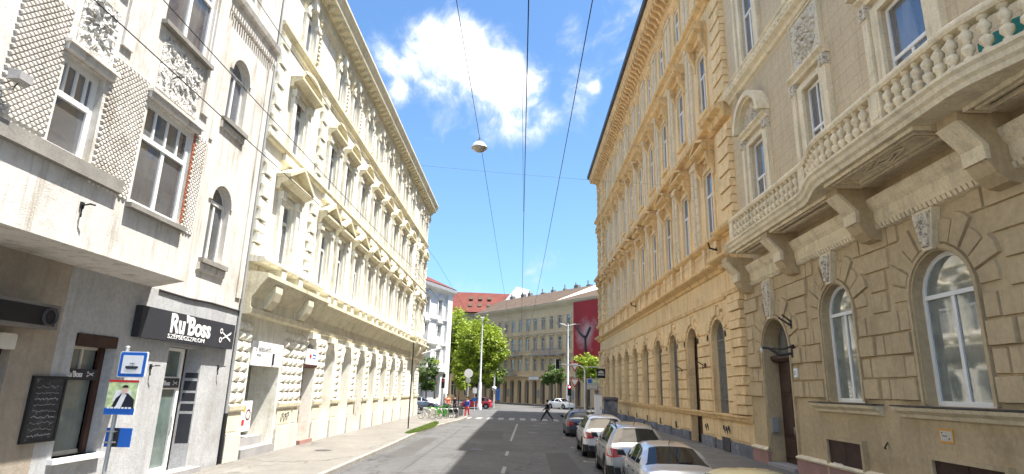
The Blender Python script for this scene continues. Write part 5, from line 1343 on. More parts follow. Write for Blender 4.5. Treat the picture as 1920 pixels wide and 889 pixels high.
b.build('shop_board', M['grey'], tb)
b = MB()
for (u0, u1, v) in ((2, 10, 8.3), (13.5, 19, 8.3), (2, 8.5, 4.9), (18.5, 21.5, 8.3)):
    b.mark(); b.box(FT, u0, u1, v, v + 0.18, 0, 1.0); b.box(FT, u0, u1, v + 1.1, v + 1.18, 0.92, 1.0)
    n = int((u1 - u0) / 0.3)
    for i in range(n + 1): b.box(FT, u0 + i * 0.3, u0 + i * 0.3 + 0.07, v + 0.18, v + 1.1, 0.94, 0.98)
b.build('balcony', M['grey'], tb)
b = MB(); b.add([FT.p(TA, 17.3, 0.8), FT.p(TB, 17.3, 0.8), FT.p(TB, 20.8, -6), FT.p(TA, 20.8, -6), FT.p(TA, 17.3, -14), FT.p(TB, 17.3, -14)], [(0, 1, 2, 3), (3, 2, 5, 4), (0, 3, 4), (1, 5, 2)])
b.build('roof', M['rooftile'], tb)
for k in range(9):
    b = MB(); u = -3 + k * 3.4 + rr.uniform(-.6, .6); b.box(FT, u, u + rr.uniform(0.5, 1.1), 20.0, 21.0 + rr.uniform(0, 0.5), -6.8, -6.1); b.box(FT, u + .1, u + .25, 21.0, 21.9, -6.5, -6.35); b.build('chimney', M['darkgrey'], tb)
b = MB(); b.add([FT.p(19.5, 17.6, 0.3), FT.p(27, 19.2, -2.9), FT.p(27, 21.0, -5.8), FT.p(24, 20.5, -5)], [(0, 1, 2, 3)])
b.build('roof_flashing', M['oldwhite'], tb)
text('lettering', 'ETTEREM', 0.8, FT, 13.2, 4.0, 0.36, M['signwhite'], tb, 1.0) if False else None
b = MB(); b.box(FT, 12.4, 15.2, 4.25, 4.75, 0.32, 0.42); tag(b.build('shop_sign', M['signwhite']), 'narrow white sign over the arcade of the tan building', 'shop sign')
# red banner
s = thing('advertising_banner', 'tall red banner with a pale cloud and a dark forked figure on the tan building', 'banner', FT.p(22, 8, 0.3))
mbn = material('banner_red', (0.34, 0.03, 0.035), 0.7, var=0.15, scale=0.3, bump=0, stain=(0.22, 0.01, 0.02), stain_amt=0.4, stain_scale=0.4)
nt = mbn.node_tree; bs = nt.nodes['Principled BSDF']; old = bs.inputs['Base Color'].links[0].from_socket
gp = nt.nodes.new('ShaderNodeNewGeometry'); dn = nt.nodes.new('ShaderNodeVectorMath'); dn.operation = 'DISTANCE'
nt.links.new(gp.outputs['Position'], dn.inputs[0]); dn.inputs[1].default_value = FT.p(28.0, 11.4, 0.9)
nz = nt.nodes.new('ShaderNodeTexNoise'); nz.inputs['Scale'].default_value = 0.5; nz.inputs['Detail'].default_value = 5; nt.links.new(gp.outputs['Position'], nz.inputs['Vector'])
ad = nt.nodes.new('ShaderNodeMath'); ad.operation = 'MULTIPLY_ADD'; nt.links.new(nz.outputs['Fac'], ad.inputs[0]); ad.inputs[1].default_value = 4.0; nt.links.new(dn.outputs['Value'], ad.inputs[2])
mr = nt.nodes.new('ShaderNodeMapRange'); nt.links.new(ad.outputs[0], mr.inputs['Value']); mr.inputs['From Min'].default_value = 2.8; mr.inputs['From Max'].default_value = 4.6; mr.inputs['To Min'].default_value = 0.8; mr.inputs['To Max'].default_value = 0
nt.links.new(MIX(nt, mr.outputs[0], old, (0.5, 0.36, 0.36)), bs.inputs['Base Color'])
b = MB(); b.box(FT, 24.75, 33.0, 6.2, 16.7, 0.85, 0.93); b.build('banner_sheet', mbn, s)
b = MB(); b.tube([FT.p(25.4, 12.9, 0.97), FT.p(26.4, 11.6, 0.97), FT.p(27.2, 11.0, 0.97), FT.p(27.9, 11.0, 0.97), FT.p(28.8, 12.4, 0.97)], 0.2, 6); b.tube([FT.p(27.6, 11.0, 0.97), FT.p(27.7, 8.6, 0.97), FT.p(28.3, 7.4, 0.97)], 0.2, 6); b.build('print', M['signblack'], s)

# red-roofed house behind the trees
rb = thing('apartment_building', 'building behind the street trees with a steep red tiled roof and white fire wall', 'building', (-14, 128, 0))
FRD = Frame((0, 124.5, 0), (1, 0, 0), (0, -1, 0))
b = MB()
ops = [(-34 + i * 2.6, 1.1, 0, 0, False) for i in range(11)]
for v0, v1, vb, vt in ((0, 5, 1, 4), (5, 9, 5.8, 8), (9, 13, 9.6, 12), (13, 18, 13.6, 16)): wall_band(b, FRD, -40, -5.8, v0, v1, [(-38 + i * 2.7, 1.1, vb, vt, False) for i in range(12)], 0.3)
b.box(FRD, -40, -5.8, 0, 18, -13, -0.5); b.build('wall', M['tan'], rb)
for i in range(12):
    for vb, hh in ((1, 3), (5.8, 2.2), (9.6, 2.4), (13.6, 2.4)): window(rb, FRD, -38 + i * 2.7, vb, 1.1, hh, False, 0.25, M['oldwhite'], M['glass'], 0.3, 2)
b = MB(); b.add([(-40, 123.7, 18.1), (-5.4, 123.7, 18.1), (-1.4, 131, 23.2), (-10.8, 131, 23.4), (-36, 131, 23.4), (-40, 137.5, 18.1), (-5.4, 137.5, 18.1)], [(0, 1, 3, 4), (1, 2, 3), (4, 3, 6, 5), (3, 2, 6), (0, 4, 5)]); b.build('roof', M['redtile'], rb)
for k in range(7):
    b = MB(); x = -11.5 + (k % 4) * 2.0; y = 125.4 + (k // 4) * 2.2; z = 18.1 + (y - 123.7) * 0.83
    b.add([(x, y, z + 0.08), (x + 0.8, y, z + 0.08), (x + 0.8, y + 0.9, z + 0.83), (x, y + 0.9, z + 0.83)] + [(x, y, z - 0.1), (x + 0.8, y, z - 0.1), (x + 0.8, y + 0.9, z + 0.65), (x, y + 0.9, z + 0.65)], [(0, 1, 2, 3), (0, 1, 5, 4), (1, 2, 6, 5), (2, 3, 7, 6), (3, 0, 4, 7)]); b.build('skylight', M['rooftile'], rb)
b = MB(); P = [(-5.4, 17.0), (0.2, 17.5), (3.2, 21.5), (1.4, 23.6), (-1.2, 24.0), (-5.4, 18.4)]
b.add([(x, 123.0 + (x + 5.4) * 0.5, z) for x, z in P] + [(x, 123.8 + (x + 5.4) * 0.5, z) for x, z in P], [tuple(range(6)), tuple(range(6, 12))] + [(i, (i + 1) % 6, 6 + (i + 1) % 6, 6 + i) for i in range(6)]); b.build('fire_wall', M['farwhite'], rb)

# white house on the far left corner
pA, pB = Vector((-13.87, 81.3, 0)), Vector((-10.95, 88.9, 0)); d = (pB - pA).normalized()
FW = Frame(pA, d, (d.y, -d.x, 0))
wh = thing('apartment_building', 'white stuccoed corner house with rounded balconies beyond the cream building', 'building', (-13, 85, 0))
WX = [-4.5, -1.6, 1.3, 5.0]
b = MB()
for v0, v1, vb, vt in ((0, 4.6, 0.9, 3.9), (4.6, 8.4, 5.4, 7.7), (8.4, 12.0, 9.2, 11.4), (12.0, 16.6, 12.7, 15.0)):
    wall_band(b, FW, -9, 8.1, v0, v1, [(u, 1.0, vb, vt, False) for u in WX], 0.3)
b.box(FW, -9, 8.1, 0, 16.6, -10, -0.5); b.box(FW, 6.9, 8.3, 0, 17.2, -2, 0.35); b.box(FW, -9, 8.1, 0, 16.6, -10, -0.51) if False else None
b.build('wall', M['farwhite'], wh)
b = MB()
for v in (4.5, 8.3, 11.9): b.sweep(FW, -9, 8.1, [(0, v), (0.2, v + 0.06), (0.25, v + 0.2), (0, v + 0.24)])
b.sweep(FW, -9, 8.6, [(0, 15.9), (0.2, 16.1), (0.8, 16.5), (0.9, 16.9), (0, 17.0)])
for u in WX:
    for vb, vt in ((5.4, 7.7), (9.2, 11.4), (12.7, 15.0)):
        b.mark()
        b.sweep(FW, u - 0.8, u + 0.8, [(0, vt + 0.1), (0.3, vt + 0.25), (0.3, vt + 0.35), (0, vt + 0.4)])
        for s_ in (-1, 1): b.box(FW, u + s_ * 0.65 - 0.12, u + s_ * 0.65 + 0.12, vb - 0.1, vt + 0.1, 0, 0.12)
        b.poly(FW, [(u - 0.7, vt + 0.4), (u + 0.7, vt + 0.4), (u, vt + 0.85)], 0, 0.25)
b.build('trim', M['farwhite'], wh)
b = MB()
for v, u0, u1 in ((4.7, -0.3, 6.4), (8.4, -0.3, 3.2)):
    b.mark(); b.box(FW, u0, u1, v, v + 0.25, 0, 1.3); b.box(FW, u0, u1, v + 0.25, v + 1.1, 1.15, 1.3); b.box(FW, u1 - 0.14, u1, v + 0.25, v + 1.1, 0, 1.15); b.box(FW, u0, u0 + 0.14, v + 0.25, v + 1.1, 0, 1.15)
b.build('balcony', M['farwhite'], wh)
for u in WX:
    for vb, hh in ((0.9, 3.0), (5.4, 2.3), (9.2, 2.2), (12.7, 2.3)): window(wh, FW, u, vb, 1.0, hh, False, 0.25, M['white'], M['glass'], 0.3, 2)
b = MB(); b.add([FW.p(-9, 17, 0.9), FW.p(8.6, 17, 0.9), FW.p(8.6, 19.2, -4), FW.p(-9, 19.2, -4), FW.p(-9, 17, -10), FW.p(8.6, 17, -10)], [(0, 1, 2, 3), (3, 2, 5, 4), (0, 3, 4), (1, 5, 2)]); b.build('roof', M['redtile'], wh)
# neighbours that close the side street
for (nm, lab, x0, x1, y0, y1, h, mt) in (('apartment_building', 'plain dark grey block deep in the side street behind the left trees', -40, -13.5, 101, 112, 15.5, 'darkgrey'),):
    s = thing(nm, lab, 'building', ((x0 + x1) / 2, y0, 0)); F_ = Frame((0, y0, 0), (1, 0, 0), (0, -1, 0))
    b = MB(); xs = [x0 + 2 + i * 2.8 for i in range(int((x1 - x0 - 2) / 2.8))]
    for v0 in (0, 4, 8, 12): wall_band(b, F_, x0, x1, v0, min(h, v0 + 4), [(u, 1.1, v0 + 0.9, v0 + 3.0, False) for u in xs], 0.3)
    b.box(F_, x0, x1, 0, h, -(y1 - y0), -0.5); b.build('wall', M[mt], s)
    for u in xs:
        for v0 in (0, 4, 8, 12): window(s, F_, u, v0 + 0.9, 1.1, 2.1, False, 0.25, M['oldwhite'], M['glass'], 0.3, 2)
    b = MB(); b.add([(x0, y0 - .5, h), (x1, y0 - .5, h), (x1, (y0 + y1) / 2, h + 3), (x0, (y0 + y1) / 2, h + 3), (x0, y1, h), (x1, y1, h)], [(0, 1, 2, 3), (3, 2, 5, 4), (0, 3, 4), (1, 5, 2)]); b.build('roof', M['rooftile'], s)

# ---------------------------------------------------------------- trees
def tree(label, x, y, h, crowns, n, leaf=0.22, mat='leaf', seed=1, trunk_r=0.16, group=None, name='street_tree'):
    t = thing(name, label, 'tree', (x, y, 0), 0, group); r = random.Random(seed)
    b = MB(); zc = min(c[2] - c[5] * 0.3 for c in crowns)
    b.tube([(0, 0, 0), (0.05, 0.03, zc * 0.5), (0.0, 0.08, zc)], trunk_r, 8, trunk_r * 0.65)
    for c in crowns:
        for k in range(3):
            q = (c[0] + r.uniform(-.4, .4) * c[3], c[1] + r.uniform(-.4, .4) * c[4], c[2] + r.uniform(-.2, .5) * c[5])
            b.tube([(0, 0.08, zc * 0.92), (q[0] * 0.45, q[1] * 0.45, zc + (q[2] - zc) * 0.5), q], trunk_r * 0.45, 5, 0.03)
    part('trunk', b, M['bark'], t)
    m = MB()
    tot_ = sum(c[3] * c[4] * c[5] for c in crowns)
    for c in crowns:
        nc = max(6, int(n / 55 * c[3] * c[4] * c[5] / tot_))
        for _ in range(nc):
            while True:
                p = Vector((r.uniform(-1, 1), r.uniform(-1, 1), r.uniform(-1, 1)))
                if 0.25 < p.length < 1: break
            p = p * (0.55 + 0.45 * r.random()) if r.random() < 0.25 else p.normalized() * r.uniform(0.7, 1.05)
            cc_ = Vector((c[0] + p.x * c[3], c[1] + p.y * c[4], c[2] + p.z * c[5])); cr = r.uniform(0.35, 0.75) * min(c[3], c[5]) * 0.42
            for _ in range(55):
                q = cc_ + Vector((r.gauss(0, 1), r.gauss(0, 1), r.gauss(0, 0.7))) * cr * 0.6
                a = Vector((r.uniform(-1, 1), r.uniform(-1, 1), r.uniform(-.5, .5))).normalized(); d2 = a.cross(Vector((r.uniform(-1, 1), r.uniform(-1, 1), r.uniform(-1, 1)))).normalized()
                l = leaf * r.uniform(0.6, 1.2)
                m.add([q - a * l, q + d2 * l * 0.5, q + a * l, q - d2 * l * 0.5], [(0, 1, 2, 3)])
    part('crown', m, M[mat], t)
    return t
tree('big bright green tree standing at the junction behind the lamp mast', -5.3, 79, 12, [(0, 0, 8.6, 2.6, 2.6, 3.0), (1.6, 0.3, 7.6, 1.9, 2.0, 2.4), (-1.8, 0, 6.6, 1.8, 2, 2.6), (0.4, 0, 5.0, 2.3, 2.2, 1.8)], 15000, 0.2, 'leaf', 3, 0.2)
tree('tall leafy tree rising between the white house and the bright tree', -12.3, 103, 17, [(0, 0, 12, 3.0, 2.6, 4.0), (1.2, 0, 8, 2.8, 2.6, 3.0), (3.2, 0, 6, 2.8, 2.6, 2.6)], 12000, 0.26, 'leaf', 4, 0.24)
tree('darker tree low behind the bright green tree', -7.0, 96, 9, [(0, 0, 6, 2.6, 2.6, 3.0), (2.4, 0, 5, 2.2, 2.2, 2.6)], 8000, 0.24, 'leaf_dark', 5, 0.2)
tree('small dark tree at the foot of the tan building behind the tall mast', 5.3, 92, 7, [(0, 0, 4.9, 1.7, 1.6, 1.3), (-1.0, 0, 4.3, 1.2, 1.2, 0.9)], 4500, 0.17, 'leaf_dark', 6, 0.1)
tree('round green tree below the red banner', 9.6, 86, 8, [(0, 0, 6.0, 1.8, 1.8, 1.8), (0.6, 0, 4.6, 1.6, 1.5, 1.3)], 5000, 0.18, 'leaf', 8, 0.12)
tree('small tree in front of the white corner house', -11.9, 76.5, 6, [(0, 0, 4.4, 1.3, 1.3, 1.9), (0.2, 0, 3.2, 1.2, 1.2, 1.1)], 4500, 0.15, 'leaf_dark', 9, 0.1)
tree('slim young tree right of the white corner house', -8.8, 87, 6, [(0, 0, 4.6, 1.0, 1.0, 2.0), (0.3, 0, 3.0, 1.1, 1, 1.0)], 3200, 0.15, 'leaf', 10, 0.08)
def shrub(name, label, cat, pts, n, leaf, mat, seed):
    m = MB(); r = random.Random(seed)
    for (x, y, z, rx, ry, rz) in pts:
        for _ in range(n):
            q = Vector((x + r.gauss(0, .45) * rx, y + r.gauss(0, .45) * ry, z + abs(r.gauss(0, .5)) * rz)); a = Vector((r.uniform(-1, 1), r.uniform(-1, 1), r.uniform(-.2, 1))).normalized(); d2 = a.cross(Vector((r.uniform(-1, 1), r.uniform(-1, 1), .3))).normalized(); l = leaf * r.uniform(.6, 1.2)
            m.add([q - a * l, q + d2 * l * .5, q + a * l, q - d2 * l * .5], [(0, 1, 2, 3)])
    return tag(m.build(name, M[mat]), label, cat)
c = FW.p(2.8, 5.8, 1.1); shrub('balcony_plants', 'green plants spilling over the white balcony edge', 'plants', [(c[0], c[1], c[2], .6, 2.2, .5)], 500, .1, 'leaf', 2)
# grass strip at the kerb
m = MB(); r = random.Random(8)
for _ in range(5200):
    t = r.random(); y = 33.5 + t * 10.8; x = -6.0 + 0.25 * math.sin(t * 3) + r.uniform(-.42, .28) * (0.5 + 0.6 * math.sin(math.pi * t)); h_ = r.uniform(.04, .13)
    a = r.uniform(0, 6.28); dx, dy = .02 * math.cos(a), .02 * math.sin(a)
    m.add([(x - dx, y - dy, KH), (x + dx, y + dy, KH), (x + dx + r.uniform(-.04, .04), y + dy, KH + h_)], [(0, 1, 2)])
tag(m.build('grass', M['grass']), 'strip of green grass along the left kerb before the bicycle stand', 'grass', kind='stuff')

# ---------------------------------------------------------------- cars
def lerp(keys, y):
    for (a, va), (b_, vb) in zip(keys[:-1], keys[1:]):
        if y <= b_: t = max(0.0, (y - a) / (b_ - a)); t = t; return va + (vb - va) * t
    return keys[-1][1]
def car(label, paint, loc, rz, L=4.4, W=1.78, top=None, wheelr=0.32, wheels=(0.78, 3.5), glass=None, pillars=(), rails=False, cladding=False, group='cars parked along the right kerb', plate='RKL-426', clear=0.2, belt=0.93, side=(0.6, 3.35), rear=(0.5, 1.2), wind=(2.6, 3.4), antenna=True, name='parked_car', hatchwin=None):
    t = thing(name, label, 'car', loc, rz, group)
    hw = W / 2
    ys = sorted(set([0.0, 0.04, 0.1, 0.2, L - 0.2, L - 0.1, L - 0.04, L] + [k[0] for k in top] + [rear[0], rear[1], wind[0], wind[1], side[0], side[1]] + list(pillars) + [p + 0.07 for p in pillars] +
                    [w + wheelr * 1.16 * math.cos(a * math.pi / 10) for w in wheels for a in range(11)] + [i * 0.16 for i in range(1, int(L / 0.16))]))
    yy = [ys[0]]
    for y in ys[1:]:
        if y - yy[-1] > 0.012: yy.append(y)
    def sm(y):
        return (lerp(top, y - 0.06) + 2 * lerp(top, y) + lerp(top, y + 0.06)) / 4
    rings = []
    for y in yy:
        e = min(y, L - y); k = 1 - 0.20 * max(0, 1 - e / 0.32) ** 2.2
        w = hw * k; zt = sm(y); zb = min(belt + 0.03 * (1 - y / L) * 2, zt - 0.02)
        if zt < belt + 0.12: zb = zt - 0.07
        zlow = clear + 0.05 * max(0, 1 - e / 0.15)
        for wy in wheels:
            d = abs(y - wy)
            if d < wheelr * 1.17: zlow = max(zlow, wheelr + math.sqrt(max(0, (wheelr * 1.17) ** 2 - d * d)))
        green = max(0, zt - zb)
        wt = w - 0.10 - 0.26 * min(1, green / 0.5) if green > 0.1 else w - 0.12
        zm = max(0.52, zlow + 0.03)
        x4 = w - 0.07 + (wt + 0.07 - (w - 0.07)) * min(1, (green) / 0.5) if green > 0.12 else w - 0.09
        rings.append([(w - 0.04, zlow), (w, max(zm, zlow + 0.02)), (w - 0.012, max(zb - 0.1, zm + 0.03)), (w - 0.05, zb),
                      (w - 0.075, zb + 0.025 if green > 0.1 else zb + 0.015), (x4, zt - 0.085 if green > 0.14 else zb + 0.03), (wt - 0.04, zt - 0.025), (wt * 0.62, zt + 0.008), (0, zt + 0.018)])
    body = {}; n = len(rings[0])
    def pos(i, k, s_): x, z = rings[i][k]; return (s_ * x, yy[i], z)
    groups = {}
    def put(key, verts):
        groups.setdefault(key, MB()).add(verts, [tuple(range(len(verts)))], key == 'body' or 'window' in key)
    for i in range(len(yy) - 1):
        ym = (yy[i] + yy[i + 1]) / 2
        for s_ in (-1, 1):
            for k in range(n - 1):
                q = [pos(i, k, s_), pos(i + 1, k, s_), pos(i + 1, k + 1, s_), pos(i, k + 1, s_)]
                key = 'body'
                tall = rings[i][n - 1][1] > belt + 0.15 and rings[i + 1][n - 1][1] > belt + 0.12
                if k == 4 and side[0] < ym < side[1] and tall and not any(p < ym < p + 0.07 for p in pillars): key = 'window_%d%d' % (s_ > 0, sum(p < ym for p in pillars))
                if k >= 6 and rear[0] < ym < rear[1]: key = 'rear_window'
                if k >= 6 and wind[0] < ym < wind[1]: key = 'windscreen'
                if cladding and k == 0: key = 'cladding'
                if key == 'body': groups.setdefault('body', MB()); body.setdefault('q', []).append((i, k, s_))
                else: put(key, q)
    # body as one welded shell
    m = MB(); idx = {}
    def vid(i, k, s_):
        key = (i, k, 0 if k == n - 1 else s_)
        if key not in idx: idx[key] = len(m.v); m.v.append(pos(i, k, s_))
        return idx[key]
    for (i, k, s_) in body['q']:
        f = [vid(i, k, s_), vid(i + 1, k, s_), vid(i + 1, k + 1, s_), vid(i, k + 1, s_)]
        m.f.append(f if s_ > 0 else f[::-1]); m.smooth.append(True)
    for i, dr in ((0, -1), (len(yy) - 1, 1)):
        f = [pos(i, k, 1) for k in range(n)] + [pos(i, k, -1) for k in range(n - 2, -1, -1)]
        m.add(f, [tuple(range(len(f)))])
    part('body', m, paint, t)
    for key, g in groups.items():
        if key == 'body': continue
        if key == 'cladding': part('cladding', g, M['plastic'], t); continue
        nm = key if not key.startswith('window_') else 'side_window'
        # weld glass
        part(nm, g, M['carglass'], t)
    # underbody
    u = MB(); u.wbox(-hw + 0.16, hw - 0.16, 0.12, L - 0.12, clear - 0.02, belt - 0.25); part('underbody', u, M['plastic'], t)
    # bumpers, lamps, plate
    bz = 0.52 if not cladding else 0.58
    bm = MB(); 
    bm.poly(Frame((0, 0.02, 0), (1, 0, 0), (0, -1, 0)), [(-hw * 0.76, clear + 0.03), (hw * 0.76, clear + 0.03), (hw * 0.8, bz - 0.1), (-hw * 0.8, bz - 0.1)], 0, 0.035, 0.02)
    part('bumper', bm, M['plastic'], t)
    r_top = lerp(top, 0.12)
    F0 = Frame((0, 0, 0), (1, 0, 0), (0, -1, 0))
    for s_ in (-1, 1):
        lm = MB(); z0, z1 = belt - 0.3, belt - 0.03
        a, b_ = (s_ * hw * 0.52, s_ * (hw - 0.17))
        P = [(a, z0 + 0.03), (b_, z0), (b_, z1), (a, z1 - 0.03)]
        lm.poly(F0, P, -0.06, 0.012, 0.01)
        lm.add([(s_ * (hw - 0.17), -0.012, z0), (s_ * (hw - 0.005), 0.19, z0 + 0.03), (s_ * (hw - 0.01), 0.30, z1 - 0.02), (s_ * (hw - 0.17), -0.012, z1)], [(0, 1, 2, 3)])
        part('taillight', lm, M['tail'], t)
        hl = MB(); hl.poly(Frame((0, L, 0), (1, 0, 0), (0, 1, 0)), [(s_ * hw * 0.45, 0.6), (s_ * (hw - 0.16), 0.62), (s_ * (hw - 0.16), 0.74), (s_ * hw * 0.5, 0.7)], -0.05, 0.014, 0.01)
        hl.add([(s_ * (hw - 0.16), L + 0.012, 0.62), (s_ * (hw - 0.02), L - 0.2, 0.66), (s_ * (hw - 0.03), L - 0.32, 0.76), (s_ * (hw - 0.16), L + 0.012, 0.74)], [(0, 1, 2, 3)])
        part('headlight', hl, M['lamp'], t)
        mr = MB(); my = wind[1] - 0.28 if wind[1] < L - 0.7 else wind[1] - 0.5
        mr.poly(Frame((0, my, 0), (1, 0, 0), (0, -1, 0)), [(s_ * (hw - 0.06), belt + 0.03), (s_ * (hw + 0.2), belt + 0.06), (s_ * (hw + 0.21), belt + 0.2), (s_ * (hw + 0.03), belt + 0.2)], -0.08, 0.05, 0.02)
        part('mirror', mr, M['plastic'], t)
        if rails:
            rl_ = MB(); zz = [(lerp(top, y) + (0.06 if 0 < q < 5 else 0.0), y) for q, y in enumerate([rear[1] + 0.02 + (wind[0] - rear[1]) * f / 6 for f in range(7)])]
            rl_.tube([(s_ * (hw - 0.36), y, z) for z, y in zz], 0.022, 6); part('roof_rail', rl_, M['plastic'], t)
    gp = MB()
    for s_ in (-1, 1):
        gp.tube([(s_ * (hw * 0.86), -0.004, belt - 0.33), (s_ * (hw * 0.84), -0.006, 0.5), (0, -0.012, 0.49)], 0.006, 4)
        for y in list(pillars) + [side[0] + 0.25]: gp.tube([(s_ * (hw + 0.001), y + 0.03, 0.42), (s_ * (hw + 0.002), y + 0.03, 0.6), (s_ * (hw - 0.03), y + 0.03, belt - 0.03)], 0.006, 4)
        for y in pillars: gp.tube([(s_ * (hw + 0.004), y - 0.22, belt - 0.12), (s_ * (hw + 0.012), y - 0.15, belt - 0.12), (s_ * (hw + 0.004), y - 0.06, belt - 0.12)], 0.014, 5)
    part('panel_gaps', gp, M['black'], t)
    pl = MB(); pl.box(F0, -0.26, 0.26, belt - 0.36, belt - 0.25, 0.0, 0.018); part('licence_plate', pl, M['signwhite'], t)
    sm_ = MB(); sm_.box(F0, -hw * 0.5, hw * 0.5, belt - 0.21, belt - 0.19, 0.0, 0.012); sm_.box(F0, -0.3, 0.3, belt - 0.17, belt - 0.13, 0, 0.02); part('tailgate_trim', sm_, M['steel'], t)
    gr = MB(); gr.box(Frame((0, L, 0), (1, 0, 0), (0, 1, 0)), -0.36, 0.36, 0.5, 0.68, -0.02, 0.018); gr.box(Frame((0, L, 0), (1, 0, 0), (0, 1, 0)), -0.6, 0.6, 0.28, 0.4, -0.02, 0.016); part('grille', gr, M['black'], t)
    if antenna:
        an = MB(); y = rear[1] + 0.2; an.tube([(0, y, lerp(top, y)), (0, y - 0.13, lerp(top, y) + 0.13)], 0.012, 5, 0.006); part('antenna', an, M['black'], t)
    wpm = MB(); wpm.tube([(0.0, rear[0] + 0.02, lerp(top, rear[0]) + 0.045), (0.35, rear[0] + 0.07, lerp(top, rear[0] + 0.05) + 0.045)], 0.012, 5); part('wiper', wpm, M['black'], t)
    for wy in wheels:
        for s_ in (-1, 1):
            x = s_ * (hw - 0.11)
            w_ = MB(); pr = [(wheelr * 0.62, -0.1), (wheelr * 0.95, -0.1), (wheelr, -0.06), (wheelr, 0.06), (wheelr * 0.95, 0.1), (wheelr * 0.62, 0.1)]
            w_.lathe((x, wy, wheelr), pr, 24, True, 'x', cap=False); wo = part('wheel', w_, M['tyre'], t)
            rm = MB(); xo = x + s_ * 0.06
            rm.lathe((xo, wy, wheelr), [(0.0, s_ * 0.02), (0.05, s_ * 0.02), (0.06, 0.0), (wheelr * 0.5, -s_ * 0.03), (wheelr * 0.56, s_ * 0.03), (wheelr * 0.64, s_ * 0.03)], 20, True, 'x', cap=False)
            for k in range(5):
                a = k * 2 * math.pi / 5; ca, sa = math.cos(a), math.sin(a)
                P = [(r_ * ca - o_ * sa, r_ * sa + o_ * ca) for r_, o_ in ((0.03, -0.035), (wheelr * 0.6, -0.025), (wheelr * 0.6, 0.025), (0.03, 0.035))]
                rm.add([(xo + s_ * 0.03, wy + p, wheelr + q) for p, q in P], [(0, 1, 2, 3)])
            ri = part('rim', rm, M['rim'], None); ri.parent = wo
    return t
P_silver = carpaint('silver_paint', (0.50, 0.52, 0.55)); P_white = carpaint('white_paint', (0.66, 0.67, 0.68), 0.1); P_dark = carpaint('dark_graphite_paint', (0.075, 0.085, 0.11))
P_grey = carpaint('pale_silver_paint', (0.42, 0.42, 0.43)); P_red = carpaint('red_paint', (0.75, 0.03, 0.05), 0.0); P_cream = carpaint('cream_paint', (0.62, 0.58, 0.34), 0.0)
LIFT = [(0, 0.72), (0.05, 0.98), (0.42, 1.04), (0.5, 1.07), (1.28, 1.40), (1.5, 1.43), (2.1, 1.46), (2.6, 1.43), (3.38, 1.02), (3.5, 0.98), (4.1, 0.86), (4.38, 0.70), (4.5, 0.55)]
ESTATE = [(0, 0.8), (0.06, 1.05), (0.16, 1.12), (0.62, 1.58), (0.78, 1.63), (1.7, 1.68), (2.5, 1.65), (3.36, 1.10), (3.5, 1.06), (4.2, 0.96), (4.46, 0.78), (4.56, 0.6)]
HATCH = [(0, 0.75), (0.05, 1.0), (0.12, 1.05), (0.6, 1.40), (0.75, 1.44), (1.6, 1.49), (2.2, 1.46), (3.0, 1.02), (3.15, 0.98), (3.7, 0.88), (3.98, 0.7), (4.1, 0.55)]
XO = KH * 0
car('silver liftback with a broad sloping rear window parked nearest but one', P_silver, (3.56, 13.6, 0.0), R(-3), 4.5, 1.74, LIFT, 0.32, (0.85, 3.6), pillars=(1.62, 2.5), rear=(0.52, 1.27), wind=(2.62, 3.36), side=(0.95, 3.3), belt=0.94)
car('silver grey estate-like off-roader with black roof rails and bluish tailgate', P_grey, (3.54, 18.4, 0.0), R(-2), 4.56, 1.84, ESTATE, 0.36, (0.85, 3.65), pillars=(1.35, 2.4), rails=True, cladding=True, rear=(0.2, 0.6), wind=(2.55, 3.3), side=(0.55, 3.2), belt=1.05, clear=0.24, plate='NPC-518')
car('white off-roader parked between the dark hatchback and the silver grey one', P_white, (3.56, 25.2, 0.0), R(-1), 4.5, 1.84, [(y, z * 0.985) for y, z in ESTATE], 0.36, (0.85, 3.65), pillars=(1.35, 2.4), cladding=True, rear=(0.2, 0.6), wind=(2.55, 3.3), side=(0.55, 3.2), belt=1.04, clear=0.24)
car('dark graphite hatchback parked farthest along the right kerb', P_dark, (3.62, 36.0, 0.0), R(-1), 4.1, 1.74, HATCH, 0.31, (0.75, 3.25), pillars=(1.3, 2.1), rear=(0.16, 0.58), wind=(2.3, 2.95), side=(0.5, 2.95), belt=0.93)
car('pale cream car of which only the roof shows at the bottom edge', P_cream, (3.58, 8.05, 0.0), R(-2), 4.1, 1.76, [(y, z * 1.02) for y, z in HATCH], 0.31, (0.75, 3.25), pillars=(1.3, 2.1), rear=(0.16, 0.58), wind=(2.3, 2.95), side=(0.5, 2.95), belt=0.95)
car('bright red hatchback driving across the junction', P_red, (-3.6, 79.6, 0), R(88), 4.1, 1.74, HATCH, 0.32, (0.75, 3.25), pillars=(1.3, 2.1), rear=(0.16, 0.58), wind=(2.3, 2.95), side=(0.5, 2.95), belt=0.93, group='cars on the crossing', name='car')
car('white saloon turning at the junction', carpaint('gloss_white_paint', (0.8, 0.8, 0.8), 0.0), (4.6, 89.3, 0), R(-142), 4.4, 1.8, LIFT, 0.33, (0.85, 3.6), pillars=(1.62, 2.5), rear=(0.52, 1.27), wind=(2.62, 3.36), side=(0.95, 3.3), belt=0.94, group='cars on the crossing', name='car')
car('blue-grey car standing before the white corner house', carpaint('blue_grey_paint', (0.16, 0.19, 0.24)), (-13.6, 70.5, 0), R(-80), 4.3, 1.78, HATCH, 0.32, (0.75, 3.25), pillars=(1.3, 2.1), rear=(0.16, 0.58), wind=(2.3, 2.95), side=(0.5, 2.95), belt=0.93, group='cars on the crossing', name='car')

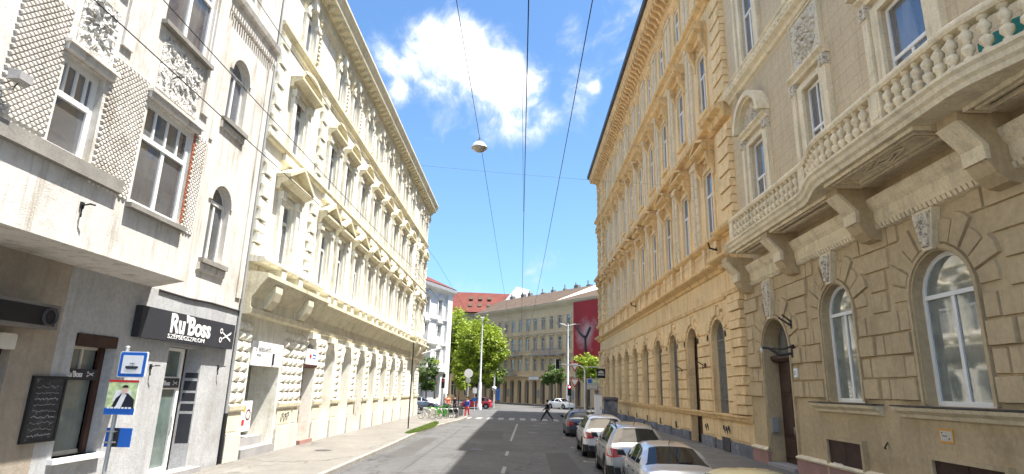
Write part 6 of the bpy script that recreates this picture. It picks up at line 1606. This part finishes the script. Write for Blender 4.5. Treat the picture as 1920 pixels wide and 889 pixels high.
# ---------------------------------------------------------------- people
def skinned(name, joints, bones, mat, parent, sub=2):
    me = bpy.data.meshes.new(name); me.from_pydata([j[0] for j in joints], bones, []); o = bpy.data.objects.new(name, me); COL.objects.link(o)
    o.modifiers.new('s', 'SKIN')
    for i, j in enumerate(joints):
        r_ = j[1]; me.skin_vertices[0].data[i].radius = (r_, r_) if not isinstance(r_, tuple) else r_
    me.skin_vertices[0].data[0].use_root = True
    s_ = o.modifiers.new('u', 'SUBSURF'); s_.levels = s_.render_levels = sub
    dg = bpy.context.evaluated_depsgraph_get(); m2 = bpy.data.meshes.new_from_object(o.evaluated_get(dg)); bpy.data.objects.remove(o)
    for p in m2.polygons: p.use_smooth = True
    m2.materials.clear(); m2.materials.append(mat)
    ob = bpy.data.objects.new(name, m2); COL.objects.link(ob); ob.parent = parent; return ob
def person(label, loc, rz, top_m, leg_m, stride=0.0, group=None, scale=1.0, bare=False):
    t = thing('person', label, 'person', loc, rz, group)
    s_ = stride
    # facing +y; hip at 0.93
    hip = (0, 0, 0.94)
    fl = {1: s_, -1: -s_}
    J = [(hip, 0.125), ((0, 0, 1.12), 0.12), ((0, 0.01, 1.33), 0.15), ((0, 0.01, 1.45), 0.09), ((0, 0.02, 1.52), 0.05), ((0, 0.035, 1.6), 0.085), ((0, 0.03, 1.68), 0.09), ((0, 0.02, 1.74), 0.06), ((0, 0.12, 1.615), 0.02)]
    Bn = [(0, 1), (1, 2), (2, 3), (3, 4), (4, 5), (5, 6), (6, 7), (5, 8)]
    legs = []; arms = []
    for sg in (1, -1):
        f = fl[sg]
        b0 = len(J)
        lift = 0.10 if f < 0 else 0.0
        J += [((sg * 0.09, 0, 0.9), 0.095), ((sg * 0.095, f * 0.28 + 0.02, 0.5), 0.062), ((sg * 0.095, f * 0.5 - (0.05 if f < 0 else 0), 0.09 + lift), 0.042), ((sg * 0.1, f * 0.5 + 0.13 - (0.05 if f < 0 else 0), 0.04 + lift * 0.5), 0.035)]
        Bn += [(0, b0), (b0, b0 + 1), (b0 + 1, b0 + 2), (b0 + 2, b0 + 3)]; legs.append(b0)
        a0 = len(J); g = -f
        J += [((sg * 0.18, 0.0, 1.42), 0.06), ((sg * 0.23, g * 0.12, 1.15), 0.043), ((sg * 0.22, g * 0.3 + 0.05, 0.93), 0.03), ((sg * 0.21, g * 0.36 + 0.08, 0.85), 0.028), ((sg * 0.2, g * 0.38 + 0.1, 0.78), 0.012)]
        Bn += [(3, a0), (a0, a0 + 1), (a0 + 1, a0 + 2), (a0 + 2, a0 + 3), (a0 + 3, a0 + 4)]; arms.append(a0)
    skinned('body', J, Bn, M['skin'], t)
    g_ = 1.22
    # shirt
    SJ = [J[1], J[0], J[2], J[3]] ; SJ = [(p, r_ * g_) for p, r_ in SJ]; SB = [(0, 1), (0, 2), (2, 3)]
    for a0 in arms:
        k = len(SJ); SJ += [(J[a0][0], J[a0][1] * 1.25), (J[a0 + 1][0], J[a0 + 1][1] * 1.35)]; SB += [(3, k), (k, k + 1)]
        if not bare: SJ.append((J[a0 + 2][0], J[a0 + 2][1] * 1.4)); SB.append((k + 1, k + 2))
    skinned('shirt', SJ, SB, top_m, t)
    TJ = [((0, 0, 0.97), 0.135)]; TB = []
    for b0 in legs:
        k = len(TJ); TJ += [(J[b0][0], 0.11), (J[b0 + 1][0], 0.082), (J[b0 + 2][0], 0.062)]; TB += [(0, k), (k, k + 1), (k + 1, k + 2)]
    skinned('trousers', TJ, TB, leg_m, t)
    skinned('hair', [((0, -0.02, 1.70), 0.1), ((0, 0.0, 1.76), 0.07), ((0, -0.06, 1.62), 0.07)], [(0, 1), (0, 2)], M['hair'], t)
    for b0 in legs: skinned('shoe', [(J[b0 + 2][0][:2] + (J[b0 + 2][0][2] - 0.03,), 0.05), (J[b0 + 3][0], 0.048)], [(0, 1)], M['black'], t, 1)
    t.scale = (scale,) * 3
    return t
person('person in dark clothes striding over the zebra crossing', (2.35, 52.2, 0), R(90), M['navy'], M['denim'], 1.0, scale=0.99)
person('person in a blue top and red trousers at the kerb by the bicycle stand', (-4.75, 55.2, KH * 0 + 0.005), R(160), M['bluecloth'], M['redcloth'], 0.4)
person('person in a coral top standing behind the bicycle stand', (-6.75, 56.8, KH), R(190), M['coral'], M['orangecloth'], 0.2, scale=1.02)
person('person in navy beside the coral-topped person', (-6.1, 57.2, KH), R(120), M['navy'], M['denim'], 0.2)

# ---------------------------------------------------------------- street furniture
# tram stop post on the left pavement
FS = Frame((0, 9.35, 0), (1, 0, 0), (0, -1, 0))
s = thing('tram_stop_sign', 'blue-edged tram stop sign on a steel post with a poster of a suited man', 'tram stop sign', (-6.28, 9.42, KH))
b = MB(); b.tube([(-6.28, 9.42, KH), (-6.28, 9.42, 3.12)], 0.032, 10); b.lathe((-6.28, 9.42, 3.12), [(0.034, 0), (0.034, 0.02), (0, 0.03)], 10); b.build('post', M['steel'], s)
def rounded(F, u0, u1, v0, v1, r_):
    P = []
    for (cu, cv, a0) in ((u1 - r_, v0 + r_, -90), (u1 - r_, v1 - r_, 0), (u0 + r_, v1 - r_, 90), (u0 + r_, v0 + r_, 180)):
        for k in range(5): a = R(a0 + k * 22.5); P.append((cu + r_ * math.cos(a), cv + r_ * math.sin(a)))
    return P
c = -6.28; u0, u1 = -6.33, -5.89
b = MB(); b.poly(FS, rounded(FS, u0, u1, 2.66, 3.06, 0.03), -0.03, -0.005); b.build('sign_plate', M['signwhite'], s)
b = MB(); b.poly(FS, rounded(FS, u0 + .012, u1 - .012, 2.672, 3.048, 0.025), -0.005, -0.001); b.build('sign_face', M['blue'], s)
b = MB(); b.poly(FS, [(u0 + .06, 2.72), (u1 - .06, 2.72), (u1 - .06, 3.0), (u0 + .06, 3.0)], -0.001, 0.003); b.build('sign_field', M['signwhite'], s)
b = MB(); x0 = u0 + .12
b.poly(FS, rounded(FS, x0, x0 + .2, 2.80, 2.835, 0.01), 0.003, 0.006); b.box(FS, x0 + .02, x0 + .18, 2.785, 2.797, 0.003, 0.006); b.box(FS, x0 + .06, x0 + .14, 2.875, 2.882, 0.003, 0.006)
b.tube([FS.p(x0 + .1, 2.835, 0.005), FS.p(x0 + .12, 2.855, 0.005), FS.p(x0 + .1, 2.878, 0.005)], 0.003, 4); b.build('tram_symbol', M['signblack'], s)
# poster
pu0, pu1 = -6.42, -5.95
b = MB(); b.box(FS, pu0, pu1, 2.1, 2.62, -0.02, 0.0); b.build('poster_board', M['signwhite'], s)
M['pgreen'] = material('poster_green', (0.55, 0.66, 0.35), 0.5, var=0.4, scale=9, bump=0, stain=(0.8, 0.75, 0.3), stain_amt=0.7, stain_scale=6)
M['pskin'] = material('poster_skin', (0.75, 0.5, 0.4), 0.5, var=0.05, bump=0)
b = MB(); b.poly(FS, [(pu0 + .005, 2.2), (pu1 - .005, 2.2), (pu1 - .005, 2.585), (pu0 + .005, 2.585)], 0.0, 0.002); b.build('poster_print', M['pgreen'], s)
b = MB(); b.poly(FS, [(pu0 + .1, 2.3), (pu1 - .09, 2.3), (pu1 - .1, 2.46), (pu0 + .13, 2.46)], 0.002, 0.003); b.build('poster_print', M['signwhite'], s)
b = MB(); b.box(FS, pu0, pu1, 2.585, 2.62, 0.0, 0.003); b.build('poster_print', M['red'], s)
b = MB(); b.box(FS, pu0, pu1, 2.1, 2.2, 0.0, 0.004); b.build('poster_print', M['blue'], s)
pc = -6.17
b = MB(); b.poly(FS, [(pc - .15, 2.2), (pc + .2, 2.2), (pc + .19, 2.33), (pc + .08, 2.42), (pc - .02, 2.42), (pc - .1, 2.34)], 0.003, 0.005); b.build('poster_print', M['navy'], s)
b = MB(); b.poly(FS, [(pc - .09, 2.2), (pc + .0, 2.2), (pc + .06, 2.4), (pc - .01, 2.42)], 0.005, 0.006); b.build('poster_print', M['signwhite'], s)
b = MB(); b.poly(FS, [(pc + .025 + .045 * math.cos(a), 2.47 + .06 * math.sin(a)) for a in [k * math.pi / 7 for k in range(14)]], 0.006, 0.008); b.build('poster_print', M['pskin'], s)
b = MB(); b.poly(FS, [(pc + .025 + .05 * math.cos(a), 2.505 + .04 * math.sin(a)) for a in [k * math.pi / 7 for k in range(0, 8)]], 0.008, 0.009); b.build('poster_print', M['hair'], s)
for k in range(7): 
    b = MB(); b.box(FS, pu0 + .04 + k * .056, pu0 + .08 + k * .056, 2.19, 2.215, 0.006, 0.008); b.build('poster_print', M['signwhite'], s)
b = MB(); b.box(FS, -6.38, -5.98, 1.62, 1.9, -0.1, -0.085); b.build('timetable_plate', M['blue'], s)
b = MB(); b.box(FS, -6.27, -6.17, 1.62, 1.9, -0.083, -0.079); b.build('timetable_mount', M['plastic'], s)
b = MB()
for v in (1.68, 1.84, 2.2, 2.5, 2.75, 2.97): b.lathe((-6.28, 9.42, v), [(0.036, 0), (0.04, 0.01), (0.036, 0.02)], 12); b.box(FS, -6.36, -6.2, v, v + 0.018, -0.09, -0.034)
b.build('clamp', M['steel'], s)

# hanging street lamp and overhead wires
def wire(label, pts, r_=0.014, cat='cable', name='overhead_wire', group='overhead wires along the street'):
    b = MB(); out = []
    for (p, q) in zip(pts[:-1], pts[1:]):
        p, q = Vector(p), Vector(q); n = 10; sag = (q - p).length * 0.006
        for i in range(n + (1 if q == Vector(pts[-1]) else 0)): t = i / n; v = p.lerp(q, t); v.z -= sag * 4 * t * (1 - t); out.append(tuple(v))
    b.tube(out, r_ * 0.65, 5); return tag(b.build(name, M['wire']), label, cat, group)
ZW = 10.6
wire('thin wire carrying the hanging lamp, leftmost of the three over the road', [(-1.52, -8, ZW + .06), (-1.52, 18, ZW + .06), (-1.3, 115, ZW + .2)], 0.013)
wire('double wire over the middle of the road', [(0.0, -8, ZW), (0.0, 50, ZW), (0.0, 116, ZW)], 0.022)
wire('wire right of the middle one over the road', [(1.3, -8, ZW), (1.28, 50, ZW), (0.9, 100, ZW)], 0.018)
wire('short second strand just left of the middle wire', [(-0.12, 14, ZW - .02), (-0.02, 26, ZW)], 0.01)
wire('upper dark wire crossing the white facade', [(-6.1, -8, 8.0), (-6.1, 30, 8.0), (-6.1, 100, 8.0)], 0.016)
wire('middle dark wire crossing the white facade', [(-5.6, -8, 8.5), (-5.6, 30, 8.5), (-5.6, 100, 8.5)], 0.014)
wire('dark wire crossing the cornice of the cream building', [(-4.5, -8, 9.0), (-4.5, 30, 9.0), (-4.5, 100, 9.0)], 0.010)
wire('thin span wire stretched across the street at the lamp', [(-9.3, 24.5, 12.6), (9.35, 30.5, 13.6)], 0.008, group='span wires')
wire('span wire from the ochre parapet over the junction', [(9.3, 48.0, 9.5), (-9.3, 57.0, 8.0)], 0.008, group='span wires')
wire('span wire from the far ochre corner to the tall mast', [(9.3, 27.6, 9.5), (9.25, 47.9, 9.6)], 0.008, group='span wires')
for k, (a, c_, l) in enumerate((((-9.3, 59, 10.2), (9.3, 73, 10.6), 'high span wire over the near side of the junction'), ((-9.3, 60, 8.2), (7.0, 88, 8.0), 'span wire sloping to the right-hand mast'),
                               ((-5.9, 90, 9.0), (7.0, 88, 9.0), 'span wire between the two tall masts'), ((-12, 95, 7.6), (16, 92, 7.9), 'lower tram wire across the junction'), ((-12, 98, 8.4), (16, 95, 8.7), 'upper tram wire across the junction'))):
    wire(l, [a, c_], 0.012, group='wires over the junction')
s = thing('hanging_street_lamp', 'round hanging street lamp with a white dome over the road', 'street lamp', (-1.52, 18, 10.4))
b = MB(); b.lathe((-1.52, 18, 10.32), [(0.245, 0.0), (0.25, 0.03), (0.22, 0.1), (0.15, 0.18), (0.06, 0.23), (0.0, 0.235)], 24); b.build('dome', M['signwhite'], s)
b = MB(); b.lathe((-1.52, 18, 10.32), [(0.235, 0.0), (0.2, -0.07), (0.12, -0.12), (0, -0.14)], 24); b.build('diffuser', material('lamp_bowl', (0.42, 0.36, 0.28), 0.3, bump=0, spec=0.5), s)
b = MB(); b.lathe((-1.52, 18, 10.55), [(0.05, 0), (0.05, 0.06), (0.025, 0.08), (0.025, 0.13)], 10); b.build('hanger', M['black'], s)
b = MB(); b.lathe((-1.52, 18, 10.31), [(0.25, 0.0), (0.268, 0.01), (0.25, 0.025)], 24, cap=False); b.build('rim_band', M['steel'], s)

# masts
def mast(label, x, y, h, arms, r0=0.16):
    s = thing('lamp_mast', label, 'lamp mast', (x, y, 0))
    b = MB(); b.lathe((x, y, 0), [(r0 * 1.9, 0), (r0 * 1.9, 0.6), (r0 * 1.3, 0.8), (r0 * 1.2, 3.2), (r0 * 0.8, 3.4), (r0 * 0.45, h)], 12); b.build('pole', M['polewhite'], s)
    for dx, hh in arms:
        b = MB(); b.tube([(x, y, hh - 0.3), (x + dx * 0.5, y, hh), (x + dx, y, hh + 0.05)], 0.05, 6); b.build('arm', M['polewhite'], s)
        b = MB(); b.poly(Frame((0, y - .12, 0), (1, 0, 0), (0, 1, 0)), [(x + dx * 0.8, hh - 0.02), (x + dx * 1.35, hh), (x + dx * 1.35, hh + 0.12), (x + dx * 0.8, hh + 0.16)], 0, 0.26, 0.03); b.build('lamp_head', M['polewhite'], s)
    return s
mast('tall pale lamp mast in front of the bright green tree', -5.0, 75.5, 11.5, [(-0.35, 11.4), (0.3, 11.4)])
mast('tall white mast with a double-armed lamp head before the tan building', 6.9, 87.5, 12.2, [(-1.4, 12.1), (1.4, 12.1)], 0.2)
# traffic lights
def signal_head(b, hood, F, u, v, w, back): b.box(F, u - .16, u + .16, v - .45, v + .45, w - .12, w)
s = thing('traffic_light', 'pale traffic signal mast bending out over the road with a black signal head', 'traffic light', (6.2, 58, KH))
b = MB(); b.tube([(6.2, 58, 0.1), (6.2, 58, 4.4), (6.1, 58, 4.75), (5.8, 58, 4.95), (5.3, 58, 5.0), (3.75, 58, 5.05)], 0.09, 8, 0.05); b.build('mast', M['polewhite'], s)
FX = Frame((0, 58, 0), (1, 0, 0), (0, -1, 0))
b = MB(); b.box(FX, 3.4, 3.72, 4.6, 5.5, -0.15, 0.12)
for v in (4.78, 5.05, 5.32): b.lathe((3.56, 57.88, v), [(0.12, 0), (0.12, -0.12)], 10, True, 'y', cap=False)
b.build('signal_head', M['black'], s)
b = MB(); b.box(FX, 3.36, 3.4, 4.55, 5.55, -0.15, 0.14); b.build('back_edge', M['signwhite'], s)
s = thing('traffic_light', 'small traffic signal with a lit red lamp beside the white mast', 'traffic light', (4.9, 60, 0))
b = MB(); b.tube([(4.9, 60.2, 0.0), (4.9, 60.2, 3.2)], 0.05, 8); b.build('post', M['polewhite'], s)
FX = Frame((0, 60.1, 0), (1, 0, 0), (0, -1, 0)); b = MB(); b.box(FX, 4.72, 5.08, 2.1, 3.15, -0.05, 0.14); b.build('signal_head', M['black'], s)
b = MB(); b.lathe((4.9, 59.955, 2.95), [(0, 0), (0.11, 0)], 14, False, 'y', cap=False); b.build('red_lamp', material('lit_red', (0.9, 0.1, 0.1), 0.4, bump=0, emit=(1, 0.1, 0.12, 3.0)), s)
s = thing('traffic_light', 'small traffic signal with a red disc before the white corner house', 'traffic light', (-7.55, 59.2, 0))
b = MB(); b.tube([(-7.55, 59.3, KH), (-7.55, 59.3, 3.9)], 0.05, 8); b.build('post', M['polewhite'], s)
FX = Frame((0, 59.2, 0), (1, 0, 0), (0, -1, 0)); b = MB(); b.box(FX, -7.72, -7.4, 2.5, 3.4, 0, 0.14); b.box(FX, -7.6, -7.36, 3.5, 3.9, 0, 0.12); b.build('signal_head', M['black'], s)
b = MB(); b.lathe((-7.56, 59.05, 3.2), [(0, 0), (0.1, 0)], 12, False, 'y', cap=False); b.build('red_lamp', M['red'], s)
def sign(label, x, y, plates, h, pole='polewhite', name='traffic_sign', cat='sign'):
    s = thing(name, label, cat, (x, y, 0)); b = MB(); b.tube([(x, y, 0.0), (x, y, h)], 0.04, 8); b.build('post', M[pole], s)
    F_ = Frame((0, y - .06, 0), (1, 0, 0), (0, -1, 0))
    for pl in plates:
        kind, u, v, a, c_, mt = pl[:6]
        b = MB()
        if kind == 'disc': b.lathe((x + u, y - .06 - pl[6], v), [(0, 0), (a, 0), (a, 0.02), (0, 0.02)], 20, False, 'y', cap=False)
        elif kind == 'rect': b.box(F_, x + u - a, x + u + a, v - c_, v + c_, 0 + pl[6], 0.02 + pl[6])
        elif kind == 'tri': b.poly(F_, [(x + u, v - a), (x + u + a, v + a * .75), (x + u - a, v + a * .75)], pl[6], pl[6] + .02)
        b.build('plate', M[mt], s)
    return s
sign('white round sign on a pole left of the lamp mast', -4.95, 57.6, [('disc', 0, 3.95, .42, 0, 'signwhite', 0), ('disc', 0, 3.3, .26, 0, 'steel', 0.0)], 4.3)
sign('blue round direction sign low on its post before the tree', -5.2, 70.0, [('disc', 0, 1.3, .22, 0, 'blue', 0), ('rect', 0, 2.3, .25, .3, 'signwhite', 0)], 2.7)
s = thing('advertising_column', 'slim white post with blue panels right of the bright green tree', 'sign post', (-3.6, 84, 0))
b = MB(); b.tube([(-3.6, 84, 0), (-3.6, 84, 5.0)], 0.1, 8); b.lathe((-3.6, 84, 4.6), [(0.1, 0), (0.45, 0.5), (0.45, 0.62), (0, 0.66)], 12); b.lathe((-3.6, 84, 2.3), [(0.1, 0), (0.3, 0.1), (0.3, 0.5), (0.1, 0.6)], 12); b.build('post', M['polewhite'], s)
b = MB(); b.wbox(-3.2, -2.8, 84.2, 84.4, 1.0, 2.6); b.build('panel', M['blue'], s)
sign('inverted triangle priority signs, one over the other, beside the signal mast', 5.55, 61.5, [('tri', 0, 5.0, .55, 0, 'red', 0), ('tri', 0, 5.03, .4, 0, 'signwhite', .022), ('tri', 0, 3.4, .5, 0, 'red', 0), ('tri', 0, 3.43, .36, 0, 'signwhite', .022)], 5.4, 'polewhite')
sign('grey parking sign with a blue square at the right kerb', 6.55, 56, [('rect', 0.1, 3.25, .5, .5, 'steel', 0), ('rect', -.1, 3.5, .17, .17, 'blue', .022), ('rect', .33, 3.5, .12, .14, 'pgreen', .022), ('rect', .1, 3.0, .4, .1, 'oldwhite', .022)], 4.0, 'steel', 'parking_sign')
s = sign('square black sign with a white dome mark on a pole by the ochre building', 7.15, 55, [('rect', .2, 4.2, .4, .42, 'black', 0)], 5.0, 'steel', 'hanging_sign')
FX = Frame((0, 54.94, 0), (1, 0, 0), (0, -1, 0)); b = MB()
b.poly(FX, [(7.35 + .27 * math.cos(k * math.pi / 8), 4.2 + .24 * math.sin(k * math.pi / 8)) for k in range(9)], .02, .026); b.box(FX, 7.05, 7.65, 4.02, 4.12, .02, .026); b.build('dome_mark', M['steel'], s)
b = MB(); b.tube([(5.95, 55, 4.75), (7.4, 55, 4.75)], 0.04, 6); b.build('arm', M['polewhite'], s)
sign('thin dark post standing at the edge of the left pavement', -6.75, 37.3, [], 5.3, 'black', 'thin_post', 'post')
# cabinet and bins
s = thing('switch_cabinet', 'white switch cabinet behind the dark hatchback', 'cabinet', (7.0, 53, KH))
b = MB(); b.poly(Frame((0, 0, 0), (1, 0, 0), (0, -1, 0)), [(6.55, KH), (7.15, KH), (7.15, 2.35), (6.55, 2.35)], -53.5, -53.0, 0.01); b.build('casing', M['signwhite'], s)
b = MB(); b.wbox(6.5, 7.2, 52.95, 53.55, 2.35, 2.42); b.build('lid', M['steel'], s)
b = MB(); b.wbox(6.6, 7.1, 52.98, 53.0, 0.3, 1.2); b.wbox(6.6, 7.1, 52.98, 53.0, 1.25, 2.2); b.build('door', M['signwhite'], s)
b = MB(); b.wbox(7.02, 7.06, 52.95, 52.98, 1.1, 1.3); b.build('handle', M['black'], s)
s = thing('waste_container', 'tall blue-grey waste container against the ochre building', 'waste container', (7.9, 53.5, KH))
b = MB(); b.poly(Frame((0, 0, 0), (1, 0, 0), (0, -1, 0)), [(7.5, KH), (8.55, KH), (8.6, 1.9), (7.45, 1.9)], -54.3, -53.4, 0.01); b.build('bin_body', M['bluegrey'], s)
b = MB(); b.sweep(Frame((0, 53.3, 0), (1, 0, 0), (0, -1, 0)), 7.42, 8.63, [(-1.05, 1.9), (0.05, 1.9), (0.05, 1.96), (-0.5, 2.15), (-1.05, 2.05)]); b.build('lid', M['gutter'], s)
# protective rail and bicycle stand on the left corner
fen = thing('railing', 'grey street railing along the kerb at the bicycle stand', 'railing', (-5.4, 51, KH))
b = MB()
for i in range(12): y = 51.2 + i * 0.42; b.tube([(-5.35 + .03 * i * .5, y, KH), (-5.35 + .03 * i * .5, y, 1.05)], 0.02, 5)
b.tube([(-5.35, 51.2, 1.05), (-5.18, 55.9, 1.05)], 0.03, 6); b.tube([(-5.35, 51.2, .3), (-5.18, 55.9, .3)], 0.02, 6); b.build('bars', M['black'], fen)
st0 = None
for i in range(6):
    if st0 is None:
        st0 = thing('bicycle_stand', 'grey steel hoop of the bicycle stand', 'bicycle stand', (-7.1, 48.2, KH), 0, 'hoops of the bicycle stand')
        b = MB(); b.tube([(0, -.38, 0), (0, -.38, .62), (0, -.3, .76), (0, .3, .76), (0, .38, .62), (0, .38, 0)], 0.03, 6); part('hoop', b, M['steel'], st0); o = st0
    else: o = copy_tree(st0)
    o['label'] = ['nearest steel hoop of the bicycle stand', 'second steel hoop of the bicycle stand from the near end', 'third steel hoop of the bicycle stand from the near end', 'third steel hoop of the bicycle stand from the far end', 'second steel hoop of the bicycle stand from the far end', 'farthest steel hoop of the bicycle stand, next to the railing'][i]
    o.location = (-7.3 + i * 0.36, 48.0 + i * 0.75, KH); o.rotation_euler = (0, 0, R(60))
def bicycle(label, frame_m, loc, rz):
    t = thing('bicycle', label, 'bicycle', loc, rz, 'bicycles at the stand')
    for y in (-.53, .53):
        b = MB(); b.lathe((0, y, .34), [(.33, -.018), (.345, 0), (.33, .018), (.315, 0), (.33, -.018)], 22, True, 'x', cap=False)
        w_ = part('wheel', b, M['tyre'], t); sp = MB()
        for k in range(8): a = k * math.pi / 8; sp.tube([(0, y - .31 * math.cos(a), .34 - .31 * math.sin(a)), (0, y + .31 * math.cos(a), .34 + .31 * math.sin(a))], .004, 3)
        so = part('spokes', sp, M['steel'], None); so.parent = w_
    b = MB(); J = dict(bb=(0, -.08, .3), seat=(0, -.22, .82), head=(0, .36, .86), hub=(0, -.53, .34), fr=(0, .53, .34), hl=(0, .4, .66))
    for a, c_ in (('bb', 'seat'), ('bb', 'hl'), ('seat', 'head'), ('bb', 'hub'), ('hub', 'seat'), ('head', 'fr')): b.tube([J[a], J[c_]], .022, 6)
    part('frame', b, frame_m, t)
    b = MB(); b.tube([(0, .36, .84), (0, .34, 1.02), (.26, .26, 1.05)], .014, 5); b.tube([(0, .34, 1.02), (-.26, .26, 1.05)], .014, 5); part('handlebar', b, M['black'], t)
    b = MB(); b.tube([(0, -.22, .8), (0, -.25, .92)], .016, 5); b.poly(Frame((0, 0, .92), (1, 0, 0), (0, 0, 1)), [(0, 0)] * 3, 0, 0) if False else None
    b.add([(-.08, -.36, .92), (.08, -.36, .92), (.02, -.1, .93), (-.02, -.1, .93), (-.08, -.36, .96), (.08, -.36, .96), (.02, -.1, .95), (-.02, -.1, .95)], [(0, 1, 2, 3), (4, 5, 6, 7), (0, 1, 5, 4), (1, 2, 6, 5), (2, 3, 7, 6), (3, 0, 4, 7)]); part('saddle', b, M['black'], t)
    b = MB(); b.box(Frame((0, 0, 0), (1, 0, 0), (0, 1, 0)), -.12, .12, .62, .86, .42, .62); part('basket', b, M['plastic'] if frame_m != M['green'] else M['green'], t)
    b = MB(); b.add([(.012, -.8, .42), (.012, -.3, .42), (.012, -.42, .68), (.012, -.68, .68), (-.012, -.8, .42), (-.012, -.3, .42), (-.012, -.42, .68), (-.012, -.68, .68)], [(0, 1, 2, 3), (4, 5, 6, 7), (0, 1, 5, 4), (1, 2, 6, 5), (2, 3, 7, 6), (3, 0, 4, 7)]); part('mudguard', b, frame_m, t)
    return t
bicycle('green hire bicycle, nearest of the two green ones', M['green'], (-6.95, 49.6, KH), R(62)); bicycle('green hire bicycle at the middle of the stand', M['green'], (-6.5, 50.6, KH), R(58))
bicycle('white-framed bicycle at the near end of the stand', M['signwhite'], (-7.35, 48.5, KH), R(66)); bicycle('black bicycle leaning between the hoops', M['black'], (-6.25, 51.6, KH), R(60))
bicycle('dark bicycle at the far end of the stand', M['denim'], (-5.9, 52.5, KH), R(55))
s = thing('waste_bin', 'bright green litter bin beside the bicycles', 'litter bin', (-6.4, 53.0, KH))
b = MB(); b.lathe((-6.4, 53.0, KH), [(0.2, 0), (0.26, 0.1), (0.3, 0.95), (0.31, 1.0)], 14); b.build('bin_body', M['green'], s)
b = MB(); b.lathe((-6.4, 53.0, KH + 1.0), [(0.32, 0), (0.3, 0.08), (0.0, 0.16)], 14); b.build('lid', M['black'], s)
s = thing('planter', 'low pale stone planter by the far end of the railing', 'planter', (-6.9, 55, KH))
b = MB(); b.poly(Frame((0, 0, 0), (1, 0, 0), (0, -1, 0)), [(-8.2, KH), (-7.1, KH), (-7.1, .75), (-8.2, .75)], -55.8, -54.9, .02); b.build('box', M['stone'], s)
